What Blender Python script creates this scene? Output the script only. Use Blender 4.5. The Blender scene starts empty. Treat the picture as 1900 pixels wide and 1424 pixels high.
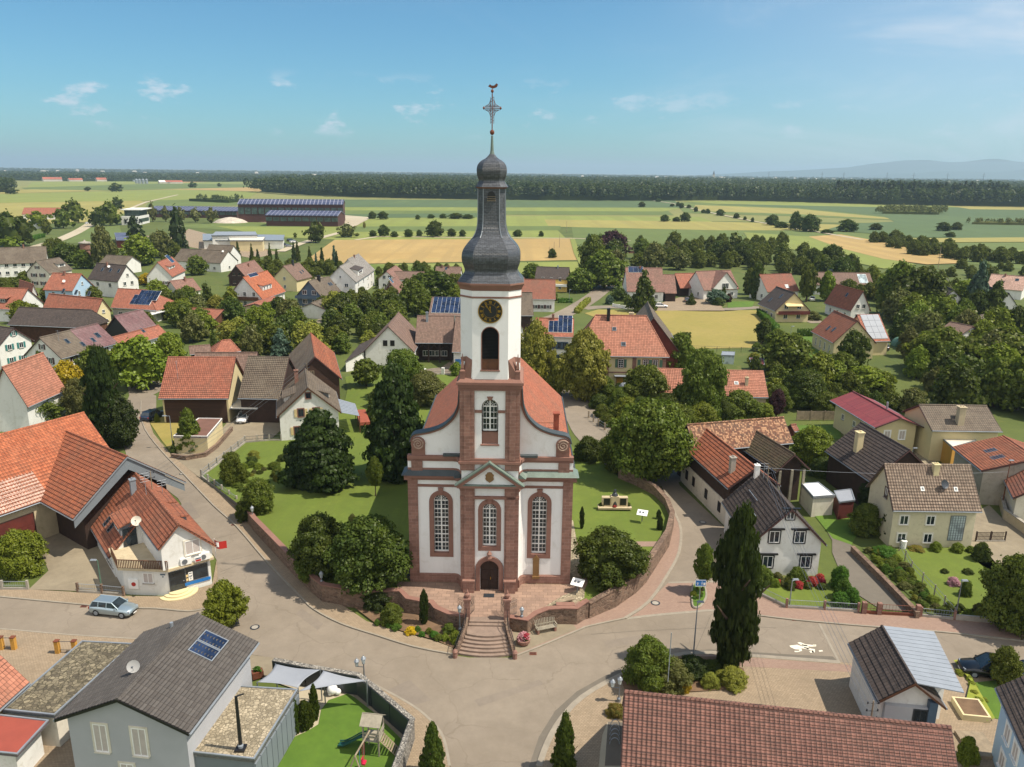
import bpy,bmesh,math,random
import numpy as np
from mathutils import Vector,Matrix
from mathutils.geometry import tessellate_polygon
random.seed(7);np.random.seed(7)
D2R=math.radians
SC=bpy.context.scene
COL=SC.collection
# camera
PW,PH,FPX=1900.0,1424.0,1445.0
PITCH,ROLL,CAMH=D2R(15.21),0.0112,40.0
CAM=Vector((0,0,CAMH))
FW=Vector((0,math.cos(PITCH),-math.sin(PITCH)))
_r0,_u0=Vector((1,0,0)),Vector((0,math.sin(PITCH),math.cos(PITCH)))
RT=_r0*math.cos(ROLL)+_u0*math.sin(ROLL)
UP=-_r0*math.sin(ROLL)+_u0*math.cos(ROLL)
cd=bpy.data.cameras.new("camera");cam=bpy.data.objects.new("camera",cd);COL.objects.link(cam)
cd.sensor_fit='HORIZONTAL';cd.sensor_width=36.0;cd.lens=FPX/PW*36.0
cd.clip_start=0.5;cd.clip_end=90000
cam.matrix_world=Matrix(((RT.x,UP.x,-FW.x,0),(RT.y,UP.y,-FW.y,0),(RT.z,UP.z,-FW.z,CAMH),(0,0,0,1)))
SC.camera=cam
SC.cycles.use_denoising=True
SC.cycles.max_bounces=6;SC.cycles.diffuse_bounces=3;SC.cycles.glossy_bounces=2
SC.cycles.transmission_bounces=3;SC.cycles.transparent_max_bounces=6;SC.cycles.volume_bounces=0
SC.cycles.sample_clamp_indirect=4.0
SC.view_settings.view_transform='Standard';SC.view_settings.look='None'
SC.view_settings.gamma=1.0;SC.view_settings.use_curve_mapping=False
SC.view_settings.exposure=EXPOSURE=0.42
# sky and sun
SUN=Vector((28.5,-4.6,47.0)).normalized()
W=bpy.data.worlds.new("World");SC.world=W;W.use_nodes=True
nt=W.node_tree;nt.nodes.clear()
def wn(t,**k):
 n=nt.nodes.new(t)
 for a,b in k.items():setattr(n,a,b)
 return n
out=wn('ShaderNodeOutputWorld');bg=wn('ShaderNodeBackground');sky=wn('ShaderNodeTexSky')
sky.sky_type='NISHITA';sky.sun_disc=False
sky.sun_elevation=math.asin(SUN.z);sky.sun_rotation=math.atan2(SUN.x,SUN.y)
sky.air_density=1.0;sky.dust_density=0.6;sky.ozone_density=1.6;sky.altitude=150
bg.inputs[1].default_value=0.15
tc=wn('ShaderNodeTexCoord');sep=wn('ShaderNodeSeparateXYZ');nt.links.new(tc.outputs['Generated'],sep.inputs[0])
def M(op,a,b=None,c=None,clamp=False):
 n=wn('ShaderNodeMath',operation=op);n.use_clamp=clamp
 for i,v in enumerate((a,b,c)):
  if v is None:continue
  if isinstance(v,(int,float)):n.inputs[i].default_value=v
  else:nt.links.new(v,n.inputs[i])
 return n.outputs[0]
def MR(v,a,b,c=0.0,d=1.0):
 n=wn('ShaderNodeMapRange');n.interpolation_type='SMOOTHSTEP'
 nt.links.new(v,n.inputs[0])
 for i,x in enumerate((a,b,c,d)):n.inputs[i+1].default_value=x
 return n.outputs[0]
az=M('ARCTAN2',sep.outputs[0],sep.outputs[1]);el=M('ARCSINE',sep.outputs[2])
def noise(su,sv,scale,detail,off,dist=0.0):
 c=wn('ShaderNodeCombineXYZ')
 nt.links.new(M('MULTIPLY',az,su),c.inputs[0]);nt.links.new(M('MULTIPLY',el,sv),c.inputs[1]);c.inputs[2].default_value=off
 n=wn('ShaderNodeTexNoise');n.inputs['Scale'].default_value=scale;n.inputs['Detail'].default_value=detail
 n.inputs['Roughness'].default_value=0.6;n.inputs['Distortion'].default_value=dist
 nt.links.new(c.outputs[0],n.inputs['Vector']);return n.outputs[0]
cir=MR(noise(1.0,3.0,3.8,12,3.3,0.9),0.44,0.86)
right=MR(az,0.02,0.62)
band=M('MULTIPLY',MR(el,0.0,0.05),MR(el,0.36,0.16))
veil=M('MULTIPLY',M('MULTIPLY',cir,M('ADD',M('MULTIPLY',right,0.95),0.10)),0.75)
veil2=M('MULTIPLY',M('MULTIPLY',right,band),0.36)
cum=MR(noise(1.0,2.4,13.0,5,11.7),0.56,0.68)
cumb=M('MULTIPLY',M('MULTIPLY',MR(el,0.035,0.05),MR(el,0.115,0.085)),0.75)
cum=M('MULTIPLY',M('MULTIPLY',cum,cumb),MR(az,0.25,-0.1,0.35,1.0))
south=M('MULTIPLY',MR(sep.outputs[1],0.10,-0.35),MR(el,0.0,0.12))
fill_clouds=M('MULTIPLY',MR(noise(1.0,1.6,2.2,6,21.0),0.30,0.48),south)  # unseen bright cloud behind the camera, added to fill the shaded church front
tot=M('ADD',M('ADD',veil,veil2),cum,clamp=True)
tint=wn('ShaderNodeMix',data_type='RGBA',blend_type='MULTIPLY');tint.inputs[0].default_value=1.0
tint.inputs[7].default_value=(0.29,0.52,0.61,1)
nt.links.new(sky.outputs[0],tint.inputs[6])
mix=wn('ShaderNodeMix',data_type='RGBA');nt.links.new(tot,mix.inputs[0])
nt.links.new(tint.outputs[2],mix.inputs[6]);mix.inputs[7].default_value=(3.6,4.0,4.5,1)
mx2=wn('ShaderNodeMix',data_type='RGBA');nt.links.new(fill_clouds,mx2 .inputs[0]);nt.links.new(mix.outputs[2],mx2 .inputs[6]);mx2 .inputs[7].default_value=(5.6,5.5,5.5,1)
nt.links.new(mx2 .outputs[2],bg.inputs[0]);nt.links.new(bg.outputs[0],out.inputs[0])
sd=bpy.data.lights.new("sun",'SUN');sun=bpy.data.objects.new("sun",sd);COL.objects.link(sun)
sd.energy=4.7;sd.angle=D2R(0.5);sd.color=(1.0,0.90,0.76)
sun.rotation_euler=SUN.to_track_quat('Z','Y').to_euler()
sun.location=(60,-10,120)
# measuring
def ray(px,py):
 return(FW*FPX+RT*(px-PW/2)-UP*(py-PH/2)).normalized()
def G(px,py,z=0.0):
 """point of the plane at height z seen at this picture position"""
 d=ray(px,py);t=(z-CAMH)/d.z
 return CAM+d*t
def proj(p):
 v=p-CAM;k=FPX/v.dot(FW)
 return PW/2+v.dot(RT)*k,PH/2-v.dot(UP)*k
def hgt(p,py):
 """height of the point above ground point p that shows at row py"""
 z=5.0
 for _ in range(30):
  y=proj(Vector((p.x,p.y,z)))[1];y2=proj(Vector((p.x,p.y,z+.1)))[1]
  z+=(py-y)/(y2-y)*.1
 return z
def m_per_px(p):return(p-CAM).dot(FW)/FPX
# naming
def tag(o,label=None,cat=None,group=None,kind=None):
 if label:o['label']=label
 if cat:o['category']=cat
 if group:o['group']=group
 if kind:o['kind']=kind
 return o
def empty(name,loc=(0,0,0),rz=0.0,label=None,cat=None,group=None):
 o=bpy.data.objects.new(name,None);COL.objects.link(o);o.location=loc;o.rotation_euler=(0,0,rz)
 o.empty_display_size=0.2
 return tag(o,label,cat,group)
def kids(o):return[c for c in bpy.data.objects if c.parent==o]
def copy_tree(o,parent=None):
 c=o.copy();COL.objects.link(c);c.parent=parent
 for ch in o.children:copy_tree(ch,c)
 return c
# materials
def lin(h):
 h=h.lstrip('#');v=[int(h[i:i+2],16)/255 for i in(0,2,4)]
 return tuple(x/12.92 if x<=0.04045 else((x+0.055)/1.055)**2.4 for x in v)+(1.0,)
MATS={}
class MN:
 """tiny helper round a material's nodes"""
 def __init__(s,name):
  s.m=bpy.data.materials.new(name);s.m.use_nodes=True;s.t=s.m.node_tree;s.t.nodes.clear()
  s.out=s.n('ShaderNodeOutputMaterial');s.b=s.n('ShaderNodeBsdfPrincipled');s.l(s.b.outputs[0],s.out.inputs[0])
 def n(s,t,**k):
  x=s.t.nodes.new(t)
  for a,b in k.items():setattr(x,a,b)
  return x
 def l(s,a,b):s.t.links.new(a,b)
 def noise(s,vec,scale,detail=4,rough=0.6,dist=0):
  x=s.n('ShaderNodeTexNoise');x.inputs['Scale'].default_value=scale;x.inputs['Detail'].default_value=detail
  x.inputs['Roughness'].default_value=rough;x.inputs['Distortion'].default_value=dist;s.l(vec,x.inputs['Vector']);return x.outputs[0]
 def ramp(s,v,a,b):
  x=s.n('ShaderNodeMapRange');x.interpolation_type='SMOOTHSTEP';s.l(v,x.inputs[0]);x.inputs[1].default_value=a;x.inputs[2].default_value=b;return x.outputs[0]
 def mix(s,f,a,b,mode='MIX'):
  x=s.n('ShaderNodeMix',data_type='RGBA',blend_type=mode)
  for i,v in((0,f),(6,a),(7,b)):
   if isinstance(v,(int,float)):x.inputs[i].default_value=v
   elif isinstance(v,tuple):x.inputs[i].default_value=v
   else:s.l(v,x.inputs[i])
  return x.outputs[2]
 def math(s,op,a,b=0.0):
  x=s.n('ShaderNodeMath',operation=op)
  for i,v in((0,a),(1,b)):
   if isinstance(v,(int,float)):x.inputs[i].default_value=v
   else:s.l(v,x.inputs[i])
  return x.outputs[0]
 def bump(s,h,strength=0.4,dist=0.05):
  x=s.n('ShaderNodeBump');x.inputs['Strength'].default_value=strength;x.inputs['Distance'].default_value=dist
  s.l(h,x.inputs['Height']);s.l(x.outputs[0],s.b.inputs['Normal'])
 def pos(s):return s.n('ShaderNodeNewGeometry').outputs['Position']
 def uv(s,sx=1,sy=1):
  u=s.n('ShaderNodeUVMap');u.uv_map='UV';m=s.n('ShaderNodeMapping');m.inputs['Scale'].default_value=(sx,sy,1)
  s.l(u.outputs[0],m.inputs[0]);return m.outputs[0]
def scl(c,k):return(min(1,c[0]*k),min(1,c[1]*k),min(1,c[2]*k),1)
def plain(name,c,rough=0.75,var=0.12,scale=0.7,metal=0.0,bump=0.0,dirt=None):
 """paint, plaster, concrete, metal: one colour with weathering"""
 if name in MATS:return MATS[name]
 m=MN(name);c=lin(c)if isinstance(c,str)else c
 p=m.pos();a=m.noise(p,scale,6,0.65)
 col=m.mix(m.ramp(a,0.3,0.7),scl(c,1-var),scl(c,1+var))
 if dirt:
  d=m.ramp(m.noise(p,scale*3.1,8,0.7,0.4),0.50,0.72)
  col=m.mix(m.math('MULTIPLY',d,0.55),col,lin(dirt))
 if dirt and scale<.7:
  mp=m.n('ShaderNodeMapping');mp.inputs['Scale'].default_value=(1.6,1.6,.12);m.l(p,mp.inputs[0]);col=m.mix(m.math('MULTIPLY',m.ramp(m.noise(mp.outputs[0],1.0,5,.7),.5,.8),.45),col,lin(dirt))
 m.l(col,m.b.inputs['Base Color']);m.b.inputs['Roughness'].default_value=rough;m.b.inputs['Metallic'].default_value=metal
 if bump:m.bump(m.noise(p,9,5),bump,0.03)
 MATS[name]=m.m;return m.m
def tiles(name,c,c2,tw=0.30,th=0.36,joint=0.35,stain='5a5346',st=0.35,moss=0.22,rough=0.85,bump=0.6,mort=0.035,course=0.55,cl=0.16):
 """tiled roof: courses and columns of tiles from the UV (metres), each tile its own tone, weather streaks"""
 if name in MATS:return MATS[name]
 m=MN(name);uv=m.uv();c,c2=lin(c),lin(c2)
 br=m.n('ShaderNodeTexBrick');br.offset=0.0;br.inputs['Scale'].default_value=1.0
 br.inputs['Brick Width'].default_value=tw;br.inputs['Row Height'].default_value=th
 br.inputs['Mortar Size'].default_value=mort;br.inputs['Mortar Smooth'].default_value=0.6;br.inputs['Bias'].default_value=0.0
 br.inputs['Color1'].default_value=c;br.inputs['Color2'].default_value=c2;br.inputs['Mortar'].default_value=scl(c,joint)
 m.l(uv,br.inputs['Vector'])
 p=m.pos()
 big=m.ramp(m.noise(p,0.35,6,0.7,0.3),0.35,0.68)
 col=m.mix(m.math('MULTIPLY',big,st),br.outputs[0],lin(stain))
 su=m.uv(2.2,0.16);streak=m.ramp(m.noise(su,1.3,5,0.7),0.45,0.75)
 col=m.mix(m.math('MULTIPLY',streak,st*0.7),col,scl(c,0.45))
 if moss:
  v=m.n('ShaderNodeTexWhiteNoise',noise_dimensions='2D')
  fl=m.n('ShaderNodeVectorMath',operation='FLOOR');dv=m.n('ShaderNodeVectorMath',operation='DIVIDE');dv.inputs[1].default_value=(tw,th,1)
  m.l(uv,dv.inputs[0]);m.l(dv.outputs[0],fl.inputs[0]);m.l(fl.outputs[0],v.inputs['Vector'])
  col=m.mix(m.math('MULTIPLY',m.ramp(v.outputs[0],0.35,0.9),moss),col,lin('b98f6c')if moss>.5 else scl(c2,1.7))
 sx=m.n('ShaderNodeSeparateXYZ');m.l(uv,sx.inputs[0])
 if course:col=m.mix(m.math('MULTIPLY',m.ramp(m.math('FRACT',m.math('DIVIDE',sx.outputs[1],th)),cl,cl*.4),course),col,scl(c,0.28))  # dark line per course paints the shade in the tile gaps
 m.l(col,m.b.inputs['Base Color']);m.b.inputs['Roughness'].default_value=rough
 saw=m.math('SUBTRACT',1.0,m.math('FRACT',m.math('DIVIDE',sx.outputs[1],th)))
 wv=m.math('SINE',m.math('MULTIPLY',sx.outputs[0],2*math.pi/tw))
 h=m.math('ADD',m.math('MULTIPLY',saw,0.8),m.math('MULTIPLY',wv,0.3))
 m.bump(h,bump,0.05)
 MATS[name]=m.m;return m.m
def blocks(name,c,c2,bw,bh,mortar,msize=0.03,rough=0.9,off=0.5,stain=None,bump=0.5,var=0.25,vscale=0.5):
 """stone courses, brick, paving"""
 if name in MATS:return MATS[name]
 m=MN(name);uv=m.uv()
 br=m.n('ShaderNodeTexBrick');br.offset=off;br.inputs['Scale'].default_value=1.0
 br.inputs['Brick Width'].default_value=bw;br.inputs['Row Height'].default_value=bh
 br.inputs['Mortar Size'].default_value=msize;br.inputs['Mortar Smooth'].default_value=0.3
 br.inputs['Color1'].default_value=lin(c);br.inputs['Color2'].default_value=lin(c2);br.inputs['Mortar'].default_value=lin(mortar)
 m.l(uv,br.inputs['Vector']);p=m.pos()
 n1=m.ramp(m.noise(p,vscale,7,0.7),0.3,0.7);col=m.mix(m.math('MULTIPLY',n1,var),br.outputs[0],scl(lin(c),0.55))
 if stain:col=m.mix(m.math('MULTIPLY',m.ramp(m.noise(p,vscale*2.7,6,0.7,0.5),0.5,0.75),0.6),col,lin(stain))
 m.l(col,m.b.inputs['Base Color']);m.b.inputs['Roughness'].default_value=rough
 m.bump(m.math('ADD',m.math('MULTIPLY',br.outputs[1],-1.0),m.noise(p,6,4)),bump,0.03)
 MATS[name]=m.m;return m.m
def ground_mat(name,c1,c2,c3=None,s1=0.06,s2=0.9,rough=0.95,bump=0.3,fine=14.0,stripes=None,f3=(0.55,0.75)):
 if name in MATS:return MATS[name]
 m=MN(name);p=m.pos()
 a=m.ramp(m.noise(p,s1,6,0.65,0.4),0.35,0.65);b=m.ramp(m.noise(p,s2,8,0.75),0.3,0.7)
 col=m.mix(a,lin(c1),lin(c2));col=m.mix(m.math('MULTIPLY',b,0.35),col,scl(lin(c1),0.6))
 if c3:col=m.mix(m.ramp(m.noise(p,s1*2.3,8,0.75,0.8),*f3),col,lin(c3))
 if stripes:
  ang,width,k=stripes
  mp=m.n('ShaderNodeMapping');mp.inputs['Rotation'].default_value=(0,0,D2R(ang));m.l(p,mp.inputs[0])
  mp.inputs['Scale'].default_value=(1.0,0.03,1.0)
  st=m.ramp(m.noise(mp.outputs[0],1.0/width,3,0.6),0.42,0.58)
  col=m.mix(m.math('MULTIPLY',st,k),col,scl(lin(c2),0.72))
 col=m.mix(m.math('MULTIPLY',m.noise(p,fine,3,0.7),0.3),col,scl(lin(c1),0.55))
 m.l(col,m.b.inputs['Base Color']);m.b.inputs['Roughness'].default_value=rough
 if bump:m.bump(m.noise(p,fine,4),bump,0.04)
 MATS[name]=m.m;return m.m
def foliage(name,c,c2=None,hue=0.03,val=0.25,trans=0.30):
 if name in MATS:return MATS[name]
 m=MN(name);c=lin(c);c2=lin(c2)if c2 else scl(c,1.5)
 oi=m.n('ShaderNodeObjectInfo');p=m.n('ShaderNodeTexCoord').outputs['Object']
 a=m.ramp(m.noise(p,6,4,0.7),0.35,0.68)
 g=m.n('ShaderNodeNewGeometry').outputs['Random Per Island']
 col=m.mix(m.math('ADD',m.math('MULTIPLY',a,0.55),m.math('MULTIPLY',g,0.45)),c,c2)
 hs=m.n('ShaderNodeHueSaturation');m.l(col,hs.inputs['Color'])
 r=oi.outputs['Random']
 m.l(m.math('ADD',m.math('MULTIPLY',r,hue),0.5-hue/2),hs.inputs['Hue'])
 m.l(m.math('ADD',m.math('MULTIPLY',r,val),1-val/2),hs.inputs['Value'])
 df=m.n('ShaderNodeBsdfDiffuse');tr=m.n('ShaderNodeBsdfTranslucent');gl=m.n('ShaderNodeBsdfGlossy');gl.inputs['Roughness'].default_value=0.45
 m.l(hs.outputs[0],df.inputs[0])
 tc=m.mix(0.5,hs.outputs[0],(0.10,0.16,0.01,1));m.l(tc,tr.inputs[0])
 s1=m.n('ShaderNodeMixShader');s1 .inputs[0].default_value=trans;m.l(df.outputs[0],s1 .inputs[1]);m.l(tr.outputs[0],s1 .inputs[2])
 s2=m.n('ShaderNodeMixShader');s2 .inputs[0].default_value=0.015;m.l(s1 .outputs[0],s2 .inputs[1]);m.l(gl.outputs[0],s2 .inputs[2])
 m.l(s2 .outputs[0],m.out.inputs[0]);MATS[name]=m.m;return m.m
def glass(name,c='1a2228',rough=0.08):
 if name in MATS:return MATS[name]
 m=MN(name);p=m.pos();col=m.mix(m.ramp(m.noise(p,0.6,2),0.4,0.6),lin(c),scl(lin(c),2.2))
 m.l(col,m.b.inputs['Base Color']);m.b.inputs['Roughness'].default_value=rough;m.b.inputs['Specular IOR Level'].default_value=0.7
 MATS[name]=m.m;return m.m
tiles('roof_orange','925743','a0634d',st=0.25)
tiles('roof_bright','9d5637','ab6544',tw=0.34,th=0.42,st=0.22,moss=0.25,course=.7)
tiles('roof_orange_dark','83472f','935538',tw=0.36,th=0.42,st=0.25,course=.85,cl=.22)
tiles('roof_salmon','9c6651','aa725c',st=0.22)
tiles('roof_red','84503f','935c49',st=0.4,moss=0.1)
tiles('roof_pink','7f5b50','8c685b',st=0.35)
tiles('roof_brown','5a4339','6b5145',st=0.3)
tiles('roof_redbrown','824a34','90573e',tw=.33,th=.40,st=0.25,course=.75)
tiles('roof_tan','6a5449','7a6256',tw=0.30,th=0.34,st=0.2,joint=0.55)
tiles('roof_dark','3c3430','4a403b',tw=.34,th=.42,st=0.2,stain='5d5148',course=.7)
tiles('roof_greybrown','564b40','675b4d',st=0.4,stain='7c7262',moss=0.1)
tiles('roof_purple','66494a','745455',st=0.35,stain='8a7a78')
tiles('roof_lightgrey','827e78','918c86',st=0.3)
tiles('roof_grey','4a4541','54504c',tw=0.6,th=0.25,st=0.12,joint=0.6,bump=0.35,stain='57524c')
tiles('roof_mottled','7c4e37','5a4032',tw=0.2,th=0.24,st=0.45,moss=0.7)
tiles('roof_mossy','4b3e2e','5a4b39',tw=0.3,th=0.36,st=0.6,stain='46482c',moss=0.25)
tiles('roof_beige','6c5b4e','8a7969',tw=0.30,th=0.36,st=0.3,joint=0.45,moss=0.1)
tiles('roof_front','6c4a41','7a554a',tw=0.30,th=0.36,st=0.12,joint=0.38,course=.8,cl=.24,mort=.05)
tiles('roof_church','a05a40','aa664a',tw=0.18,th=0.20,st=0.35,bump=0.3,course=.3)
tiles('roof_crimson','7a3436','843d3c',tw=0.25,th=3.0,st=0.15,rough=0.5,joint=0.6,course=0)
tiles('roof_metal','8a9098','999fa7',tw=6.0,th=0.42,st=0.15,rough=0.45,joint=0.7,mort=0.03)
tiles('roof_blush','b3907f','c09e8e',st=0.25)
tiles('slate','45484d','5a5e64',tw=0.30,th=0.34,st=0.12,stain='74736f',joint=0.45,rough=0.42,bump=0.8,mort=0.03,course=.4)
plain('white','d9d9d4',0.85,0.04,0.4,dirt='b5b1a4')
plain('white_church','e2e2e0',0.9,0.03,0.3,dirt='cbc8c0')
plain('offwhite','cfc9ba',0.85,0.06,0.5,dirt='a39b88')
plain('cream','cdbf95',0.85,0.05,0.4)
plain('yellow_wall','d6b562',0.85,0.05)
plain('pale_yellow','c6bea2',0.85,0.05,dirt='a39b80')
plain('ochre_wall','b98a3a',0.85,0.06)
plain('lightblue','a4bfd3',0.85,0.04)
plain('grey_wall','a5a7ab',0.85,0.04,0.5)
plain('beige_wall','b9aa8c',0.9,0.10,0.6,dirt='8f8166')
plain('concrete','9b958a',0.9,0.12,0.6,dirt='6f695c',bump=0.2)
plain('dark_wood','33231b',0.85,0.25,1.5)
plain('brown_wood','5a3a26',0.8,0.25,1.5)
plain('red_wood','5b241c',0.8,0.2)
plain('old_wood','8b7d68',0.85,0.2,2.0)
plain('grey_wood','8f8878',0.85,0.2,2.0)
plain('white_paint','e6e6e2',0.5,0.03)
plain('black_paint','1b1b1d',0.4,0.05)
plain('grey_metal','7d8288',0.4,0.06,1.0,0.5)
plain('zinc','8b9299',0.45,0.08,1.0,0.25)
plain('dark_metal','3b4046',0.45,0.08,1.0,0.4)
plain('copper','66756c',0.6,0.15,0.8,0.0,dirt='475350')
plain('bronze_tone','7d5f38',0.6,0.12,2.0)
plain('stone_pale','9c8676',0.8,0.12,2.0)
plain('step_stone','857366',0.9,0.15,1.2,dirt='6a5950',bump=0.2)
plain('cladding','737b81',0.55,0.05,0.8)
plain('copper_dark','454d50',0.6,0.15,0.8,0.2)
plain('rust','6b3b28',0.8,0.2,1.5)
plain('gold','a8842f',0.35,0.1,2.0,0.7)
plain('brick_red','8f4a36',0.85,0.2,2.5)
plain('curtain','9fa9a4',0.6,0.25,3.0)
plain('shutter_green','4f6f5c',0.6,0.08)
plain('shutter_teal','3d7a76',0.6,0.08)
plain('shutter_brown','4b3230',0.6,0.1)
plain('shutter_cream','cdb98a',0.6,0.1)
plain('shutter_blue','44586b',0.6,0.1)
plain('blind','b5aca6',0.7,0.06,3.0)
plain('awning','d9c08a',0.8,0.05)
plain('red_paint','a82a24',0.5,0.08)
plain('blue_paint','1f6fb5',0.5,0.05)
plain('pool_blue','2f9fc0',0.3,0.06)
plain('sail','8a8f97',0.8,0.04)
plain('rubber','161617',0.8,0.1)
plain('bark','4a3b2d',0.95,0.25,3.0,bump=0.5)
plain('soil','6b5540',0.98,0.2,1.2,bump=0.5)
plain('kerb','8d8577',0.9,0.1,1.5)
plain('marking','dcd6c4',0.8,0.1,3.0,dirt='a39b88')
plain('polycarbonate','838a93',0.6,0.06,1.0)
plain('far_roof','9a5a48',0.9,0.2,0.02)
plain('far_wall','b5b0a6',0.9,0.1,0.02)
glass('glass');glass('glass_blue','1a2438',0.12);glass('glass_light','7f8a8c',0.15)
blocks('sandstone','7e5c50','967062',0.75,0.32,'a48b7d',0.012,stain='62493f',var=0.35,vscale=0.8,bump=0.35)
blocks('sandstone_plain','835f53','8c685a',6.0,3.0,'745448',0.004,var=0.3,vscale=1.2,bump=0.2)
blocks('rubble','8a6f5d','6b5244',0.42,0.22,'a08c78',0.03,stain='4f4136',var=0.4,vscale=1.5,bump=0.9)
blocks('flagstone','8b7364','9e8371',0.8,0.5,'75614f',0.02,stain='66564a',var=0.3,bump=0.3)
blocks('pavers_red','8b7465','968070',0.22,0.11,'8a6d61',0.012,stain='8a7468',var=0.2,bump=0.25,vscale=0.3)
blocks('pavers_beige','8f7e68','9d8b74',0.24,0.16,'74664f',0.014,stain='7b6e5a',var=0.3,bump=0.3,vscale=0.3)
blocks('brickwork','8a5a48','74483a',0.25,0.08,'a89484',0.01)
blocks('timber_boards','3f2a20','4f3628',30.0,0.16,'1c130f',0.012,var=0.3)
blocks('gabion','a8a297','77736b',0.22,0.16,'3d3b38',0.03,var=0.3,vscale=2.5,bump=1.0)
def stones(name,c,c2,mortar,sx,sy,rough=0.95):
 m=MN(name);uv=m.uv(sx,sy);v=m.n('ShaderNodeTexVoronoi');e=m.n('ShaderNodeTexVoronoi',feature='DISTANCE_TO_EDGE')
 for x in(v,e):x.inputs['Scale'].default_value=1.0;x.inputs['Randomness'].default_value=0.8;m.l(uv,x.inputs['Vector'])
 sp_=m.n('ShaderNodeSeparateColor');m.l(v.outputs['Color'],sp_.inputs[0]);col=m.mix(sp_.outputs[0],lin(c),lin(c2))
 col=m.mix(m.math('MULTIPLY',m.ramp(m.noise(m.pos(),0.7,6,0.7),0.4,0.7),0.5),col,scl(lin(c2),0.5));ed=m.ramp(e.outputs['Distance'],0.0,0.09);col=m.mix(ed,lin(mortar),col)
 m.l(col,m.b.inputs['Base Color']);m.b.inputs['Roughness'].default_value=rough;m.bump(m.math('ADD',ed,m.noise(m.pos(),8,4)),0.8,0.04);MATS[name]=m.m
del MATS['rubble'],MATS['gabion'],MATS['slate']
stones('gravel','b5a88f','857a64','736a57',4,4);stones('gravel_dark','8d836b','544d3f','45402f',3.2,3.2);stones('rubble','8b7260','5f4c40','7d6c5c',2.4,4.6);stones('gabion','b0aa9f','6f6c66','2f2e2c',5.5,6.5)
blocks('slate','43464b','585c62',0.32,0.22,'24262a',0.016,rough=0.36,off=0.5,stain='5d5e60',var=0.25,vscale=0.9,bump=0.5)
ground_mat('garden','4b5920','5c6628','6c6836',0.05,0.8)
ground_mat('lawn','5b6d20','6a7928','807c34',0.12,0.9,fine=20,f3=(0.6,0.8),stripes=(35,1.1,0.5))
ground_mat('lawn_bright','4c6a1a','597620','687a28',0.2,1.2,fine=25)
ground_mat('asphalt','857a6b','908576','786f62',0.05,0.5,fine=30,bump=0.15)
m_=MATS['asphalt'];t_=m_.node_tree;bs_=[n for n in t_.nodes if n.type=='BSDF_PRINCIPLED'][0];ln=bs_.inputs['Base Color'].links[0];src=ln.from_socket;nw=t_.nodes.new
gp0=nw('ShaderNodeNewGeometry');ns=nw('ShaderNodeTexNoise');ns.inputs['Scale'].default_value=.5;ns.inputs['Detail'].default_value=4;t_.links.new(gp0 .outputs['Position'],ns.inputs['Vector'])
vm=nw('ShaderNodeVectorMath');vm.operation='MULTIPLY_ADD';vm.inputs[1].default_value=(2.2,2.2,0);t_.links.new(ns.outputs['Color'],vm.inputs[0]);t_.links.new(gp0 .outputs['Position'],vm.inputs[2])
vo=nw('ShaderNodeTexVoronoi');vo.feature='DISTANCE_TO_EDGE';vo.inputs['Scale'].default_value=.17;t_.links.new(vm.outputs[0],vo.inputs['Vector'])
mr=nw('ShaderNodeMapRange');mr.inputs[1].default_value=.002;mr.inputs[2].default_value=.010;mr.inputs[3].default_value=.45;mr.inputs[4].default_value=0;t_.links.new(vo.outputs['Distance'],mr.inputs[0])
n2=nw('ShaderNodeTexNoise');n2 .inputs['Scale'].default_value=.16;n2 .inputs['Detail'].default_value=7;n2 .inputs['Roughness'].default_value=.75;t_.links.new(gp0 .outputs['Position'],n2 .inputs['Vector'])
m2=nw('ShaderNodeMapRange');m2 .inputs[1].default_value=.45;m2 .inputs[2].default_value=.75;m2 .inputs[4].default_value=.5;t_.links.new(n2 .outputs[0],m2 .inputs[0])
ad=nw('ShaderNodeMath');ad.operation='MAXIMUM';t_.links.new(mr.outputs[0],ad.inputs[0]);t_.links.new(m2 .outputs[0],ad.inputs[1])
mx=nw('ShaderNodeMix');mx.data_type='RGBA';t_.links.new(ad.outputs[0],mx.inputs[0]);t_.links.new(src,mx.inputs[6]);mx.inputs[7].default_value=lin('6a6052');t_.links.new(mx.outputs[2],bs_.inputs['Base Color'])
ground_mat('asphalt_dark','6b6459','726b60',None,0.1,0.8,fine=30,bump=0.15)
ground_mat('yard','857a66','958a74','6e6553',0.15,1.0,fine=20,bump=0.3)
ground_mat('dry_meadow','8f8440','9a8a4a','7b8038',0.05,0.6)
ground_mat('farm_far','7c7d44','858548','66723a',0.002,0.01,fine=0.2)
ground_mat('field_green','5c6c32','687637',None,0.004,0.05,fine=1.0,stripes=(88,13,0.6))
ground_mat('field_deep','4c6038','55693c','66733c',0.004,0.03,fine=1.0,stripes=(86,9,0.5))
ground_mat('field_light','7a853a','888f44','6f803c',0.004,0.05,fine=1.0,stripes=(88,12,0.6))
ground_mat('field_yellow','938c48','9e9450','87883f',0.008,0.05,fine=1.0,stripes=(88,12,0.6))
ground_mat('field_ochre','a88c54','b3985f','8f8a48',0.012,0.05,fine=1.0,stripes=(89,9,0.75))
ground_mat('path_pale','b0a58c','bdb29a',None,0.02,0.5)
m=MN('solar');uv=m.uv();br=m.n('ShaderNodeTexBrick');br.offset=0;br.inputs['Scale'].default_value=1
br.inputs['Brick Width'].default_value=1.0;br.inputs['Row Height'].default_value=1.6;br.inputs['Mortar Size'].default_value=0.05
br.inputs['Color1'].default_value=lin('26324f');br.inputs['Color2'].default_value=lin('303d5c');br.inputs['Mortar'].default_value=lin('a9adb5')
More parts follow.
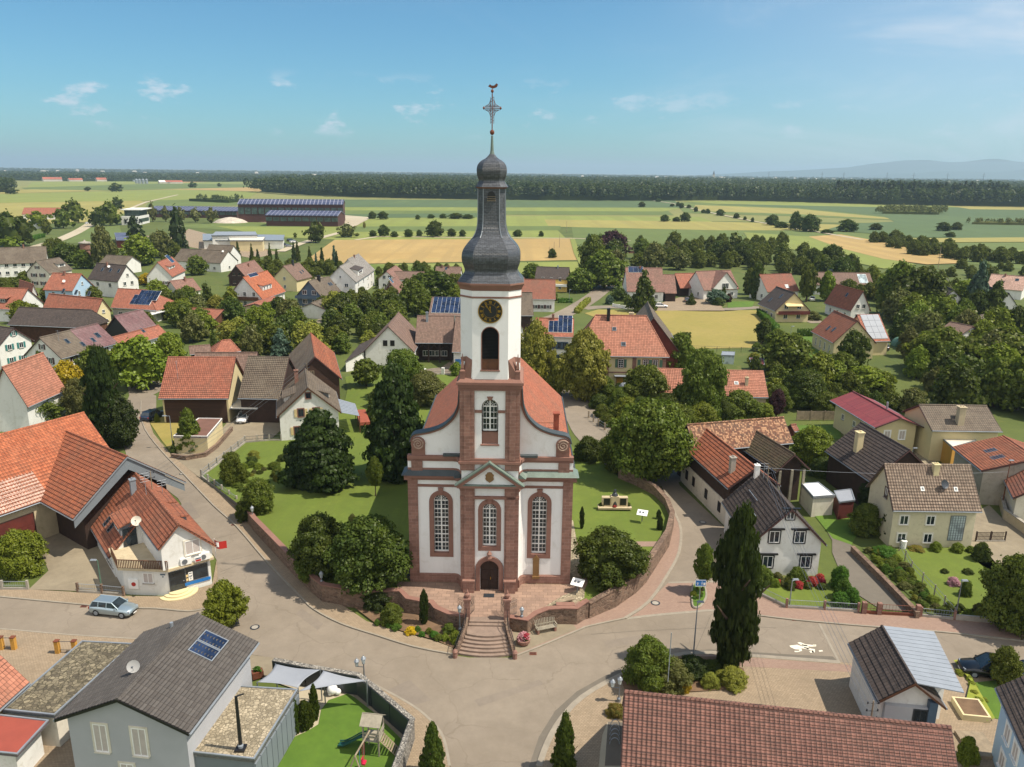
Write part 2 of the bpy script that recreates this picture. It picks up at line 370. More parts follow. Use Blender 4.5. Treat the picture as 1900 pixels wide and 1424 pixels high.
m.l(uv,br.inputs['Vector']);m.l(br.outputs[0],m.b.inputs['Base Color']);m.b.inputs['Roughness'].default_value=0.18;MATS['solar']=m.m
m=MN('solar_far');uv=m.uv();br=m.n('ShaderNodeTexBrick');br.offset=0;br.inputs['Scale'].default_value=1
br.inputs['Brick Width'].default_value=3.0;br.inputs['Row Height'].default_value=30;br.inputs['Mortar Size'].default_value=0.3
br.inputs['Color1'].default_value=lin('3a3f58');br.inputs['Color2'].default_value=lin('464a62');br.inputs['Mortar'].default_value=lin('8a8a98')
m.l(uv,br.inputs['Vector']);m.l(br.outputs[0],m.b.inputs['Base Color']);m.b.inputs['Roughness'].default_value=0.5;MATS['solar_far']=m.m
foliage('leaf_mid','46561b','6b7429');foliage('leaf_dark','354519','566022');foliage('leaf_deep','263317','3e4c1e')
foliage('leaf_lime','72762c','96963e');foliage('leaf_fresh','5a6a1e','7f8a2c');foliage('leaf_yellow','93841e','b89c22')
foliage('leaf_blue','465a4a','5f7662');foliage('leaf_purple','3a2228','503038');foliage('leaf_olive','555a2e','70703c')
foliage('leaf_spruce','2a371c','404c28');foliage('leaf_rust','5f6a2c','8a6a34');foliage('wood_far','323f1e','485428',hue=0.0,val=0.0)
foliage('flower_red','a02c34','b84a50');foliage('flower_yellow','c09a1c','d8b428');foliage('hedge','40601e','5a7a28');foliage('flower_pink','c08a94','d8a8b0')
foliage('sedum','7d8a2c','96983c')
# mesh builder
class MB:
 def __init__(s):s.v=[];s.f=[];s.tuv={}
 def poly(s,pts):
  i=len(s.v);s.v+=[tuple(p)for p in pts];s.f.append(tuple(range(i,i+len(pts))));return s
 def hexa(s,b,t):
  """b, t: four bottom and four top points in the same order"""
  i=len(s.v);s.v+=[tuple(p)for p in b]+[tuple(p)for p in t];n=len(b)
  s.f.append(tuple(range(i+n-1,i-1,-1)));s.f.append(tuple(range(i+n,i+2*n)))
  for k in range(n):s.f.append((i+k,i+(k+1)%n,i+n+(k+1)%n,i+n+k))
  return s
 def box(s,x0,x1,y0,y1,z0,z1,fr=None):
  b=[(x0,y0,z0),(x1,y0,z0),(x1,y1,z0),(x0,y1,z0)];t=[(x,y,z1)for x,y,_ in b]
  if fr:b=[fr(*p)for p in b];t=[fr(*p)for p in t]
  return s.hexa(b,t)
 def prism(s,pts,d):
  """planar outline pts extruded by vector d"""
  return s.hexa(pts,[Vector(p)+d for p in pts])
 def tube(s,pts,r,n=6,cap=True):
  pts=[Vector(p)for p in pts];rs=r if isinstance(r,(list,tuple))else[r]*len(pts)
  base=len(s.v)
  for k,p in enumerate(pts):
   d=(pts[min(k+1,len(pts)-1)]-pts[max(k-1,0)]).normalized()
   a=d.orthogonal().normalized()if abs(d.z)>0.95 else d.cross(Vector((0,0,1))).normalized();b=d.cross(a)
   for j in range(n):
    t=2*math.pi*j/n;s.v.append(tuple(p+(a*math.cos(t)+b*math.sin(t))*rs[k]))
  for k in range(len(pts)-1):
   for j in range(n):
    j2=(j+1)%n;s.f.append((base+k*n+j,base+k*n+j2,base+(k+1)*n+j2,base+(k+1)*n+j))
  if cap:
   s.f.append(tuple(base+j for j in range(n-1,-1,-1)));s.f.append(tuple(base+(len(pts)-1)*n+j for j in range(n)))
  return s
 def lathe(s,prof,c=(0,0),n=12,ring=None):
  """prof: (radius, z) list; ring: unit outline for non-round plans"""
  ring=ring or[(math.cos(2*math.pi*(j+.5)/n),math.sin(2*math.pi*(j+.5)/n))for j in range(n)]
  n=len(ring);base=len(s.v)
  for r,z in prof:
   for x,y in ring:s.v.append((c[0]+x*r,c[1]+y*r,z))
  for k in range(len(prof)-1):
   for j in range(n):
    j2=(j+1)%n;s.f.append((base+k*n+j,base+k*n+j2,base+(k+1)*n+j2,base+(k+1)*n+j))
  s.f.append(tuple(base+j for j in range(n-1,-1,-1)));s.f.append(tuple(base+(len(prof)-1)*n+j for j in range(n)))
  return s
 def grid(s,fn,nu,nv):
  base=len(s.v)
  for j in range(nv+1):
   for i in range(nu+1):s.v.append(tuple(fn(i/nu,j/nv)))
  for j in range(nv):
   for i in range(nu):
    a=base+j*(nu+1)+i;s.f.append((a,a+1,a+nu+2,a+nu+1))
  return s
 def move(s,fr):
  s.v=[tuple(fr(*p))for p in s.v];return s
 def build(s,name,mat,parent=None,smooth=False,uv=True,fix=True):
  me=bpy.data.meshes.new(name)
  org=parent_origin(parent)
  vv=np.array(s.v,dtype=np.float64)-np.array(org)
  me.from_pydata(vv.tolist(),[],s.f);me.update()
  if fix:
   bm=bmesh.new();bm.from_mesh(me);bmesh.ops.recalc_face_normals(bm,faces=bm.faces);bm.to_mesh(me);bm.free()
  if uv:auto_uv(me,org)
  if s.tuv:
   l_=me.uv_layers[0].data
   for lp in me.loops:
    if lp.vertex_index in s.tuv:l_[lp.index].uv=s.tuv[lp.vertex_index]
  if smooth:me.polygons.foreach_set('use_smooth',[True]*len(me.polygons))
  me.materials.append(MATS[mat]if isinstance(mat,str)else mat)
  o=bpy.data.objects.new(name,me);COL.objects.link(o)
  if parent:o.parent=parent
  return o
def parent_origin(p):
 o=Vector((0,0,0))
 while p:o=o+p.location;p=p.parent
 return tuple(o)
def auto_uv(me,org=(0,0,0)):
 """UV in metres: u runs level along each face, v up its slope"""
 nl=len(me.loops);nv=len(me.vertices)
 co=np.empty(nv*3);me.vertices.foreach_get('co',co);co=co.reshape(-1,3)+np.array(org)
 vi=np.empty(nl,dtype=np.int64);me.loops.foreach_get('vertex_index',vi)
 npoly=len(me.polygons);nr=np.empty(npoly*3);me.polygons.foreach_get('normal',nr);nr=nr.reshape(-1,3)
 lt=np.empty(npoly,dtype=np.int64);me.polygons.foreach_get('loop_total',lt);N=np.repeat(nr,lt,axis=0)
 t=np.stack([-N[:,1],N[:,0],np.zeros(nl)],1);ln=np.linalg.norm(t,axis=1)
 flat=ln<0.05;t[flat]=(1,0,0);ln[flat]=1;t/=ln[:,None]
 b=np.cross(N,t);P=co[vi]
 uvs=np.stack([(P*t).sum(1),(P*b).sum(1)],1)
 l=me.uv_layers.new(name='UV');l.data.foreach_set('uv',uvs.ravel().astype(np.float32))
def ground_poly(name,pts,z,mat,kind='structure',thick=0.0,label=None,world=False):
 """flat sheet (or slab when thick) from picture points on the ground"""
 P=[Vector(p)for p in pts]if world else[G(*p[:2],0)for p in pts]
 P=[Vector((p.x,p.y,z))for p in P]
 mb=MB();tr=tessellate_polygon([[Vector((p.x,p.y,0))for p in P]])
 mb.v=[tuple(p)for p in P];mb.f=[tuple(t)for t in tr]
 if thick:
  n=len(P);mb.v+=[(p.x,p.y,z-thick)for p in P]
  mb.f+=[(i,(i+1)%n,n+(i+1)%n,n+i)for i in range(n)]
 o=mb.build(name,mat,fix=not thick)
 if thick:
  pass
 o['kind']=kind
 if label:o['label']=label
 return o
def smooth_line(pts,k=4):
 """Catmull-Rom through the points"""
 P=[Vector(p)for p in pts];o=[]
 for i in range(len(P)-1):
  a,b,c,d=P[max(i-1,0)],P[i],P[i+1],P[min(i+2,len(P)-1)]
  for j in range(k):
   t=j/k;o.append(0.5*((2*b)+(c-a)*t+(2*a-5*b+4*c-d)*t*t+(3*b-a-3*c+d)*t**3))
 o.append(P[-1]);return o
def strip_pts(line,w,off=0.0):
 L,R=[],[]
 for i,p in enumerate(line):
  d=(line[min(i+1,len(line)-1)]-line[max(i-1,0)]);d.z=0;d.normalize();n=Vector((-d.y,d.x,0))
  L.append(p+n*(off+w/2));R.append(p+n*(off-w/2))
 return L,R
def strip(name,line,w,z,mat,off=0.0,thick=0.0,kind='structure',mb=None):
 L,R=strip_pts(line,w,off);own=mb is None;mb=mb or MB()
 for i in range(len(line)-1):
  a,b,c,d=L[i],L[i+1],R[i+1],R[i]
  t=[Vector((q.x,q.y,q.z+z))for q in(a,b,c,d)]
  if thick:mb.hexa([q-Vector((0,0,thick))for q in t],t)
  else:mb.poly(t)
 if own:
  o=mb.build(name,mat);o['kind']=kind;return o
# houses
ZV=Vector((0,0,1))
class Frame:pass
INFO=[];FOOT=[]
def solve(E1,E2,R1,he,p=None,k1=0.0,R2=None,k2=0.0,useR2L=False,w=None):
 """a gabled or hipped roof from its eave corners, its eave height and where its ridge shows"""
 A=G(E1[0],E1[1],he);B=G(E2[0],E2[1],he)
 u=(B-A);u.z=0;L=u.length;u.normalize();n=Vector((-u.y,u.x,0))
 if n.y<0 and abs(u.x)>0.35:n=-n
 d=ray(*R1)
 if p is None:
  m_=Matrix(((n.x/2+u.x*k1/2,0,-d.x),(n.y/2+u.y*k1/2,0,-d.y),(0,1,-d.z)))
  r=m_.inverted()@(CAM-A);w,h=r.x,r.y
  if w<0:
   n=-n
   m_=Matrix(((n.x/2+u.x*k1/2,0,-d.x),(n.y/2+u.y*k1/2,0,-d.y),(0,1,-d.z)))
   r=m_.inverted()@(CAM-A);w,h=r.x,r.y
 else:
  tp=math.tan(D2R(p));best=None
  for sg in(1,-1):
   if abs(u.x)>0.6 and(n*sg).y<0:continue
   for i in range(20,300):
    ww=i*0.1;q=A+n*sg*ww/2+ZV*(ww/2*tp);x,y=proj(q)
    e=abs(y-R1[1])+((0.15 if abs(u.x)>.6 else.5)*abs(x-R1[0])if not k1 else 0)
    if best is None or e<best[0]:best=(e,ww,sg)
  w=best[1];n=n*best[2];h=w/2*tp
 F=Frame();F.u,F.n,F.L,F.w,F.he,F.hr=u,n,L,w,he,he+h
 F.O=Vector((A.x,A.y,0));F.tp=h/(w/2)
 F.i1=F.i2=0.0
 if k1:F.i1=k1*w/2
 if k1 and p is not None:
  F.i1=(G(R1[0],R1[1],F.hr)-A).dot(u)
 if R2:
  a=(G(R2[0],R2[1],F.hr)-A).dot(u)
  if useR2L:F.L=a
  else:F.i2=max(0,L-a)
 elif k2:F.i2=k2*w/2
 return F
def frame_from(ra,rb,hr,w,he):
 """roof from its two ridge ends (world points), width and eave height"""
 F=Frame();u=rb-ra;u.z=0;F.L=u.length;F.u=u.normalized();F.n=Vector((-F.u.y,F.u.x,0))
 if F.n.y<0:F.n=-F.n
 F.w,F.he,F.hr=w,he,hr;F.O=Vector((ra.x,ra.y,0))-F.n*w/2;F.tp=(hr-he)/(w/2);F.i1=F.i2=0;return F
def P(F,a,b,z):return F.O+F.u*a+F.n*b+ZV*z
def RP(F,side,a,v,off=0.0):
 """point on a slope: a metres along the eave, v metres in from the eave (level), off metres above the tiles"""
 c=math.cos(math.atan(F.tp));s=math.sin(math.atan(F.tp));z=F.he+v*F.tp+off*c
 return P(F,a,v-off*s,z)if side=='s' else P(F,a,F.w-v+off*s,z)
def window(par,c,t,o,w,h,frame='white_paint',pane='glass',shut=None,sill=True,surround=None,mull=1,bars=0,blind=False):
 """c: middle of the sill line on the wall; t: along the wall; o: out of the wall"""
 t,o=t.normalized(),o.normalized()
 def fr(x,y,z):return c+t*x-o*y+ZV*z
 f=MB();b=0.07
 for x0,x1,z0,z1 in((-w/2,-w/2+b,0,h),(w/2-b,w/2,0,h),(-w/2+b,w/2-b,0,b),(-w/2+b,w/2-b,h-b,h)):
  f.box(x0,x1,-0.06,0.02,z0,z1,fr)
 for k in range(mull):
  x=-w/2+w*(k+1)/(mull+1);f.box(x-.03,x+.03,-0.05,0.02,b,h-b,fr)
 for k in range(bars):
  z=h*(k+1)/(bars+1);f.box(-w/2+b,w/2-b,-0.045,0.02,z-.02,z+.02,fr)
 W_=f.build('window',frame,par)
 MB().box(-w/2+b,w/2-b,-0.025,0.01,b,h-b,fr).build('pane','blind' if blind else pane,W_)
 if sill:MB().box(-w/2-.08,w/2+.08,-0.16,0.0,-0.07,0.0,fr).build('sill',surround or 'concrete',W_)
 if surround:
  s=MB();e=0.14
  for x0,x1,z0,z1 in((-w/2-e,-w/2,0,h+e),(w/2,w/2+e,0,h+e),(-w/2,w/2,h,h+e)):s.box(x0,x1,-0.045,0.0,z0,z1,fr)
  s.build('surround',surround,W_)
 if shut:
  e=0.14 if surround else 0.02
  for sg in(-1,1):
   x0=sg*(w/2+e);x1=sg*(w/2+e+w*0.48);q=MB().box(min(x0,x1),max(x0,x1),-0.085,-0.03,0,h,fr)
   for k in range(1,6):
    zz=h*k/6;q.box(min(x0,x1)+.05,max(x0,x1)-.05,-0.10,-0.085,zz-.03,zz+.03,fr)
   q.build('shutter',shut,W_)
 return W_
def door(par,c,t,o,w,h,mat='brown_wood',frame='white_paint',glassy=False):
 t,o=t.normalized(),o.normalized()
 def fr(x,y,z):return c+t*x-o*y+ZV*z
 f=MB();b=0.09
 for x0,x1,z0,z1 in((-w/2,-w/2+b,0,h),(w/2-b,w/2,0,h),(-w/2+b,w/2-b,h-b,h)):f.box(x0,x1,-0.07,0.0,z0,z1,fr)
 D_=f.build('door',frame,par)
 lf=MB().box(-w/2+b,w/2-b,-0.04,0.0,0,h-b,fr)
 for k in range(3):lf.box(-w/2+b+.1,w/2-b-.1,-0.055,-0.04,0.15+k*h/3.3,h/3.3*(k+1)-0.05,fr)
 lf.build('door_leaf','glass' if glassy else mat,D_)
 MB().box(w/2-.24,w/2-.14,-0.10,-0.05,h*.46,h*.49,fr).build('handle','zinc',D_)
 return D_
def face(F,which,inset=0.35,gin=0.25):
 """wall face: start point at ground, along, outward, length"""
 g=F.gin if hasattr(F,'gin')else gin;i=F.inset if hasattr(F,'inset')else inset
 if which=='s':return P(F,g,i,0),F.u,-F.n,F.L-2*g
 if which=='b':return P(F,g,F.w-i,0),F.u,F.n,F.L-2*g
 if which=='g1':return P(F,g,i,0),F.n,-F.u,F.w-2*i
 if which=='g2':return P(F,F.L-g,i,0),F.n,F.u,F.w-2*i
def wins(par,F,which,cols,rows,w=1.0,h=1.2,attic=False,z0=0.95,fh=2.75,margin=1.0,skip=(),aw=None,**k):
 S,t,o,L=face(F,which)
 for r in range(rows):
  for c in range(cols):
   if(c,r)in skip:continue
   x=margin+(L-2*margin)*((c+.5)/cols)
   window(par,S+t*x+ZV*(z0+fh*r+F.z0),t,o,w,h,**k)
 if attic:
  nA=attic if isinstance(attic,int)and attic>1 else 1;za=z0+fh*rows+F.z0
  aw=aw or w*.8
  for c in range(nA):
   x=L/2+(c-(nA-1)/2)*aw*1.9
   window(par,S+t*x+ZV*za,t,o,aw,h*.8,**k)
def tile_slope(mb,F,side,a0,a1,v0,v1,tw=0.30,th=0.36,amp=0.028,step=0.035):
 """modelled courses of wavy tiles laid on a slope"""
 c=math.cos(math.atan(F.tp));ncol=max(1,int(round((a1-a0)/tw)));nrow=max(1,int(round((v1-v0)/c/th)));amp*=1.5;step*=1.5
 ks=4;xs=np.linspace(a0,a1,ncol*ks+1);wave=amp*(0.5+0.5*np.sin(2*np.pi*(np.arange(len(xs))%ks)/ks+.6))
 rng=np.random.RandomState(int(abs(F.O.x*7+F.O.y*3))%9999)
 for r in range(nrow):
  va,vb=v0+(v1-v0)*r/nrow,v0+(v1-v0)*(r+1)/nrow+0.03
  base=len(mb.v);jit=rng.rand(len(xs))*0.008
  for v,off in((va,step),(vb,0.0)):
   for i,x in enumerate(xs):mb.tuv[len(mb.v)]=((x-a0),(v-v0)/c if v<vb else(vb-.03-v0)/c-.001);mb.v.append(tuple(RP(F,side,x,v,off+wave[i]+jit[i]+.01)))
  for i,x in enumerate(xs):mb.tuv[len(mb.v)]=((x-a0),(va-v0)/c+.002);mb.v.append(tuple(RP(F,side,x,va,-0.01)))
  n=len(xs)
  for i in range(n-1):
   mb.f.append((base+i,base+i+1,base+n+i+1,base+n+i));mb.f.append((base+2*n+i,base+2*n+i+1,base+i+1,base+i))
def house(label,E1,E2,R1,he,roof,wall,p=None,k1=0.0,R2=None,k2=0.0,useR2L=False,z0=0.0,inset=0.4,gin=0.3,near=False,root=None,cat='house',name='house',F=None,gutter=True,tw=0.30,th=0.36,walls=True,group=None,plinth=None,fascia='shutter_brown',half='sb'):
 F=F or solve(E1,E2,R1,he,p,k1,R2,k2,useR2L);F.inset,F.gin,F.z0=inset,gin,z0
 INFO.append((label[:40],round(F.L,1),round(F.w,1),round(F.hr,1),round(math.degrees(math.atan(F.tp)),0),round((F.O-CAM).length)))
 c=P(F,F.L/2,F.w/2,0)
 if root is None:root=empty(name,(c.x,c.y,z0),0,label,cat,group)
 FOOT.append((F.O,F.u,F.n,F.L,F.w,0.0))
 F.root=root;zb=z0-0.4;top=F.he+inset*F.tp-0.10;L,w,i,g=F.L,F.w,inset,gin
 hip1,hip2=F.i1>0.3,F.i2>0.3
 if walls:
  mb=MB()
  if hip1 or hip2:
   mb.hexa([P(F,g,i,zb),P(F,L-g,i,zb),P(F,L-g,w-i,zb),P(F,g,w-i,zb)],[P(F,g,i,F.he),P(F,L-g,i,F.he),P(F,L-g,w-i,F.he),P(F,g,w-i,F.he)])
  pent=[(i,zb),(w-i,zb),(w-i,top),(w/2,F.hr-.12),(i,top)]
  if not(hip1 and hip2):
   a0,a1=(F.i1+.1 if hip1 else g),(L-F.i2-.1 if hip2 else L-g)
   if hip1 or hip2:pent=[(i,zb),(w-i,zb),(w-i,top),(w/2,F.hr-.12),(i,top)]
   mb.prism([P(F,a0,b,z)for b,z in pent],F.u*(a1-a0))
  F.wall=mb.build('wall',wall,root)
  if plinth:
   q=MB();q.box(g-.03,L-g+.03,i-.03,w-i+.03,zb,z0+.5,lambda x,y,z:P(F,x,y,z));q.build('plinth',plinth,F.wall)
 mb=MB();th_=0.16
 T={'s0':P(F,0,0,F.he),'s1':P(F,L,0,F.he),'b0':P(F,0,w,F.he),'b1':P(F,L,w,F.he),'r0':P(F,F.i1,w/2,F.hr),'r1':P(F,L-F.i2,w/2,F.hr)}
 def slab(keys):
  t=[T[k]for k in keys];mb.hexa([q-ZV*th_ for q in t],t)
 slab(('s0','s1','r1','r0'));slab(('b1','b0','r0','r1'))
 if hip1:slab(('b0','s0','r0'))
 if hip2:slab(('s1','b1','r1'))
 if near and not hip1 and not hip2:
  for sd_ in half:tile_slope(mb,F,sd_,0.02,L-0.02,0.0,w/2-.02,tw,th)
 rm=mb.build('roof',roof,root,fix=not near);F.roof=rm
 cap=MB();ra,rb=T['r0']+ZV*.03,T['r1']+ZV*.03;cap.tube([ra,rb],0.13,6)
 if hip1:cap.tube([T['s0'],ra],0.10,5);cap.tube([T['b0'],ra],0.10,5)
 if hip2:cap.tube([T['s1'],rb],0.10,5);cap.tube([T['b1'],rb],0.10,5)
 cap.build('ridge_cap',roof,rm)
 dist=(c-CAM).length
 if gutter and dist<260:
  for nm,a,b in(('s','s0','s1'),('b','b0','b1')):
   off=-F.n if nm=='s' else F.n
   MB().tube([T[a]+off*.06-ZV*.08,T[b]+off*.06-ZV*.08],0.075,6).build('gutter','zinc',root)
  if not hip1 and not hip2 and fascia:
   for a in(0.0,L):
    f=MB()
    for b0,b1 in((0,w/2),(w/2,w)):
     z_0=F.he if b0==0 else F.hr;z_1=F.hr if b0==0 else F.he;s_=-0.03 if a==0 else 0.03
     q=[P(F,a,b0,z_0-.17),P(F,a,b1,z_1-.17),P(F,a,b1,z_1+.03),P(F,a,b0,z_0+.03)]
     f.prism(q,F.u*s_)
    f.build('verge_board',fascia,root)
 return F
def chimney(F,side,a,v,h=1.2,s=0.5,mat='brickwork',cap='concrete',round_=False):
 """a along, v in from the eave; h above the tiles"""
 q=RP(F,side,a,v);zt=q.z+h
 if round_:
  o=MB().lathe([(s/2,q.z-.4),(s/2,zt)],(q.x,q.y),10).build('chimney',mat,F.roof);MB().lathe([(s*.7,zt),(s*.7,zt+.12)],(q.x,q.y),10).build('chimney_cap',cap,o)if False else None;return o
 def fr(x,y,z):return Vector((q.x,q.y,0))+F.u*x+F.n*y+ZV*z
 mb=MB().box(-s/2,s/2,-s/2,s/2,q.z-s,zt,fr);mb.box(-s*.62,s*.62,-s*.62,s*.62,zt,zt+.1,fr)
 for k in(-1,1):mb.box(k*s*.22-.07,k*s*.22+.07,-.07,.07,zt+.1,zt+.25,fr)
 o=mb.build('chimney',mat,F.roof)
 return o
def skylight(F,side,a,v,w=0.8,l=1.2,frame='grey_metal',pane='glass'):
 cs=math.cos(math.atan(F.tp));dl=l*cs
 def q(x,y,off):return RP(F,side,a+x,v+y*cs,off)
 f=MB();e=.07
 for x0,x1,y0,y1 in((0,e,0,l),(w-e,w,0,l),(e,w-e,0,e),(e,w-e,l-e,l)):
  f.hexa([q(x0,y0,0),q(x1,y0,0),q(x1,y1,0),q(x0,y1,0)],[q(x0,y0,.11),q(x1,y0,.11),q(x1,y1,.11),q(x0,y1,.11)])
 o=f.build('skylight',frame,F.roof)
 MB().hexa([q(e,e,0),q(w-e,e,0),q(w-e,l-e,0),q(e,l-e,0)],[q(e,e,.085),q(w-e,e,.085),q(w-e,l-e,.085),q(e,l-e,.085)]).build('pane',pane,o)
 return o
def solar(F,side,a0,v0,cols,rows,pw=1.0,ph=1.6,mat='solar',name='solar_panel',skip=()):
 """a field of panels: one frame, each panel lying on it"""
 cs=math.cos(math.atan(F.tp));mb=MB()
 for r in range(rows):
  for c in range(cols):
   if(c,r)in skip:continue
   x0,x1,y0,y1=a0+c*pw+.03,a0+(c+1)*pw-.03,v0+(r*ph+.03)*cs,v0+((r+1)*ph-.03)*cs
   mb.hexa([RP(F,side,x,y,.05)for x,y in((x0,y0),(x1,y0),(x1,y1),(x0,y1))],[RP(F,side,x,y,.14)for x,y in((x0,y0),(x1,y0),(x1,y1),(x0,y1))])
 back=MB()
 for r in range(rows):
  cc=[c for c in range(cols)if(c,r)not in skip]
  if not cc:continue
  x0,x1,y0,y1=a0+min(cc)*pw-.03,a0+(max(cc)+1)*pw+.03,v0+r*ph*cs-.02,v0+(r+1)*ph*cs+.02
  back.hexa([RP(F,side,x,y,.0)for x,y in((x0,y0),(x1,y0),(x1,y1),(x0,y1))],[RP(F,side,x,y,.09)for x,y in((x0,y0),(x1,y0),(x1,y1),(x0,y1))])
 o=back.build('panel_frame','white_paint' if mat!='polycarbonate' else 'zinc',F.roof)
 mb.build(name,{'solar':'glass_blue'}.get(mat,mat),o)
def dormer(F,side,a0,a1,v0,h,roof,wall='white',tilt=12,ov=.3,nw=1,kind='shed',wh=.8,ww=None,**k):
 tp=F.tp;zf=F.he+v0*tp;t2=math.tan(D2R(tilt))
 def q(a,v,z):return P(F,a,v if side=='s' else F.w-v,z)
 o=(-F.n if side=='s' else F.n)
 if kind=='shed':
  dv=h/(tp-t2);mb=MB()
  for_=[q(a0,v0,zf),q(a0,v0,zf+h),q(a0,v0+dv,zf+h+dv*t2)]
  mb.prism(for_,F.u*(a1-a0));D_=mb.build('dormer',wall,F.roof)
  z1,z2=zf+h,zf+h+(dv+.1)*t2
  b=[q(a0-ov,v0-ov,z1-ov*t2),q(a1+ov,v0-ov,z1-ov*t2),q(a1+ov,v0+dv+.1,z2),q(a0-ov,v0+dv+.1,z2)]
  MB().hexa(b,[x+ZV*.14 for x in b]).build('dormer_roof',roof,D_)
 else:
  gh=(a1-a0)/2*math.tan(D2R(kind if isinstance(kind,(int,float))else 42));am=(a0+a1)/2
  d1,d2=h/tp,(h+gh)/tp;mb=MB()
  mb.prism([q(a0,v0,zf),q(a0,v0,zf+h),q(a0,v0+d1,zf+h)],F.u*(a1-a0))
  mb.hexa([q(a0,v0,zf+h-.02),q(a1,v0,zf+h-.02),q(am,v0,zf+h+gh-.02)],[q(a0,v0+d1,zf+h),q(a1,v0+d1,zf+h),q(am,v0+d2,zf+h+gh)])
  D_=mb.build('dormer',wall,F.roof);r=MB();e=ov*gh/((a1-a0)/2)
  for sa,sg in((a0,-1),(a1,1)):
   b=[q(sa+sg*ov,v0-ov,zf+h-e),q(am,v0-ov,zf+h+gh),q(am,v0+d2+.1,zf+h+gh),q(sa+sg*ov,v0+max(d1-e/tp,0),zf+h-e)]
   r.hexa(b,[x+ZV*.13 for x in b])
  r.build('dormer_roof',roof,D_)
 ww=ww or(a1-a0)/nw*.62
 for i in range(nw):
  x=a0+(a1-a0)*(i+.5)/nw;window(D_,q(x,v0,zf+max(.15,(h-wh)*.5))+o*0.0,F.u,o,ww,wh,**k)
 return D_
def antenna(F,side,a,v,h=1.8,bars=3,root=None):
 q=RP(F,side,a,v);mb=MB().tube([q-ZV*.2,q+ZV*h],0.03,5)
 for k in range(bars):
  z=h-.15-k*.3;mb.tube([q+ZV*z-F.n*.45,q+ZV*z+F.n*.45],0.015,4)
 mb.build('antenna','zinc',F.roof)
def dish(F,side,a,v,r=0.42,mat='white_paint',h=.7,aim=None):
 q=RP(F,side,a,v);c=q+ZV*h;n=(aim or Vector((0.25,-0.85,0.45))).normalized();e1=n.orthogonal().normalized();e2=n.cross(e1)
 mb=MB();base=0;rings=[(0.02,0),(.4,.02),(.75,.08),(1.0,.16)]
 for rr,dz in rings:
  for j in range(14):
   t=2*math.pi*j/14;mb.v.append(tuple(c+(e1*math.cos(t)+e2*math.sin(t))*r*rr+n*dz*r*1.2))
 for k in range(3):
  for j in range(14):mb.f.append((k*14+j,k*14+(j+1)%14,(k+1)*14+(j+1)%14,(k+1)*14+j))
 o=mb.build('satellite_dish',mat,F.roof,smooth=True)
 MB().tube([q-ZV*.2,c-n*.02],.03,5).tube([c-ZV*r*.9+n*.05,c+n*r*1.1],.015,4).box(-.05,.05,-.05,.05,-.05,.05,lambda x,y,z:c+n*r*1.15+Vector((x,y,z))).build('dish_arm','grey_metal',o)
def flat_block(label,corners,z,thick,roofmat,wallmat,cat='garage',name='garage',trim='zinc',zb=-0.3,inset=.15,root=None,tw=.12):
 """flat-roofed block from the picture points of its roof corners"""
 Q=[G(x,y,z)for x,y in corners];c=sum(Q,Vector())/len(Q)
 root=root or empty(name,(c.x,c.y,0),0,label,cat)
 q2=[q+(c-q).normalized()*inset for q in Q]
 if wallmat:MB().hexa([Vector((q.x,q.y,zb))for q in q2],[Vector((q.x,q.y,z-thick))for q in q2]).build('wall',wallmat,root)
 MB().hexa([Vector((q.x,q.y,z-thick))for q in Q],[Vector((q.x,q.y,z-.05))for q in Q]).build('flat_roof',roofmat,root)
 t=MB()
 for i in range(len(Q)):
  a,b=Q[i],Q[(i+1)%len(Q)];d=(b-a).normalized();m_=d.cross(ZV)
  if(c-a).dot(m_)<0:m_=-m_
  lo=[Vector((x.x,x.y,z-thick-.02))for x in(a,b,b+m_*tw-d*tw,a+m_*tw+d*tw)]
  t.hexa(lo,[x+ZV*(thick+.05)for x in lo])
 t.build('roof_edge',trim,root)
 return root,Q
ZT=1.3
CROT=D2R(-0.6);CO=Vector((-1.95,66.6,0));CX=Vector((math.cos(CROT),math.sin(CROT),0));CY=Vector((-math.sin(CROT),math.cos(CROT),0))
def cf(x,y,z):return CO+CX*x+CY*y+ZV*z
CH=empty('church',cf(0,14,ZT),0,'white baroque church with red sandstone trim, slate onion tower and gilded black clock','church')
def cb(mb,name,mat,par=CH,**k):return mb.move(cf).build(name,mat,par,**k)
# ground, fields and roads
o=MB().poly([(-30000,-400,-.02),(30000,-400,-.02),(30000,700,-.02),(-30000,700,-.02)]).build('ground','garden');o['kind']='structure'
o=MB().poly([(-40000,700,-.02),(40000,700,-.02),(40000,42000,-.02),(-40000,42000,-.02)]).build('far_plain','farm_far');o['kind']='structure'
def field(m_,*pts,z=.05):return ground_poly('field',pts,z,m_)
field('field_light',(640,512),(1075,508),(1072,486),(640,492))
field('field_ochre',(556,492),(1082,483),(1060,442),(620,446),z=.10)
field('field_green',(1066,455),(1420,450),(1900,500),(1960,470),(1960,440),(1060,418),z=.05)
field('field_light',(620,446),(1050,443),(1035,428),(640,430),z=.12)
field('field_green',(655,431),(1040,428),(1040,420),(660,421),z=.14)
field('field_yellow',(1018,421),(1340,428),(1560,428),(1590,418),(1330,412),(1010,408),z=.10)
field('field_light',(640,421),(1010,422),(1330,415),(1300,403),(1010,401),(640,404),z=.06)
field('field_deep',(640,405),(900,404),(905,396),(640,398),z=.16)
field('field_green',(636,398),(1250,400),(1240,392),(636,390),z=.12)
field('field_light',(636,391),(1230,393),(1270,386),(636,383),z=.14)
field('field_deep',(636,385),(1270,386),(1250,372),(600,371),z=.18)
field('field_green',(1270,396),(1480,402),(1680,410),(1700,396),(1330,376),(1250,376),z=.14)
field('field_yellow',(1285,392),(1480,398),(1660,408),(1640,404),(1480,388),(1290,381),z=.2)
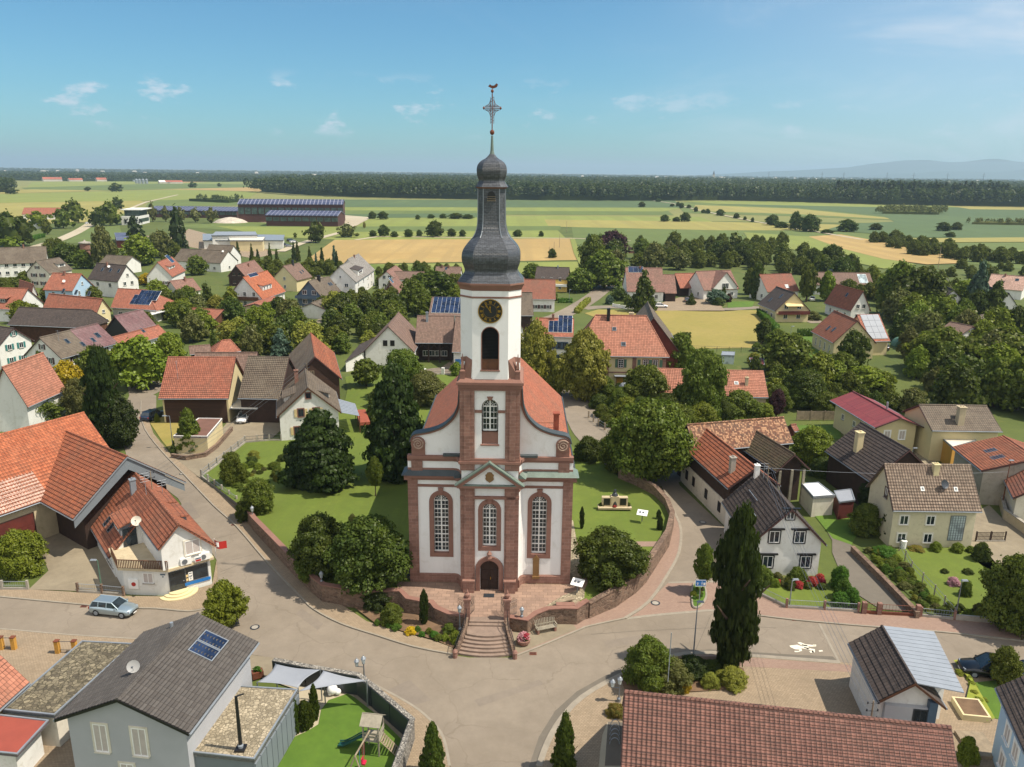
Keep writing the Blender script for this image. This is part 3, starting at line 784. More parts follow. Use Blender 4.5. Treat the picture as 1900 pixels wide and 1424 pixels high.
field('field_deep',(1330,380),(1900,383),(1960,384),(1960,440),(1700,438),(1530,428),(1570,416),(1660,412),(1640,402),(1480,386),z=.22)
field('field_light',(1250,373),(1960,378),(1960,386),(1620,385),(1330,379),z=.26)
field('field_yellow',(1740,379),(1960,380),(1960,391),(1800,389),z=.30)
field('field_deep',(1560,430),(1780,437),(1960,440),(1960,446),(1700,441),z=.30)
field('field_yellow',(1640,444),(1960,441),(1960,450),(1700,451),z=.34)
field('field_ochre',(1500,440),(1560,436),(1700,461),(1780,481),(1775,490),(1720,492),(1640,482),(1560,462),z=.30)
field('field_light',(1380,432),(1500,440),(1600,470),(1700,492),(1640,500),(1500,470),(1390,448),z=.26)
field('field_light',(1850,466),(1960,464),(1960,482),(1900,480),z=.30)
field('field_green',(300,420),(440,412),(640,415),(640,440),(560,442),(480,430),z=.05)
field('field_light',(400,420),(560,422),(690,418),(640,446),(500,440),z=.10)
field('field_green',(118,452),(230,449),(222,419),(172,420),z=.08)
field('field_yellow',(-60,420),(190,412),(230,396),(270,378),(240,360),(-60,366),z=.06)
field('field_green',(270,384),(440,382),(440,368),(300,370),(275,377),z=.12)
field('field_light',(-60,362),(330,352),(480,357),(460,368),(300,372),(-60,378),z=.16)
field('field_ochre',(100,352),(470,346),(490,356),(330,352),z=.2)
field('field_green',(40,349),(300,341),(480,343),(470,348),(60,357),z=.22)
field('field_yellow',(-60,356),(60,352),(200,354),(-60,362),z=.24)
field('field_ochre',(300,333),(560,327),(560,332),(330,340),z=.2)
field('field_light',(60,338),(300,336),(480,332),(480,341),(50,348),z=.16)
field('dry_meadow',(1085,582),(1110,575),(1240,577),(1405,576),(1432,606),(1428,634),(1396,646),(1180,650),(1215,610),(1120,596),z=.06)
field('lawn',(640,512),(850,514),(850,498),(650,490),z=.09)
def track(pts,w,z,m_='path_pale',name='field_track'):return strip(name,[G(x,y)for x,y in pts],w,z,m_)
track([(1213,373),(1246,378),(1285,388),(1340,400),(1400,412),(1470,424),(1520,432),(1565,440),(1600,446)],3.5,.42)
track([(660,446),(700,440),(800,441),(1060,443),(1170,448)],3.5,.22)
track([(233,391),(270,376),(330,362)],4,.3);track([(520,468),(560,452),(640,430),(680,404)],5,.3,'path_pale')
track([(1062,444),(1070,470),(1080,490),(1100,520)],3,.3,'field_light')
track([(232,500),(110,458)],1,.01)
strip('road',smooth_line([G(x,y)for x,y in((10,474),(60,460),(110,445),(150,427),(172,412),(178,404))]),7,.04,'path_pale')
strip('road',smooth_line([G(x,y)for x,y in((1160,512),(1134,524),(1105,548),(1075,568),(1035,588),(990,602),(930,640))]),6.0,.05,'asphalt')
strip('road',smooth_line([G(x,y)for x,y in((1082,573),(1130,570),(1240,574),(1330,576),(1420,572),(1520,600))]),5.0,.06,'asphalt')
ground_poly('forecourt',[(1216,577),(1216,566),(1262,552),(1325,552),(1345,577)],.07,'pavers_beige')
strip('road',smooth_line([G(x,y)for x,y in((700,556),(640,572),(560,578),(480,560))]),5.0,.05,'asphalt')
strip('road',smooth_line([G(x,y)for x,y in((580,506),(620,560),(600,600))]),4.5,.06,'yard')
ground_poly('car_park',[(268,438),(330,440),(350,425),(520,470),(470,480),(330,455)],.05,'pavers_beige')
ground_poly('car_park',[(430,411),(660,420),(690,404),(640,400)],.2,'path_pale')
ground_poly('lane',[(780,700),(858,712),(850,662),(800,694)],.05,'pavers_beige')
strip('lane',smooth_line([G(x,y)for x,y in((760,700),(840,690),(930,690),(1010,700),(1055,735),(1090,772),(1112,806),(1160,850),(1205,880),(1240,900))]),8.0,.06,'asphalt')
ROAD=[(-60,1103),(0,1109),(160,1124),(250,1130),(291,1131),(349,1136),(387,1128),(404,1072),(402,1040),(330,925),(262,872),(236,850),(222,800),(228,760),(240,735),(236,712),(300,700),(300,725),(262,745),(262,770),(270,799),(299,837),(338,878),(397,940),(439,978),(498,1047),(555,1106),(582,1132),(633,1159),(700,1181),(768,1202),(845,1217),(870,1221),(946,1221),(952,1221),(1074,1171),(1092,1164),(1160,1149),(1204,1118),(1240,1066),(1260,1026),(1263,983),(1251,952),(1235,918),(1216,880),(1150,830),(1215,815),(1262,902),(1345,980),(1345,1081),(1400,1090),(1394,1142),(1476,1152),(1599,1163),(1741,1174),(1845,1185),(1960,1197),(1960,1290),(1790,1250),(1640,1240),(1558,1231),(1395,1219),(1314,1213),(1243,1220),(1150,1256),(1081,1295),(1041,1337),(1016,1380),(1000,1424),(975,1520),(830,1520),(834,1424),(823,1372),(800,1340),(763,1310),(696,1273),(665,1251),(505,1222),(478,1217),(255,1188),(126,1180),(23,1171),(-60,1165)]
ground_poly('road',ROAD,.03,'asphalt')
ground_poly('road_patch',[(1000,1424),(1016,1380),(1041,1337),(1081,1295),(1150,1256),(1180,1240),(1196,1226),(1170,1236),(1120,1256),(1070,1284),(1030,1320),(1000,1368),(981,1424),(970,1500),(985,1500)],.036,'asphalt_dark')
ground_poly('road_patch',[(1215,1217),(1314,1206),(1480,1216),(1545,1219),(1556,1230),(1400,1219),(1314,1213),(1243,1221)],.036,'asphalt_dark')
ground_poly('road_patch',[(1320,1140),(1394,1146),(1520,1158),(1558,1226),(1480,1214),(1314,1205)],.033,'asphalt')
ground_poly('crossing',[(1160,1149),(1204,1118),(1240,1082),(1335,1080),(1400,1092),(1394,1142),(1325,1133),(1289,1136)],.04,'pavers_red')
def pave(m_,*pts,z=.12,name='pavement'):return ground_poly(name,pts,z,m_,thick=.2)
pave('pavers_beige',(-60,1103),(0,1109),(160,1124),(250,1130),(291,1131),(349,1136),(387,1128),(404,1072),(402,1042),(394,1086),(316,1109),(232,1108),(145,1101),(53,1096),(-60,1090))
pave('pavers_beige',(270,799),(299,837),(338,878),(397,940),(439,978),(498,1047),(555,1106),(582,1132),(633,1159),(700,1181),(768,1202),(845,1217),(839,1204),(806,1192),(730,1171),(680,1155),(640,1128),(596,1108),(575,1090),(480,975),(437,938),(374,892),(318,846),(285,806),(272,770),(262,770),z=.13)
pave('pavers_red',(952,1221),(1074,1171),(1092,1164),(1160,1149),(1204,1118),(1240,1066),(1260,1026),(1263,983),(1251,952),(1235,918),(1225,905),(1235,930),(1246,960),(1240,985),(1205,1035),(1196,1062),(1150,1096),(1095,1130),(1060,1158),(1000,1162),(946,1166),z=.13)
ground_poly('bench_plaza',[(953,1218),(1070,1170),(1060,1156),(1010,1160),(948,1164)],.136,'yard')
pave('pavers_red',(1394,1142),(1476,1152),(1599,1163),(1741,1174),(1845,1185),(1960,1197),(1960,1166),(1900,1162),(1853,1157),(1771,1151),(1706,1144),(1602,1138),(1529,1134),(1459,1129),(1406,1103),(1394,1090))
pave('pavers_beige',(1000,1424),(1016,1380),(1041,1337),(1081,1295),(1150,1256),(1243,1220),(1314,1213),(1395,1219),(1558,1231),(1640,1240),(1790,1250),(1960,1290),(1960,1600),(980,1600),z=.11,name='courtyard')
ground_poly('pavement_strip',[(1243,1223),(1314,1217),(1395,1223),(1558,1235),(1620,1240),(1610,1252),(1552,1248),(1395,1240),(1310,1232)],.118,'pavers_red')
pave('pavers_beige',(834,1424),(823,1372),(800,1340),(763,1310),(696,1273),(680,1262),(690,1283),(762,1343),(770,1365),(745,1424),(735,1500),(830,1500))
pave('pavers_beige',(-60,1165),(23,1171),(126,1180),(255,1188),(330,1196),(300,1424),(-60,1500),name='forecourt')
pave('yard',(455,1216),(505,1223),(560,1238),(668,1251),(664,1262),(500,1262),(460,1250),name='terrace')
ground_poly('farmyard',[(-80,960),(60,940),(220,960),(230,1060),(232,1104),(145,1098),(100,1096),(53,1095),(90,1060),(60,985)],.05,'yard')
ground_poly('farmyard',[(318,846),(374,890),(455,822),(500,818),(520,800),(520,745),(440,748),(425,780),(385,830)],.05,'yard')
ground_poly('dry_lawn',[(278,785),(300,775),(360,775),(330,800),(318,840),(300,818)],.06,'dry_meadow')
ground_poly('front_yard',[(240,720),(290,735),(290,760),(262,770),(262,745)],.05,'asphalt')
ground_poly('driveway',[(1520,960),(1544,1004),(1544,1026),(1555,1053),(1588,1102),(1634,1132),(1702,1137),(1582,1015),(1556,985),(1540,955)],.05,'asphalt_dark')
ground_poly('driveway',[(1812,950),(1835,938),(1862,965),(1960,1030),(1960,1075),(1860,1080),(1815,1045),(1800,1010)],.05,'yard')
ground_poly('farm_lane',[(1697,836),(1728,850),(1740,862),(1705,862),(1690,842)],.05,'gravel')
ground_poly('lawn',[(1398,1096),(1462,1127),(1530,1131),(1592,1132),(1556,1088),(1440,1082)],.05,'lawn')
ground_poly('lawn',[(1650,1020),(1820,1015),(1880,1080),(1900,1150),(1760,1146),(1700,1085)],.05,'lawn')
ground_poly('lawn',[(1502,946),(1540,930),(1600,975),(1580,1012),(1545,1000)],.06,'lawn_bright')
ground_poly('lawn',[(1470,790),(1560,790),(1560,815),(1480,812)],.06,'lawn_bright')
ground_poly('vegetable_bed',[(1600,1018),(1650,1020),(1710,1090),(1760,1146),(1722,1140),(1660,1080)],.07,'garden')
ground_poly('lawn',[(1430,735),(1560,735),(1560,690),(1430,690)],.05,'lawn_bright')
ground_poly('lawn',[(1478,625),(1512,625),(1520,652),(1545,680),(1500,665)],.05,'lawn_bright')
ground_poly('lawn',[(640,700),(700,690),(720,760),(680,830),(655,770)],.05,'lawn')
ground_poly('lawn',[(1350,572),(1396,570),(1400,560),(1350,560)],.08,'lawn_bright')
def kerb(pts,z=.14,w=.16,k=3,m_='kerb'):return strip('kerb',smooth_line([G(x,y)for x,y in pts],k),w,z,m_,thick=.2)
kerb([(262,745),(262,770),(270,799),(299,837),(338,878),(397,940),(439,978),(498,1047),(555,1106),(582,1132),(633,1159),(700,1181),(768,1202),(845,1217)],.15)
kerb([(952,1221),(1010,1198),(1074,1171),(1092,1164),(1160,1149)],.15);kerb([(1160,1149),(1204,1118),(1240,1066),(1260,1026),(1263,983),(1251,952),(1235,918)],.15,.3)
kerb([(-60,1104),(0,1109),(160,1124),(250,1130),(291,1131),(349,1136),(380,1131)],.14);kerb([(1394,1142),(1476,1152),(1599,1163),(1741,1174),(1845,1185),(1960,1197)],.14)
kerb([(1160,1149),(1220,1142),(1289,1136),(1325,1134),(1394,1142)],.05,.35);kerb([(1240,1082),(1335,1080)],.05,.3)
kerb([(-60,1165),(23,1171),(126,1180),(255,1188)],.14);kerb([(834,1424),(823,1372),(800,1340),(763,1310),(696,1273)],.13,.2)
kerb([(1000,1424),(1016,1380),(1041,1337),(1081,1295),(1150,1256),(1243,1220),(1314,1213),(1395,1219),(1558,1231)],.13,.45)
def mark(pts,z=.042):ground_poly('road_marking',pts,z,'marking')
def ph(x,y):return(1400+x/3.8,1140+y/3.8)
for pl in([(245,225),(300,218),(350,235),(395,243),(370,250),(310,240),(255,236)],[(300,203),(320,200),(360,215),(430,222),(435,230),(400,232),(360,228),(330,222)],[(330,215),(372,222),(385,243),(425,250),(425,272),(408,274),(400,258),(350,240)],[(255,236),(300,240),(330,245),(335,262),(310,268),(318,252),(285,250)],[(385,262),(412,258),(420,272),(395,276)],[(452,258),(478,256),(482,265),(456,268)],[(410,216),(434,217),(436,224),(414,224)],[(280,262),(312,262),(308,270),(284,270)]):
 mark([ph(*q)for q in pl])
for pl in([(1320,1140),(1320.8,1140),(1287,1217),(1286,1217)],):ground_poly('road_seam',pl,.041,'asphalt_dark')
for pts in([(1096,1178),(1180,1172),(1290,1167),(1394,1164),(1440,1166)],[(410,1062),(440,1050),(480,1046)],[(440,990),(400,1000)],[(470,1030),(430,1040)],[(330,880),(300,900)]):strip('road_seam',[G(x,y)for x,y in pts],.05,.043,'asphalt_dark')
for pl in([(560,1130),(600,1158),(590,1170),(548,1140)],[(700,1290),(760,1262),(800,1300),(742,1318)],[(880,1300),(1000,1262),(1010,1270),(890,1312)],[(300,1150),(330,1152),(324,1175),(292,1172)],[(1120,1190),(1200,1178),(1204,1190),(1124,1204)],[(330,940),(352,930),(372,960),(350,968)]):ground_poly('road_patch',pl,.034,'asphalt_old' if ground_mat('asphalt_old','80766a','887d6f',None,.2,1.0,fine=30,bump=.1)else '')
kerb([(1520,1158),(1558,1232)],.045,.22)
for i,(x,y,r)in enumerate(((1216,1120,.45),(1304,970,.42),(1500,1158,.0),(473,1165,.42),(338,880,.38),(332,884,.0))):
 if not r:continue
 q=G(x,y,.0);o=MB().lathe([(r,.05),(r,.062)],(q.x,q.y),20).build('manhole_cover','dark_metal');tag(o,['round manhole cover with a pale centre in the red brick crossing','manhole cover in the shaded side road by the white farm wall','','manhole cover in the road beside the round street tree','manhole cover in the road below the fenced garden'][i],'manhole cover')
 MB().lathe([(r*.7,.063),(r*.7,.068)],(q.x,q.y),16).build('cover_plate','concrete',o)
for x,y,w_,h_,l in((989,1214,.6,.4,'rusty drain grate at the kerb below the wooden bench'),(156,1126,.6,.4,'drain grate at the kerb left of the silver estate car'),(1474,1151,.5,.35,'drain grate at the kerb before the white fork house'),(433,975,.5,.3,'drain grate beside the long churchyard wall kerb')):
 q=G(x,y);o=MB().box(q.x-w_/2,q.x+w_/2,q.y-h_/2,q.y+h_/2,.04,.06).build('drain_grate','rust');tag(o,l,'drain')
 g=MB()
 for k in range(5):xx=q.x-w_/2+w_*(k+.7)/6;g.box(xx,xx+.05,q.y-h_/2+.04,q.y+h_/2-.04,.06,.068)
 g.build('slots','black_paint',o)
WL=[(457,940,1.6),(470.6,959,1.7),(506,995,1.8),(555,1045,1.9),(582,1068.5,1.95),(599,1083,1.95),(633,1088.6,1.95),(670.7,1094,1.9),(742,1094,1.85),(756,1108,1.7),(781,1113,1.6),(801,1116,1.5),(809,1126,1.45),(831.6,1136,1.4),(858,1141,1.4),(872,1142,1.4)]
WR=[(942,1143,1.5),(948,1143.6,1.5),(978,1148.6,1.45),(993,1137,1.6),(1016,1128,1.75),(1046,1126,1.8),(1069,1127,1.8),(1084,1116,1.9),(1090.6,1113,2.0)]
WR2=[(1092,1118,1.7),(1142,1090.5,2.1),(1178,1066,2.1),(1197,1048,2.1),(1240,983,2.1),(1248,950,2.0),(1238,925,1.9),(1217,902,1.8),(1180,880,1.8),(1150,866,1.8)]
def wallpts(L):return[G(x,y,z)for x,y,z in L]
wl,wr_,wr2=wallpts(WL),wallpts(WR),wallpts(WR2)
def yz(y):t=min(1,max(0,(y-78)/24));t=t*t*(3-2*t);return ZT*(1-t)+.12*t
west=[G(374,885),G(455,822),G(520,812),G(600,800),G(640,745),G(650,700)]
outl=[Vector((p.x,p.y,0))for p in wl]+[cf(-2.0,-4.9,0),cf(2.0,-4.9,0)]+[Vector((p.x,p.y,0))for p in wr_]+[Vector((p.x,p.y,0))for p in wr2]+[G(1106,850),G(1062,830),G(1020,745),G(985,715),G(900,704),G(760,690)]+[Vector((p.x,p.y,0))for p in reversed(west)]
bm=bmesh.new();vs=[bm.verts.new((p.x,p.y,0))for p in outl]
for t in tessellate_polygon([[Vector((p.x,p.y,0))for p in outl]]):
 try:bm.faces.new([vs[i]for i in t])
 except ValueError:pass
for y in range(60,112,2):bmesh.ops.bisect_plane(bm,geom=bm.verts[:]+bm.edges[:]+bm.faces[:],plane_co=(0,y,0),plane_no=(0,1,0))
for v in bm.verts:v.co.z=yz(v.co.y)
for f in bm.faces:
 f.normal_update()
 if f.normal.z<0:f.normal_flip()
me=bpy.data.meshes.new('churchyard_lawn');bm.to_mesh(me);bm.free();auto_uv(me);me.materials.append(MATS['lawn']);o=bpy.data.objects.new('churchyard_lawn',me);COL.objects.link(o);o['kind']='structure'
def flat_at(name,pts,z,m_):
 P_=[Vector((p.x,p.y,z))for p in pts];tr=tessellate_polygon([[Vector((p.x,p.y,0))for p in P_]]);mb=MB();mb.v=[tuple(p)for p in P_];mb.f=[tuple(t)for t in tr];o=mb.build(name,m_);o['kind']='structure';return o
flat_at('church_terrace',[cf(-9.2,1.5,0),Vector((wl[8].x,wl[8].y,0))]+[Vector((p.x,p.y,0))for p in wl[9:]]+[cf(-1.9,-4.9,0),cf(1.9,-4.9,0)]+[Vector((p.x,p.y,0))for p in wr_]+[cf(8.5,-1.5,0),cf(9.6,2,0),cf(9.6,6,0),cf(7.5,6,0),cf(7.5,1.5,0)],ZT+.012,'flagstone')
flat_at('gravel_path',[cf(4.0,-4.0,0),cf(6.2,-3.6,0),cf(9.0,-1.0,0),cf(9.2,1.0,0),cf(7,-.6,0)],ZT+.02,'gravel')
flat_at('garden_path',[cf(9.0,9.5,0),cf(9.0,10.6,0),cf(18.0,11.0,0),cf(18.0,9.8,0)],ZT+.02,'pavers_red')
flat_at('garden_path',[cf(12.8,10.5,0),cf(13.9,10.5,0),cf(13.6,14.0,0),cf(12.7,14.0,0)],ZT+.024,'pavers_red')
flat_at('side_path',[cf(7.4,2,0),cf(9.2,2,0),cf(9.0,16,0),cf(7.4,16,0)],ZT+.016,'gravel')
flat_at('side_path',[cf(-8.6,2,0),cf(-7.4,2,0),cf(-7.4,20,0),cf(-8.6,20,0)],ZT+.016,'gravel')
def stone_wall(label,pts,thick=.45,m_='rubble',coping='sandstone_plain',zb=-.2,name='stone_wall',cap=.09):
 """retaining wall whose top follows the given points"""
 c=sum(pts,Vector())/len(pts);root=empty(name,(c.x,c.y,0),0,label,'wall');L,R=strip_pts(pts,thick);mb,cp=MB(),MB();L2,R2=strip_pts(pts,thick+.12)
 for i in range(len(pts)-1):
  q=(L[i],L[i+1],R[i+1],R[i]);mb.hexa([Vector((p.x,p.y,zb))for p in q],[Vector((p.x,p.y,p.z-cap))for p in q])
  q=(L2[i],L2[i+1],R2[i+1],R2[i]);cp.hexa([Vector((p.x,p.y,p.z-cap))for p in q],[Vector((p.x,p.y,p.z))for p in q])
 mb.build('masonry',m_,root);cp.build('coping',coping,root);return root
stone_wall('long red rubble wall round the churchyard, left of the steps, with a pinkish coping',wl)
stone_wall('curved low rubble wall right of the steps, behind the bench and notice board',wr_)
stone_wall('rubble wall climbing along the red brick pavement on the right of the church',wr2,coping='rubble')
SX=0.0
mb=MB();nst=6
for k in range(nst):
 z1=(k+1)*.175;wd=2.35-k*.13;yf=-8.55+k*.31
 N_=10;fr=[(-wd+2*wd*j/N_,yf+.35*(abs(-1+2*j/N_))**2-.1)for j in range(N_+1)]
 for j in range(N_):(xa,ya),(xb,yb)=fr[j],fr[j+1];mb.hexa([(xa,ya,-.1),(xb,yb,-.1),(xb,-4.9,-.1),(xa,-4.9,-.1)],[(xa,ya,z1),(xb,yb,z1),(xb,-4.9,z1),(xa,-4.9,z1)])
mb.box(-1.6,1.6,-5.6,-4.7,0,1.18).box(-1.55,1.55,-5.25,-4.5,0,ZT+.02)
ST=empty('church_stairs',cf(0,-7,0),0,'curved sandstone steps leading up to the church door','stairs');cb(mb,'steps','step_stone',ST)
for sg in(-1,1):
 pl=[cf(sg*2.55,-8.6,.35),cf(sg*2.35,-8.0,.75),cf(sg*2.05,-7.0,1.15),cf(sg*1.85,-6.2,1.5),cf(sg*1.8,-5.2,1.7)];L,R=strip_pts(pl,.3);m2=MB()
 for i in range(len(pl)-1):q=(L[i],L[i+1],R[i+1],R[i]);m2 .hexa([Vector((p.x,p.y,-.1))for p in q],[Vector((p.x,p.y,p.z))for p in q])
 m2 .build('stair_cheek','rubble',ST);rl=MB();top=[p+ZV*.85 for p in pl];rl.tube(smooth_line(top,3),.03,5);rl.tube(smooth_line([p+ZV*.35 for p in pl],3),.02,4)
 for i in range(len(pl)-1):
  for f_ in(0,.25,.5,.75):p=pl[i].lerp(pl[i+1],f_);rl.tube([p,p+ZV*.85],.018,4)
 rl.build('handrail','black_paint',ST);q=cf(sg*2.55,-8.75,0);MB().lathe([(.2,-.1),(.2,.55),(.25,.6),(.17,.75),(.05,.85)],(q.x,q.y),10).build('newel_stone','sandstone',ST)
 gp_=empty('gate_pillar',cf(sg*1.78,-4.75,0),0,('left' if sg<0 else 'right')+' sandstone gate pillar with urn and iron gate leaf above the church steps','gate pillar')
 q=cf(sg*1.78,-4.75,0);m2=MB().box(-.26,.26,-.26,.26,.2,ZT+1.9,lambda x,y,z:q+Vector((x,y,z))).box(-.34,.34,-.34,.34,ZT+1.9,ZT+2.1,lambda x,y,z:q+Vector((x,y,z)))
 m2 .build('pillar','sandstone',gp_);MB().lathe([(.12,ZT+2.1),(.24,ZT+2.25),(.26,ZT+2.45),(.1,ZT+2.6),(.12,ZT+2.7),(.02,ZT+2.95)],(q.x,q.y),10).build('urn','sandstone_plain',gp_)
 g=MB()
 for dx,dy in((-sg*.35,.9),(sg*.55,.5)):
  a_=q+Vector((dx*.3,.25,ZT));b_=q+Vector((dx*1.6,dy+.4,ZT))
  for k in range(8):p=a_.lerp(b_,k/7);g.tube([p,p+ZV*(1.5+.3*math.sin(k/7*math.pi))],.016,4)
  for zz in(.15,.8,1.45):g.tube([a_+ZV*zz,b_+ZV*zz],.02,4)
  for k in range(4):
   p=a_.lerp(b_,(k+.5)/4)+ZV*1.1;g.tube([p+(b_-a_).normalized()*.13*math.cos(t)+ZV*.2*math.sin(t)for t in np.linspace(0,2*math.pi,9)],.013,4,False)
 g.build('gate_leaf','black_paint',gp_)
flat_at('flower_bed',[G(x,y)for x,y in((660,1132),(700,1162),(731,1170),(806,1190),(842,1206),(856,1180),(862,1168),(830,1164),(800,1150),(756,1140),(742,1126),(700,1122),(640,1116))],.17,'soil')
flat_at('planting_bed',[G(x,y)for x,y in((1158,1282),(1150,1258),(1190,1236),(1250,1222),(1330,1222),(1380,1245),(1384,1275),(1340,1284),(1240,1290))],.2,'soil')
def hills(name,pts,D0,depth,mat_):
 mb=MB();n=len(pts);rows=6;W_=[(G(x,400).x/G(x,400).y*D0,CAMH+D0*math.tan(math.atan((319.5+(x-950)*.0112-y)/FPX)))for x,y in pts]
 for r in range(rows+1):
  f_=r/rows;k=math.sin(f_*math.pi)**.8 if 0<r<rows else 0
  for i,(x,z)in enumerate(W_):mb.v.append((x*(1+f_*depth/D0),D0-depth/2+f_*depth,z*k+(hash((i,r))%7-3)*2*(0<r<rows)*(z>20)))
 for r in range(rows):
  for i in range(n-1):a=r*n+i;mb.f.append((a,a+1,a+n+1,a+n))
 o=mb.build(name,mat_,smooth=True);o['kind']='structure'
plain('hill_far','33483a',.95,.1,.001)
sm_=smooth_line([Vector((x,y,0))for x,y in((1250,326),(1400,318),(1500,313),(1580,303),(1640,299),(1700,303),(1760,297),(1820,303),(1880,292),(1960,288),(2060,296))],5)
hills('hills',[(p.x,p.y)for p in sm_],15500,2500,'hill_far')
sm_=smooth_line([Vector((x,y,0))for x,y in((1500,328),(1620,322),(1700,318),(1780,320),(1850,311),(1960,305),(2060,310))],5)
hills('hills',[(p.x,p.y)for p in sm_],13200,2000,'hill_far')
bx=MB().box(-34000,34000,-60,30000,-1.5,300);hm=bpy.data.materials.new('air');hm.use_nodes=True;t_=hm.node_tree;t_.nodes.clear();oo_=t_.nodes.new('ShaderNodeOutputMaterial');pv=t_.nodes.new('ShaderNodeVolumePrincipled')
pv.inputs['Color'].default_value=(0.62,0.84,1.0,1);pv.inputs['Density'].default_value=0.00009;pv.inputs['Anisotropy'].default_value=0.2;t_.links.new(pv.outputs[0],oo_.inputs['Volume'])
hz=bx.build('haze',hm,uv=False);hz['kind']='stuff';hz.display_type='WIRE'
# the church
def band(path,z0,z1,out,back=.3,mb=None,out2=None):
 """course following the plan path (given facing -y); out2: different reach at the top"""
 mb=mb or MB();P_=[Vector((x,y,0))for x,y in path];o,i_=[],[]
 for k,p in enumerate(P_):
  d=(P_[min(k+1,len(P_)-1)]-P_[max(k-1,0)]).normalized();n=Vector((d.y,-d.x,0))
  o.append((p,n))
 o2=out if out2 is None else out2
 for k in range(len(P_)-1):
  (p,n),(q,m_)=o[k],o[k+1]
  b=[p-n*back,q-m_*back,q+m_*out,p+n*out];t=[p-n*back,q-m_*back,q+m_*o2,p+n*o2]
  mb.hexa([x+ZV*z0 for x in b],[x+ZV*z1 for x in t])
 return mb
def wingpath(sg):
 pts=[(-7.75,1.7),(-3.45,1.7),(-3.15,1.62),(-2.92,1.4),(-2.78,1.1),(-2.70,.7)]
 return pts if sg<0 else[(-x,y)for x,y in reversed(pts)]
def arch_wall(mb,x0,x1,y0,y1,z0,z1,cx,w,zb,zt,n=12):
 """wall slab between y0 and y1 with an arched opening"""
 r=w/2;zs=zt-r
 mb.box(x0,cx-r,y0,y1,z0,z1);mb.box(cx+r,x1,y0,y1,z0,z1);mb.box(cx-r,cx+r,y0,y1,z0,zb)
 for k in range(n):
  a,b=math.pi*k/n,math.pi*(k+1)/n;xa,xb=cx+r*math.cos(a),cx+r*math.cos(b);za,zb_=zs+r*math.sin(a),zs+r*math.sin(b)
  mb.hexa([(xb,y0,zb_),(xa,y0,za),(xa,y1,za),(xb,y1,zb_)],[(xb,y0,z1),(xa,y0,z1),(xa,y1,z1),(xb,y1,z1)])
 return mb
def arch_ring(mb,cx,y0,y1,w,W_,zb,zt,bottom=True,n=14):
 r,R=w/2,W_/2;zs=zt-r;e=R-r
 mb.box(cx-R,cx-r,y0,y1,zb-(e if bottom else 0),zs);mb.box(cx+r,cx+R,y0,y1,zb-(e if bottom else 0),zs)
 if bottom:mb.box(cx-r,cx+r,y0,y1,zb-e,zb)
 for k in range(n):
  a,b=math.pi*k/n,math.pi*(k+1)/n
  f=[(cx+q*math.cos(t),zs+q*math.sin(t))for q,t in((r,b),(r,a),(R,a),(R,b))]
  mb.hexa([(x,y0,z)for x,z in f],[(x,y1,z)for x,z in f])
 return mb
def church_window(cx,yf,w,zb,zt,rows,depth=.35,fr=None,par=CH,surround=.42,base=None,proud=.06):
 """arched window: stone surround, white bars, dark panes"""
 W_=arch_ring(MB(),cx,yf-proud,yf+depth,w,w+2*surround,zb,zt)
 k_=MB()
 W_=cb(W_,'window','sandstone_plain',par)
 yb=yf+depth-.06;r=w/2;zs=zt-r;f=MB();e=.075
 f.box(cx-r,cx-r+e,yb,yb+.06,zb,zs);f.box(cx+r-e,cx+r,yb,yb+.06,zb,zs);f.box(cx-r,cx+r,yb,yb+.06,zb,zb+.16)
 f.box(cx-.06,cx+.06,yb-.01,yb+.06,zb,zt)
 hh=(zs-zb-.1)/rows
 for k in range(rows+1):z=zb+.1+hh*k;f.box(cx-r,cx+r,yb-.005,yb+.06,z-.05,z+.05)
 for s in(-1,1):
  x=cx+s*r/2;f.box(x-.018,x+.018,yb+.01,yb+.05,zb,zs)
 for k in range(rows):z=zb+.1+hh*(k+.5);f.box(cx-r,cx+r,yb+.01,yb+.05,z-.018,z+.018)
 for t in(30,60,120,150):
  a=D2R(t);d=Vector((math.cos(a),0,math.sin(a)));f.tube([Vector((cx,yb+.03,zs))+d*.22,Vector((cx,yb+.03,zs))+d*r],.02,4)
 for rr in(.36,.62):
  pts=[Vector((cx+r*rr*math.cos(math.pi*k/10),yb+.03,zs+r*rr*math.sin(math.pi*k/10)))for k in range(11)];f.tube(pts,.02,4,False)
 arch_ring(f,cx,yb,yb+.06,w-2*e,w,zb,zt-e,False)
 cb(f,'glazing_bars','white_paint',W_)
 g=MB().box(cx-r,cx+r,yb+.07,yb+.10,zb,zs)
 g.hexa([(cx+r*math.cos(math.pi*k/12),yb+.07,zs+r*math.sin(math.pi*k/12))for k in range(13)],[(cx+r*math.cos(math.pi*k/12),yb+.10,zs+r*math.sin(math.pi*k/12))for k in range(13)])
 cb(g,'pane','glass',W_)
 ks=MB().hexa([(cx-.15,yf-.16,zt-.02),(cx+.15,yf-.16,zt-.02),(cx+.15,yf+.05,zt-.02),(cx-.15,yf+.05,zt-.02)],[(cx-.27,yf-.16,zt+surround+.32),(cx+.27,yf-.16,zt+surround+.32),(cx+.27,yf+.05,zt+surround+.32),(cx-.27,yf+.05,zt+surround+.32)])
 cb(ks,'keystone','sandstone_plain',W_)
 return W_
mb=MB()
for sg in(-1,1):
 cx=sg*4.68;x0,x1=sorted((sg*7.7,sg*3.45))
 arch_wall(mb,x0,x1,1.7,2.15,ZT-1,12.1,cx,1.42+.8,4.0,10.85)
 band(wingpath(sg)[1:]if sg<0 else wingpath(sg)[:-1],ZT-1,12.1,0,.4,mb)
 church_window(cx,1.7,1.42,4.4,10.45,6)
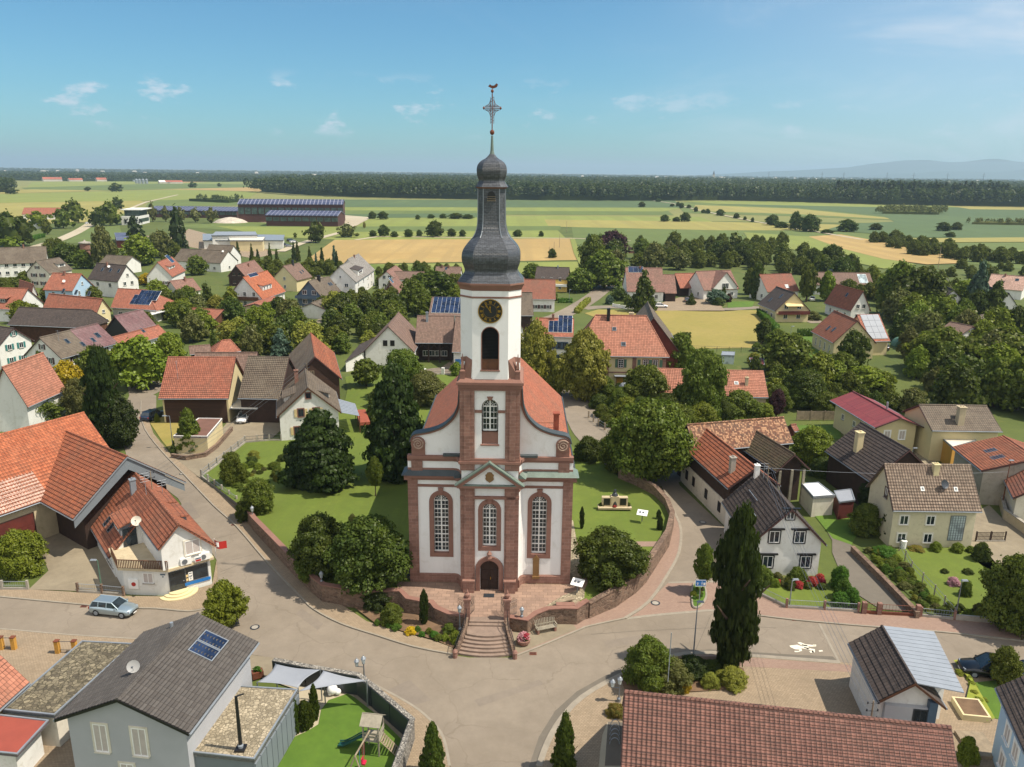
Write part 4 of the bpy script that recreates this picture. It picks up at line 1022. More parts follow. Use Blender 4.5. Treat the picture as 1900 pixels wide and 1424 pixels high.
crv=[(7.35,14.4),(7.35,15.7),(7.2,16.15),(6.9,16.35),(6.55,16.42),(5.6,16.62),(4.6,17.0),(3.9,17.5),(3.25,18.25),(2.85,19.3),(2.75,20.3),(2.70,21.0)]
for sg in(-1,1):
 band(wingpath(sg),13.1,13.85,0,.35,mb)
 pts=[(sg*x,z)for x,z in crv]
 for k in range(len(pts)-1):
  (xa,za),(xb,zb)=pts[k],pts[k+1]
  if abs(xa-xb)<.01:continue
  mb.hexa([(xa,1.75,14.35),(xb,1.75,14.35),(xb,2.2,14.35),(xa,2.2,14.35)],[(xa,1.75,za),(xb,1.75,zb),(xb,2.2,zb),(xa,2.2,za)])
cb(mb,'facade_wall','white_church')
mb=MB();mb.box(-7.3,7.3,2.1,29.3,ZT-1,12.3);mb.hexa([(-7.3,28.9,12.3),(7.3,28.9,12.3),(0,28.9,19.2)],[(-7.3,29.3,12.3),(7.3,29.3,12.3),(0,29.3,19.2)])
NV=cb(mb,'nave_wall','white_church')
mb=MB()
for sg in(-1,1):
 t=[(sg*8.0,2.15,12.2),(sg*8.0,29.6,12.2),(0,29.6,19.9),(0,2.15,19.9)];mb.hexa([(x,y,z-.2)for x,y,z in t],t)
 mb.box(*sorted((sg*7.3,sg*7.95)),2.1,29.4,11.7,12.15)
mb.tube([(0,2.2,19.95),(0,29.6,19.95)],.16,6)
RO=cb(mb,'nave_roof','roof_church')
for sg in(-1,1):cb(MB().tube([(sg*8.08,2.2,12.15),(sg*8.08,29.6,12.15)],.1,6),'gutter','copper_dark')
for sg in(-1,1):
 for k in range(4):
  y=6.5+k*6.2;mb=MB();x0,x1=sorted((sg*7.3,sg*7.42))
  mb.box(x0,x1,y-1.1,y+1.1,4.2,9.4);
  for j in range(10):
   a,b=math.pi*j/10,math.pi*(j+1)/10;mb.hexa([(x0,y,9.4),(x0,y+1.1*math.cos(a),9.4+1.1*math.sin(a)),(x0,y+1.1*math.cos(b),9.4+1.1*math.sin(b))],[(x1,y,9.4),(x1,y+1.1*math.cos(a),9.4+1.1*math.sin(a)),(x1,y+1.1*math.cos(b),9.4+1.1*math.sin(b))])
  w_=cb(mb,'window','sandstone_plain');x2=x1+.02 if sg>0 else x0-.02;mb=MB().box(*sorted((x2-sg*.1,x2)),y-.72,y+.72,4.6,9.6)
  cb(mb,'pane','glass',w_)
mb=MB().box(5.95,6.45,4.6,5.2,13.5,17.6).box(5.88,6.52,4.53,5.27,17.6,17.75);cb(mb,'chimney','brick_red',RO)
mb=MB();
for y in(4.4,4.75):mb.tube([(5.5,y,14.4),(4.2,y,15.8)],.03,4)
mb.tube([(4.3,4.5,15.8),(4.3,4.5,16.8),(5.95,4.6,16.8)],.03,4).tube([(4.3,4.5,16.3),(5.95,4.6,16.3)],.03,4)
for k in range(8):f_=k/8;mb.tube([(5.5-1.3*f_,4.4,14.4+1.4*f_),(5.5-1.3*f_,4.75,14.4+1.4*f_)],.025,4)
cb(mb,'roof_ladder','rust',RO)
for sg in(-1,1):
 pa=wingpath(sg)
 cb(band(pa,ZT-1,ZT+.8,.16,.25,band(pa,ZT+.8,ZT+.92,.1,.2,out2=.02)),'plinth','sandstone')
 cb(MB().box(*sorted((sg*6.85,sg*7.78)),1.55,2.6,ZT-.9,12.05).box(*sorted((sg*7.3,sg*7.72)),2.6,3.6,ZT-.9,12.05),'corner_pilaster','sandstone')
 cb(band(pa,11.25,11.5,.07),'string_course','sandstone_plain')
 co_=cb(band(pa,12.0,12.3,.22,.3,band(pa,12.3,12.55,.5,.3,MB(),.55)),'cornice','sandstone_plain')
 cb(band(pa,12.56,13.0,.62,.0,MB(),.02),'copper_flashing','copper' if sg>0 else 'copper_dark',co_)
 cb(MB().box(*sorted((sg*7.3,sg*8.1)),1.4,2.9,12.0,12.55),'cornice_return','sandstone_plain',co_)
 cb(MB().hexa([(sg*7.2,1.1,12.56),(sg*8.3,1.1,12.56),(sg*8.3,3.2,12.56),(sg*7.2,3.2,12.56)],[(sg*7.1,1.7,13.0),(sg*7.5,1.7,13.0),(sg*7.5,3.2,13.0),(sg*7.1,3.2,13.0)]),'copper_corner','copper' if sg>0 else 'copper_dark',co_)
 cb(MB().box(*sorted((sg*6.35,sg*7.4)),1.55,2.4,12.9,13.9),'attic_pier','sandstone')
 cb(band(pa,12.95,13.15,.06),'attic_course','sandstone_plain')
 cb(band(pa,13.85,14.1,.1,.3,band(pa,14.1,14.42,.24,.35)),'attic_cornice','sandstone_plain')
 cv=MB();cx,cz=sg*6.72,15.55
 cv.box(*sorted((sg*6.1,sg*7.35)),1.62,2.25,14.42,15.5)
 n=18;ring=[(cx+.66*math.cos(2*math.pi*k/n),cz+.66*math.sin(2*math.pi*k/n))for k in range(n)]
 cv.hexa([(x,1.5,z)for x,z in ring],[(x,2.25,z)for x,z in ring])
 v_=cb(cv,'volute','sandstone_plain')
 sp=MB();pts=[(cx+sg*(.56-.5*k/40)*math.cos(k/40*4.6*math.pi+.6),1.48,cz+(.56-.5*k/40)*math.sin(k/40*4.6*math.pi+.6))for k in range(41)];sp.tube(pts,.075,5)
 cb(sp,'spiral','stone_pale',v_)
 c1=[Vector((sg*x,0,z))for x,z in crv[1:]]
 c1=smooth_line(c1,3)
 for nm,m_,lo,hi,ya,yb in(('gable_coping','sandstone_plain',-.06,.12,1.6,2.3),('copper_coping','copper_dark',.12,.22,1.5,2.6)):
  mb=MB();pr=[]
  for k,p in enumerate(c1):
   d=(c1[min(k+1,len(c1)-1)]-c1[max(k-1,0)]).normalized();nn=Vector((-d.z,0,d.x));nn=nn if nn.z>0 or(abs(nn.z)<.2 and nn.x*sg>0)else-nn
   pr.append((p,nn))
  for k in range(len(pr)-1):
   (p,a),(q,b)=pr[k],pr[k+1]
   f=[p+a*lo,q+b*lo,q+b*hi,p+a*hi];mb.hexa([(v.x,ya,v.z)for v in f],[(v.x,yb,v.z)for v in f])
  cb(mb,nm,m_)
 cb(MB().box(*sorted((sg*2.7,sg*4.4)),1.3,1.75,14.43,14.62),'copper_strip','copper_dark')
mb=MB().box(4.15,4.75,1.5,1.6,ZT+.85,ZT+2.6).hexa([(4.1,1.5,ZT+2.6),(4.8,1.5,ZT+2.6),(4.45,1.5,ZT+3.1)],[(4.1,1.6,ZT+2.6),(4.8,1.6,ZT+2.6),(4.45,1.6,ZT+3.1)]).box(4.1,4.8,1.4,1.6,ZT+.6,ZT+.85)
cb(mb,'stone_epitaph','bronze_tone')
mb=MB()
arch_wall(mb,-2.6,2.6,.18,.5,ZT-1,5.1,0,1.75,ZT-1,4.5)
arch_wall(mb,-2.6,2.6,.18,.5,5.1,13.0,0,1.3+.8,5.5,10.7)
arch_wall(mb,-2.6,2.6,.18,.5,13.0,21.4,0,1.5,16.1,20.35)
mb.box(-2.62,-2.3,.5,5.3,ZT-1,22);mb.box(2.3,2.62,.5,5.3,ZT-1,22);mb.box(-2.3,2.3,5.0,5.3,ZT-1,22)
cb(mb,'tower_wall','white_church')
church_window(0,.18,1.3,5.9,10.3,4,.32,surround=.42)
W_=MB();w_=church_window(0,.25,1.36,17.3,20.3,2,.30,surround=.0,proud=-.02)
cb(MB().box(-.75,.75,.38,.48,16.1,17.3),'window_apron','sandstone_plain',w_);cb(MB().box(-.85,.85,.02,.3,16.0,16.12),'sill','sandstone_plain',w_)
cb(MB().box(-1.35,-.72,.1,.2,19.1,19.35).box(.72,1.35,.1,.2,19.1,19.35),'impost','sandstone_plain',w_)
for sg in(-1,1):
 a,b=sorted((sg*1.38,sg*2.72));cb(MB().box(a,b,0,.55,ZT-.9,12.2).box(*sorted((sg*1.55,sg*2.4)),-.08,0,ZT-.9,11.9).box(*sorted((sg*2.3,sg*2.72)),.55,2.0,ZT-.9,12.2),'tower_pilaster','sandstone')
 cb(MB().box(a,b,0,.55,13.6,21.4).box(*sorted((sg*1.75,sg*2.35)),-.08,0,14.6,21.2).box(*sorted((sg*2.3,sg*2.72)),.55,5.4,13.0,21.4),'tower_pilaster','sandstone')
 cb(MB().box(*sorted((sg*1.42,sg*2.48)),-.42,0,ZT-.5,ZT+1.15).box(*sorted((sg*1.36,sg*2.54)),-.48,0,ZT+1.15,ZT+1.3),'pedestal','sandstone')
d_=cb(arch_ring(MB(),0,-.02,.5,1.78,2.62,ZT,4.5,False),'door_surround','sandstone_plain')
mb=MB();r=.89;zs=4.5-r;ring=[(r*math.cos(math.pi*k/12),zs+r*math.sin(math.pi*k/12))for k in range(13)]+[(-r,ZT),(r,ZT)]
mb.hexa([(x,.38,z)for x,z in ring],[(x,.46,z)for x,z in ring])
for x in(-.45,.45):
 for z0,z1 in((ZT+.2,ZT+1.0),(ZT+1.15,ZT+2.1)):mb.box(x-.33,x+.33,.345,.38,z0,z1)
mb.box(-.03,.03,.34,.38,ZT,4.4);dd=cb(mb,'church_door','dark_wood')
cb(MB().box(.08,.14,.27,.34,ZT+1.1,ZT+1.35),'handle','gold',dd)
cb(MB().lathe([(.12,4.75),(.28,4.85),(.20,5.1),(.26,5.3),(.08,5.55)],(0,-.12),8),'door_urn','sandstone',d_)
cb(MB().box(-.5,.5,-1.15,-.5,ZT+.02,ZT+.05),'doormat','dark_metal')
for z0,z1,o_ in((9.95+.85,11.05,.06),(11.9,12.25,.12)):cb(MB().box(-2.74,2.74,-o_-.02,.3,z0,z1),'string_course','sandstone_plain')
mb=MB().hexa([(-2.5,-.1,12.3),(2.5,-.1,12.3),(0,-.1,14.2)],[(-2.5,.2,12.3),(2.5,.2,12.3),(0,.2,14.2)]);PD=cb(mb,'pediment','white_church')
mb=MB();st=MB()
for sg in(-1,1):
 f=[(sg*3.05,12.25),(0,14.45),(0,14.1),(sg*2.5,12.25)];st.hexa([(x,-.45,z)for x,z in f],[(x,.1,z)for x,z in f])
 f=[(sg*3.15,12.27),(0,14.55),(0,14.45),(sg*3.0,12.27)];f=[(sg*3.2,12.3),(0,14.62),(0,14.46),(sg*3.02,12.3)];mb.hexa([(x,-.6,z)for x,z in f],[(x,.05,z)for x,z in f])
st.box(-3.0,3.0,-.4,.1,12.0,12.22);cb(st,'pediment_moulding','sandstone_plain',PD);mb.box(-2.6,2.6,-.42,-.1,12.23,12.30);cb(mb,'copper_cover','copper',PD)
mb=MB();ol=[(0,.55),(.22,.5),(.3,.32),(.42,.25),(.36,.05),(.42,-.15),(.28,-.35),(.1,-.45),(0,-.55)];ol=ol+[(-x,z)for x,z in reversed(ol[1:-1])]
mb.hexa([(x*.95,-.18,13.0+z*.95)for x,z in ol],[(x*.95,-.08,13.0+z*.95)for x,z in ol]);cb(mb,'gilded_cartouche','bronze_tone',PD)
for z0,z1,o_ in((14.25,14.5,.14),(14.5,14.75,.04),(21.2,21.45,.05),(21.45,21.75,.14),(21.75,22.0,.26)):
 cb(MB().box(-2.72-o_,2.72+o_,-o_,5.4+o_,z0,z1),'tower_cornice','sandstone_plain')
cb(MB().hexa([(-2.9,-.18,22.0),(2.9,-.18,22.0),(2.9,5.6,22.0),(-2.9,5.6,22.0)],[(-2.55,.15,22.35),(2.55,.15,22.35),(2.55,5.25,22.35),(-2.55,5.25,22.35)]),'weathering','sandstone_plain')
OR=[(.59,-1),(1,-.59),(1,.59),(.59,1),(-.59,1),(-1,.59),(-1,-.59),(-.59,-1)];OCY=2.7
def oct_(mb,prof):return mb.lathe(prof,(0,OCY),ring=OR)
h=2.66
mb=MB();y0=OCY-h
arch_wall(mb,-.59*h,.59*h,y0,y0+.4,22.0,30.4,0,1.52,23.1,26.95)
ins=[(x*h,OCY+y*h)for x,y in OR];inn=[(x*(h-.4),OCY+y*(h-.4))for x,y in OR]
for k in range(7):
 a,b,c,d=ins[k],ins[k+1],inn[k+1],inn[k];mb.hexa([(x,y,22.0)for x,y in(a,b,c,d)],[(x,y,30.4)for x,y in(a,b,c,d)])
cb(mb,'belfry_wall','white_church')
mb=MB()
for k in range(22):z=24.1+k*.128;x=.76 if z<26.2 else math.sqrt(max(.02,.76**2-(z-26.19)**2));mb.hexa([(-x,y0+.12,z),(x,y0+.12,z),(x,y0+.26,z+.09),(-x,y0+.26,z+.09)],[(-x,y0+.12,z+.02),(x,y0+.12,z+.02),(x,y0+.26,z+.11),(-x,y0+.26,z+.11)])
lo=cb(mb,'belfry_louvre','black_paint');cb(MB().box(-.76,.76,y0+.3,y0+.34,23.1,27),'dark_recess','black_paint',lo);cb(MB().box(-.76,.76,y0+.14,y0+.2,23.1,24.05),'lower_board','brown_wood',lo)  # black sheet painted in for the shade behind the louvres
cb(MB().box(-.86,.86,y0-.12,y0+.2,22.98,23.1),'sill','sandstone_plain',lo)
cb(arch_ring(MB(),0,y0-.015,y0+.3,1.44,1.60,23.1,26.91,False),'louvre_rim','sandstone_plain',lo)
mb=MB();oct_(mb,[(h+.05,29.45),(h+.05,29.6)]);cb(mb,'string_course','sandstone_plain')
mb=MB();oct_(mb,[(h+.03,30.1),(h+.12,30.35),(h+.26,30.6),(h+.26,30.74)]);cb(mb,'belfry_cornice','sandstone_plain')
for sx in(-1,1):
 for sy in(-1,1):
  cx,cy=sx*2.6,OCY+sy*2.55;mb=MB()
  tri=[(cx,cy),(sx*.59*h,cy),(cx,OCY+sy*.59*h)]
  mb.hexa([(x,y,22.3)for x,y in tri],[(sx*2.12,OCY+sy*2.12,24.2),(sx*.60*h,OCY+sy*(h+.0),24.0),(sx*(h+.0),OCY+sy*.60*h,24.0)])
  c_=cb(mb,'corner_weathering','sandstone_plain')
  px_,py_=sx*2.45,OCY+sy*2.45
  mb=MB().lathe([(.30,22.2),(.30,22.9),(.34,22.95),(.16,23.1),(.20,23.2),(.03,24.5)],(px_,py_),4);cb(mb,'pinnacle','sandstone_plain',c_)
cm=MB();cz=28.35;yc=y0-.06
def disc(mb,r,ya,yb,n=40):ring=[(r*math.cos(2*math.pi*k/n),cz+r*math.sin(2*math.pi*k/n))for k in range(n)];return mb.hexa([(x,ya,z)for x,z in ring],[(x,yb,z)for x,z in ring])
CK=cb(disc(MB(),1.02,yc,y0+.02),'clock','black_paint')
g=MB();n=44
for R_,r_ in((1.06,.99),(.60,.585)):
 for k in range(n):
  a,b=2*math.pi*k/n,2*math.pi*(k+1)/n;f=[(q*math.cos(t),cz+q*math.sin(t))for q,t in((r_,a),(r_,b),(R_,b),(R_,a))];g.hexa([(x,yc-.05,z)for x,z in f],[(x,yc,z)for x,z in f])
cb(g,'clock_rim','gold',CK)
NUM=['XII','I','II','III','IIII','V','VI','VII','VIII','IX','X','XI'];g=MB()
for i,s in enumerate(NUM):
 th=math.pi/2-i*math.pi/6;er=Vector((math.cos(th),0,math.sin(th)));et=Vector((math.sin(th),0,-math.cos(th)))
 wd={'I':.065,'V':.12,'X':.12};tot_=sum(wd[c]for c in s);x=-tot_/2
 def bar(xa,ra,xb,rb,t=.02):
  p,q=Vector((0,yc-.04,cz))+er*ra+et*xa,Vector((0,yc-.04,cz))+er*rb+et*xb;d=(q-p).normalized();m_=Vector((-d.z,0,d.x))*t
  g.hexa([p-m_,q-m_,q+m_,p+m_],[v+Vector((0,.03,0))for v in(p-m_,q-m_,q+m_,p+m_)])
 for c in s:
  w_=wd[c]
  if c=='I':bar(x+w_/2,.66,x+w_/2,.89,.024)
  if c=='V':bar(x+.02,.89,x+w_/2,.66,.022);bar(x+w_-.02,.89,x+w_/2,.66,.016)
  if c=='X':bar(x+.02,.89,x+w_-.02,.66,.022);bar(x+w_-.02,.89,x+.02,.66,.016)
  x+=w_
cb(g,'numerals','gold',CK)
def hand(name,ang,L,wd_):
 th=math.pi/2-ang;er=Vector((math.cos(th),0,math.sin(th)));et=Vector((math.sin(th),0,-math.cos(th)));o=Vector((0,yc-.08,cz))
 ol=[(-.18*L,-wd_*.4),(-.18*L,wd_*.4),(.45*L,wd_*.5),(.62*L,wd_*1.1),(.72*L,wd_*.4),(L,.01),(.72*L,-wd_*.4),(.62*L,-wd_*1.1),(.45*L,-wd_*.5)]
 p=[o+er*a+et*b for a,b in ol];mb=MB();mb.hexa(p,[v+Vector((0,.03,0))for v in p]);cb(mb,name,'gold',CK)
hand('minute_hand',2*math.pi*54/60,.86,.05);hand('hour_hand',2*math.pi*(11.9/12),.56,.07)
AX=cf(0,OCY,0);
def zr(py):return hgt(AX,py)
def wr(hpx,py):return hpx*m_per_px(Vector((AX.x,AX.y,zr(py))))
def prof(rows):return[(wr(h_,y),zr(y))for h_,y in rows]
def pdense(rows,k=4):
 s=smooth_line([Vector((a,b,0))for a,b in prof(rows)],k);return[(p.x,p.y)for p in s]
big=pdense([(60,524.5),(56.5,519),(51,512),(48,505),(49,498),(52,490),(53.5,480),(52.6,470),(49,461),(42,451.5),(35.5,444.5),(30.5,437),(27.5,428),(25.8,417),(25.2,404),(25,385),(25,350)],3)
zt0,zt1=big[0][1],big[-1][1];big=[(r,30.72+(z-zt0)*(zt1-30.72)/(zt1-zt0))for r,z in big]
DM=cb(oct_(MB(),big),'onion_dome','slate')
mb=MB();pr=[p for p in big if p[1]>zr(440)]
for x,y in OR:
 mb.tube([(x*r*1.005,OCY+y*r*1.005,z)for r,z in pr],.045,4)
cb(mb,'lead_ridge','zinc',DM)
small=pdense([(30,347),(28,344),(24.5,338),(24,334),(26.5,326),(27.6,317),(26.6,309),(23.5,303),(18,298),(12,294.5),(7.5,290),(4.8,286.5)],3)
sm=cb(oct_(MB(),small),'lantern_dome','slate',CH)
r0=wr(30,347);cb(oct_(MB(),[(r0*.86,zr(350)),(r0*1.0,zr(347))]),'dome_eave','sandstone_plain',sm)
zl0=zr(371);
mb=MB();yl=OCY-wr(25.2,360);mb.box(-.32,.32,yl-.03,yl+.1,zr(372),zr(362))
for j in range(8):
 a,b=math.pi*j/8,math.pi*(j+1)/8;zc_=zr(362);mb.hexa([(0,yl-.03,zc_),(.32*math.cos(a),yl-.03,zc_+.34*math.sin(a)),(.32*math.cos(b),yl-.03,zc_+.34*math.sin(b))],[(0,yl+.1,zc_),(.32*math.cos(a),yl+.1,zc_+.34*math.sin(a)),(.32*math.cos(b),yl+.1,zc_+.34*math.sin(b))])
lo=cb(mb,'lantern_louvre','black_paint',DM);cb(MB().box(-.38,.38,yl-.1,yl,zr(369),zr(368)).box(-.38,.38,yl-.1,yl,zr(372.5),zr(371.5)).box(-.34,.34,yl-.1,yl,zr(365),zr(364.3)),'louvre_slat','old_wood',lo)
cb(MB().lathe([(wr(4.8,287),zr(287)),(wr(3.3,280),zr(280)),(wr(1.8,252),zr(252))],(0,OCY),10),'spire_stem','copper',sm)
bz=zr(246);br_=wr(4.3,246);cb(MB().lathe([(br_*math.cos(t),bz+br_*1.15*math.sin(t))for t in np.linspace(-1.4,1.4,9)],(0,OCY),12),'copper_ball','rust',sm)
cz_=zr(201);mb=MB();zt_,zb_=zr(174),zr(243);a=wr(15.5,201)
mb.tube([(0,OCY,zb_),(0,OCY,zt_)],.05,5).tube([(-a,OCY,cz_),(a,OCY,cz_)],.045,5)
for s in(-1,1):
 for o_ in(.14,):
  mb.tube([(s*o_,OCY,zr(230)),(s*o_,OCY,zt_-.3)],.025,4);mb.tube([(-a*.9,OCY,cz_+s*o_),(a*.9,OCY,cz_+s*o_)],.025,4)
 for k in(.35,.6,.85):
  for s2 in(-1,1):
   mb.tube([(s*a*k,OCY,cz_+s2*.12),(s*a*k*.45,OCY,cz_+s2*a*k*.5),(s*.12,OCY,cz_+s2*a*k*1.15)],.028,4)
 mb.lathe([(.02,cz_-.14),(.12,cz_),(.02,cz_+.14)],(s*a,OCY),6)
for z in np.arange(zr(228),zr(212),.22):mb.tube([(-.14,OCY,z),(.14,OCY,z+.2)],.02,4)
for z in np.arange(zr(190),zt_-.3,.22):mb.tube([(-.14,OCY,z),(.14,OCY,z+.2)],.02,4)
CRS=cb(mb,'wrought_cross','rust',sm)
mb=MB();z1=zr(169.5);r1=wr(2.8,170);mb.lathe([(r1*math.cos(t),z1+r1*1.2*math.sin(t))for t in np.linspace(-1.4,1.4,7)],(0,OCY),10);zz=zr(162)
mb.tube([(0,OCY,zt_),(0,OCY,zz)],.03,4);ck_=[(-.35,.05),(-.2,.22),(-.05,.12),(.15,.12),(.35,.3),(.48,.2),(.38,.0),(.2,-.08),(.0,-.12),(-.15,-.05)]
mb.hexa([(x,OCY-.03,zz+z)for x,z in ck_],[(x,OCY+.03,zz+z)for x,z in ck_]);cb(mb,'weathercock','rust',CRS)
# the village houses
SH=dict(shut='shutter_brown')
F=house('white house with a dark grey roof and a large roof window, lower left corner',(350,1362),(479,1192),(217,1299),5.6,'roof_grey','grey_wall',near=True,tw=.6,th=.25,fascia='black_paint',gin=.5,inset=.5)
S_,t_,o_,L_=face(F,'g1')
for x,z,w_,h_ in((.27,3.1,.95,2.1),(.60,3.1,1.0,2.1),(.46,.25,.95,2.1)):
 window(F.root,S_+t_*L_*(1-x)+ZV*z,t_,o_,w_,h_,pane='glass',blind=True,surround='offwhite')
for k in range(2):skylight(F,'s',F.L*.62+k*1.3,F.w/2*.36,1.25,1.9,'zinc','glass_blue')
dish(F,'b',3.2,F.w/2-.9,.42,'stone_grey' if plain('stone_grey','9a9a98',.6,.05)else '',h=.5);chimney(F,'b',9.0,F.w/2-1.6,.45,.26,'zinc',round_=True)
H1=F
r_,Q=flat_block('low extension with a pale gravel roof and grey metal cladding beside the bottom garden',[(425,1271),(553,1279),(472,1409),(338,1394)],3.3,.3,'gravel','cladding','extension','flat_extension')
a_,b_=Q[1],Q[2];d_=(b_-a_).normalized();nn=Vector((d_.y,-d_.x,0));nn=nn if nn.x>0 else-nn
mb=MB()
for k in range(9):
 s0=a_+d_*(k*(b_-a_).length/9+.03);s1=a_+d_*((k+1)*(b_-a_).length/9-.03)
 mb.hexa([Vector((q.x,q.y,.2))+nn*e for q,e in((s0,-.1),(s1,-.1),(s1,.06),(s0,.06))],[Vector((q.x,q.y,2.9))+nn*e for q,e in((s0,-.1),(s1,-.1),(s1,.06),(s0,.06))])
mb.build('cladding_panel','cladding',r_)
mb=MB();q0=G(447,1390,3.3);mb.tube([q0,q0+ZV*4.0],[.14,.10],8).tube([q0+ZV*4,q0+ZV*4.2+Vector((.5,0,0))],.06,5)
mb.box(-.32,.32,-.32,.32,0,.12,lambda x,y,z:q0+Vector((x,y,z)))
o=mb.build('flue_pipe','black_paint');tag(o,'tall dark flue pipe standing on the pale gravel roof','flue pipe')
MB().lathe([(.16,q0 .z+.1),(.19,q0 .z+.3),(.1,q0 .z+.45)],(q0 .x,q0 .y),10).build('cowl','zinc',o)
flat_block('flat gravel roofed garage beside the dark roofed house, roof stained dark',[(152,1189),(249,1194),(101,1327),(4,1317)],2.9,.25,'gravel_dark','offwhite')
flat_block('lean-to with a flat bright red roof at the left edge',[(-30,1322),(91,1336),(32,1400),(-70,1390)],2.7,.2,'red_flat' if plain('red_flat','8f4436',.8,.08)else '','white','lean-to','lean_to',inset=.6)
house('house corner with an orange tiled roof cut by the left edge, below the paved forecourt',(54,1267),(-6,1321),(-30,1188),3.2,'roof_salmon','cream',near=True)
HRS=7.4
Rf=G(331,974,HRS);er=G(400,1016,4.2);el_=G(316,898,4.2);dv=(G(240,865,HRS)-Rf);dv.z=0;dv.normalize();nl=Vector((dv.y,-dv.x,0));nl=nl if nl.x<0 else-nl
Wl,Wr=5.05,3.25;Ls_=(G(240,865,HRS)-Rf).dot(dv);a_c=7.5
F=Frame();F.u,F.n,F.L,F.w,F.he,F.hr,F.i1,F.i2,F.z0,F.gin,F.inset=dv,-nl,Ls_,2*Wl,HRS-Wl,HRS,0,0,0,.3,.4;F.tp=1.0;F.O=Vector((Rf.x,Rf.y,0))+nl*Wl
SHOP=F;F.root=empty('corner_shop',P(F,F.L/2,F.w/2,0),0,'white corner shop with red tiled roofs, a roof balcony and a big shop window','shop');FOOT.append((F.O,F.u,F.n,F.L,F.w,0))
lw=2.0
MB().prism([P(F,a_c+.1,b,z)for b,z in((.4,-.4),(.4,F.he+.25),(Wl,HRS-.15),(Wl+Wr-.35,HRS-Wr+.2),(Wl+Wr-.35,-.4))],F.u*(F.L-a_c-.3)).build('wall','white',F.root)
MB().prism([P(F,.35,b,z)for b,z in((Wl-lw+.3,2.95),(Wl-lw+.3,HRS-lw+.1),(Wl,HRS-.15),(Wl+Wr-.35,HRS-Wr+.2),(Wl+Wr-.35,2.95))],F.u*(a_c)).build('upper_wall','white',F.root)
mb=MB()
for a0,a1,b0,z0,b1,z1 in((a_c,F.L,0,F.he,Wl,HRS),(0,F.L,Wl+Wr,HRS-Wr,Wl,HRS),(0,a_c,Wl-lw,HRS-lw,Wl,HRS)):
 t=[P(F,a0,b0,z0),P(F,a1,b0,z0),P(F,a1,b1,z1),P(F,a0,b1,z1)];mb.hexa([q-ZV*.16 for q in t],t)
tile_slope(mb,F,'s',a_c,F.L,0,Wl-.02,.33,.40);tile_slope(mb,F,'b',0,F.L,Wl-Wr,Wl-.02,.33,.40);tile_slope(mb,F,'s',0,a_c,Wl-lw,Wl-.02,.33,.40)
F.roof=mb.build('roof','roof_redbrown',F.root,fix=False);MB().tube([P(F,0,Wl,HRS+.04),P(F,F.L,Wl,HRS+.04)],.13,6).build('ridge_cap','roof_redbrown',F.roof)
for a0,a1,b,z in((a_c,F.L,-.05,F.he),(0,F.L,Wl+Wr+.05,HRS-Wr),(0,a_c,Wl-lw-.05,HRS-lw)):MB().tube([P(F,a0,b,z-.08),P(F,a1,b,z-.08)],.07,6).build('gutter','zinc',F.root)
chimney(F,'s',a_c+5.6,Wl-1.0,1.5,.55,'zinc');antenna(F,'s',a_c+2.6,Wl-.4,2.6,4);antenna(F,'b',a_c+4,Wl-1.5,2.0,3)
skylight(F,'s',a_c+5.6,.9,.9,1.5);skylight(F,'s',a_c+3.9,.9,.8,1.2)
dormer(F,'s',a_c+.9,a_c+4.2,1.5,1.1,'roof_redbrown','zinc',18,.25,1,ww=1.6,wh=.6,sill=False)
for a in(a_c+1.2,a_c-3.0):dormer(F,'b',a,a+3.2,Wl-1.9,.62,'roof_redbrown','zinc',12,.25,1,ww=1.4,wh=.4,sill=False)
window(F.root,P(F,a_c+.1,Wl-2.9,3.05),-F.n,-F.u,1.3,2.0,'dark_metal',sill=False,bars=1);window(F.root,P(F,a_c+.1,Wl-.9,5.3),-F.n,-F.u,.6,.6,'dark_metal',sill=False)
wins(F.root,F,'s',3,1,1,.8,z0=.8,margin=8)
window(F.root,P(F,.35,Wl+Wr*.35,3.9),-F.n,-F.u,1.4,1.45,blind=True,surround='offwhite')
gp=[G(234,1103),G(316,1106),G(394,1084),P(F,a_c+.5,Wl+Wr-.3,0),P(F,a_c+.5,.5,0)]
mb=MB();mb.hexa([Vector((q.x,q.y,-.3))for q in gp],[Vector((q.x,q.y,2.75))for q in gp]);mb.build('ground_floor_wall','lightblue' if False else 'white',F.root)
cg=sum(gp,Vector())/5;gq=[q+(q-cg).normalized()*.45 for q in gp]
mb=MB();mb.hexa([Vector((q.x,q.y,2.75))for q in gq],[Vector((q.x,q.y,3.0))for q in gq]);mb.build('deck_slab','beige_wall',F.root)
a_,b_=gp[1],gp[2];dd=(b_-a_);Ls=dd.length;dd.normalize();oo=Vector((dd.y,-dd.x,0));
if oo.y>0:oo=-oo
window(F.root,a_+dd*(Ls*.66)+ZV*.95,dd,oo,Ls*.55,1.6,'grey_metal','glass',sill=False,mull=0)
def sf(x,y,z):return a_+dd*x-oo*y+ZV*z
MB().box(Ls*.36,Ls*.97,-.09,-.02,.62,.92,sf).build('blue_band','blue_paint',F.root)
mb=MB().box(Ls*.46,Ls*.56,-.06,-.035,1.05,1.95,sf);po=mb.build('poster','white_paint',F.root)
mb=MB()
for k,(x0,x1,z)in enumerate(((.475,.545,1.78),(.475,.50,1.5),(.51,.545,1.52),(.48,.53,1.4),(.49,.52,1.2))):mb.box(Ls*x0,Ls*x1,-.068,-.061,z,z+.08,sf)
mb.build('poster_print','shutter_blue',po)
MB().box(Ls*.40,Ls*.45,-.06,-.035,1.1,1.35,sf).box(Ls*.40,Ls*.45,-.06,-.035,1.5,1.75,sf).build('notice','awning',F.root)
door(F.root,a_+dd*(Ls*.20)+ZV*.15,dd,oo,1.5,2.3,'dark_metal','dark_metal',True)
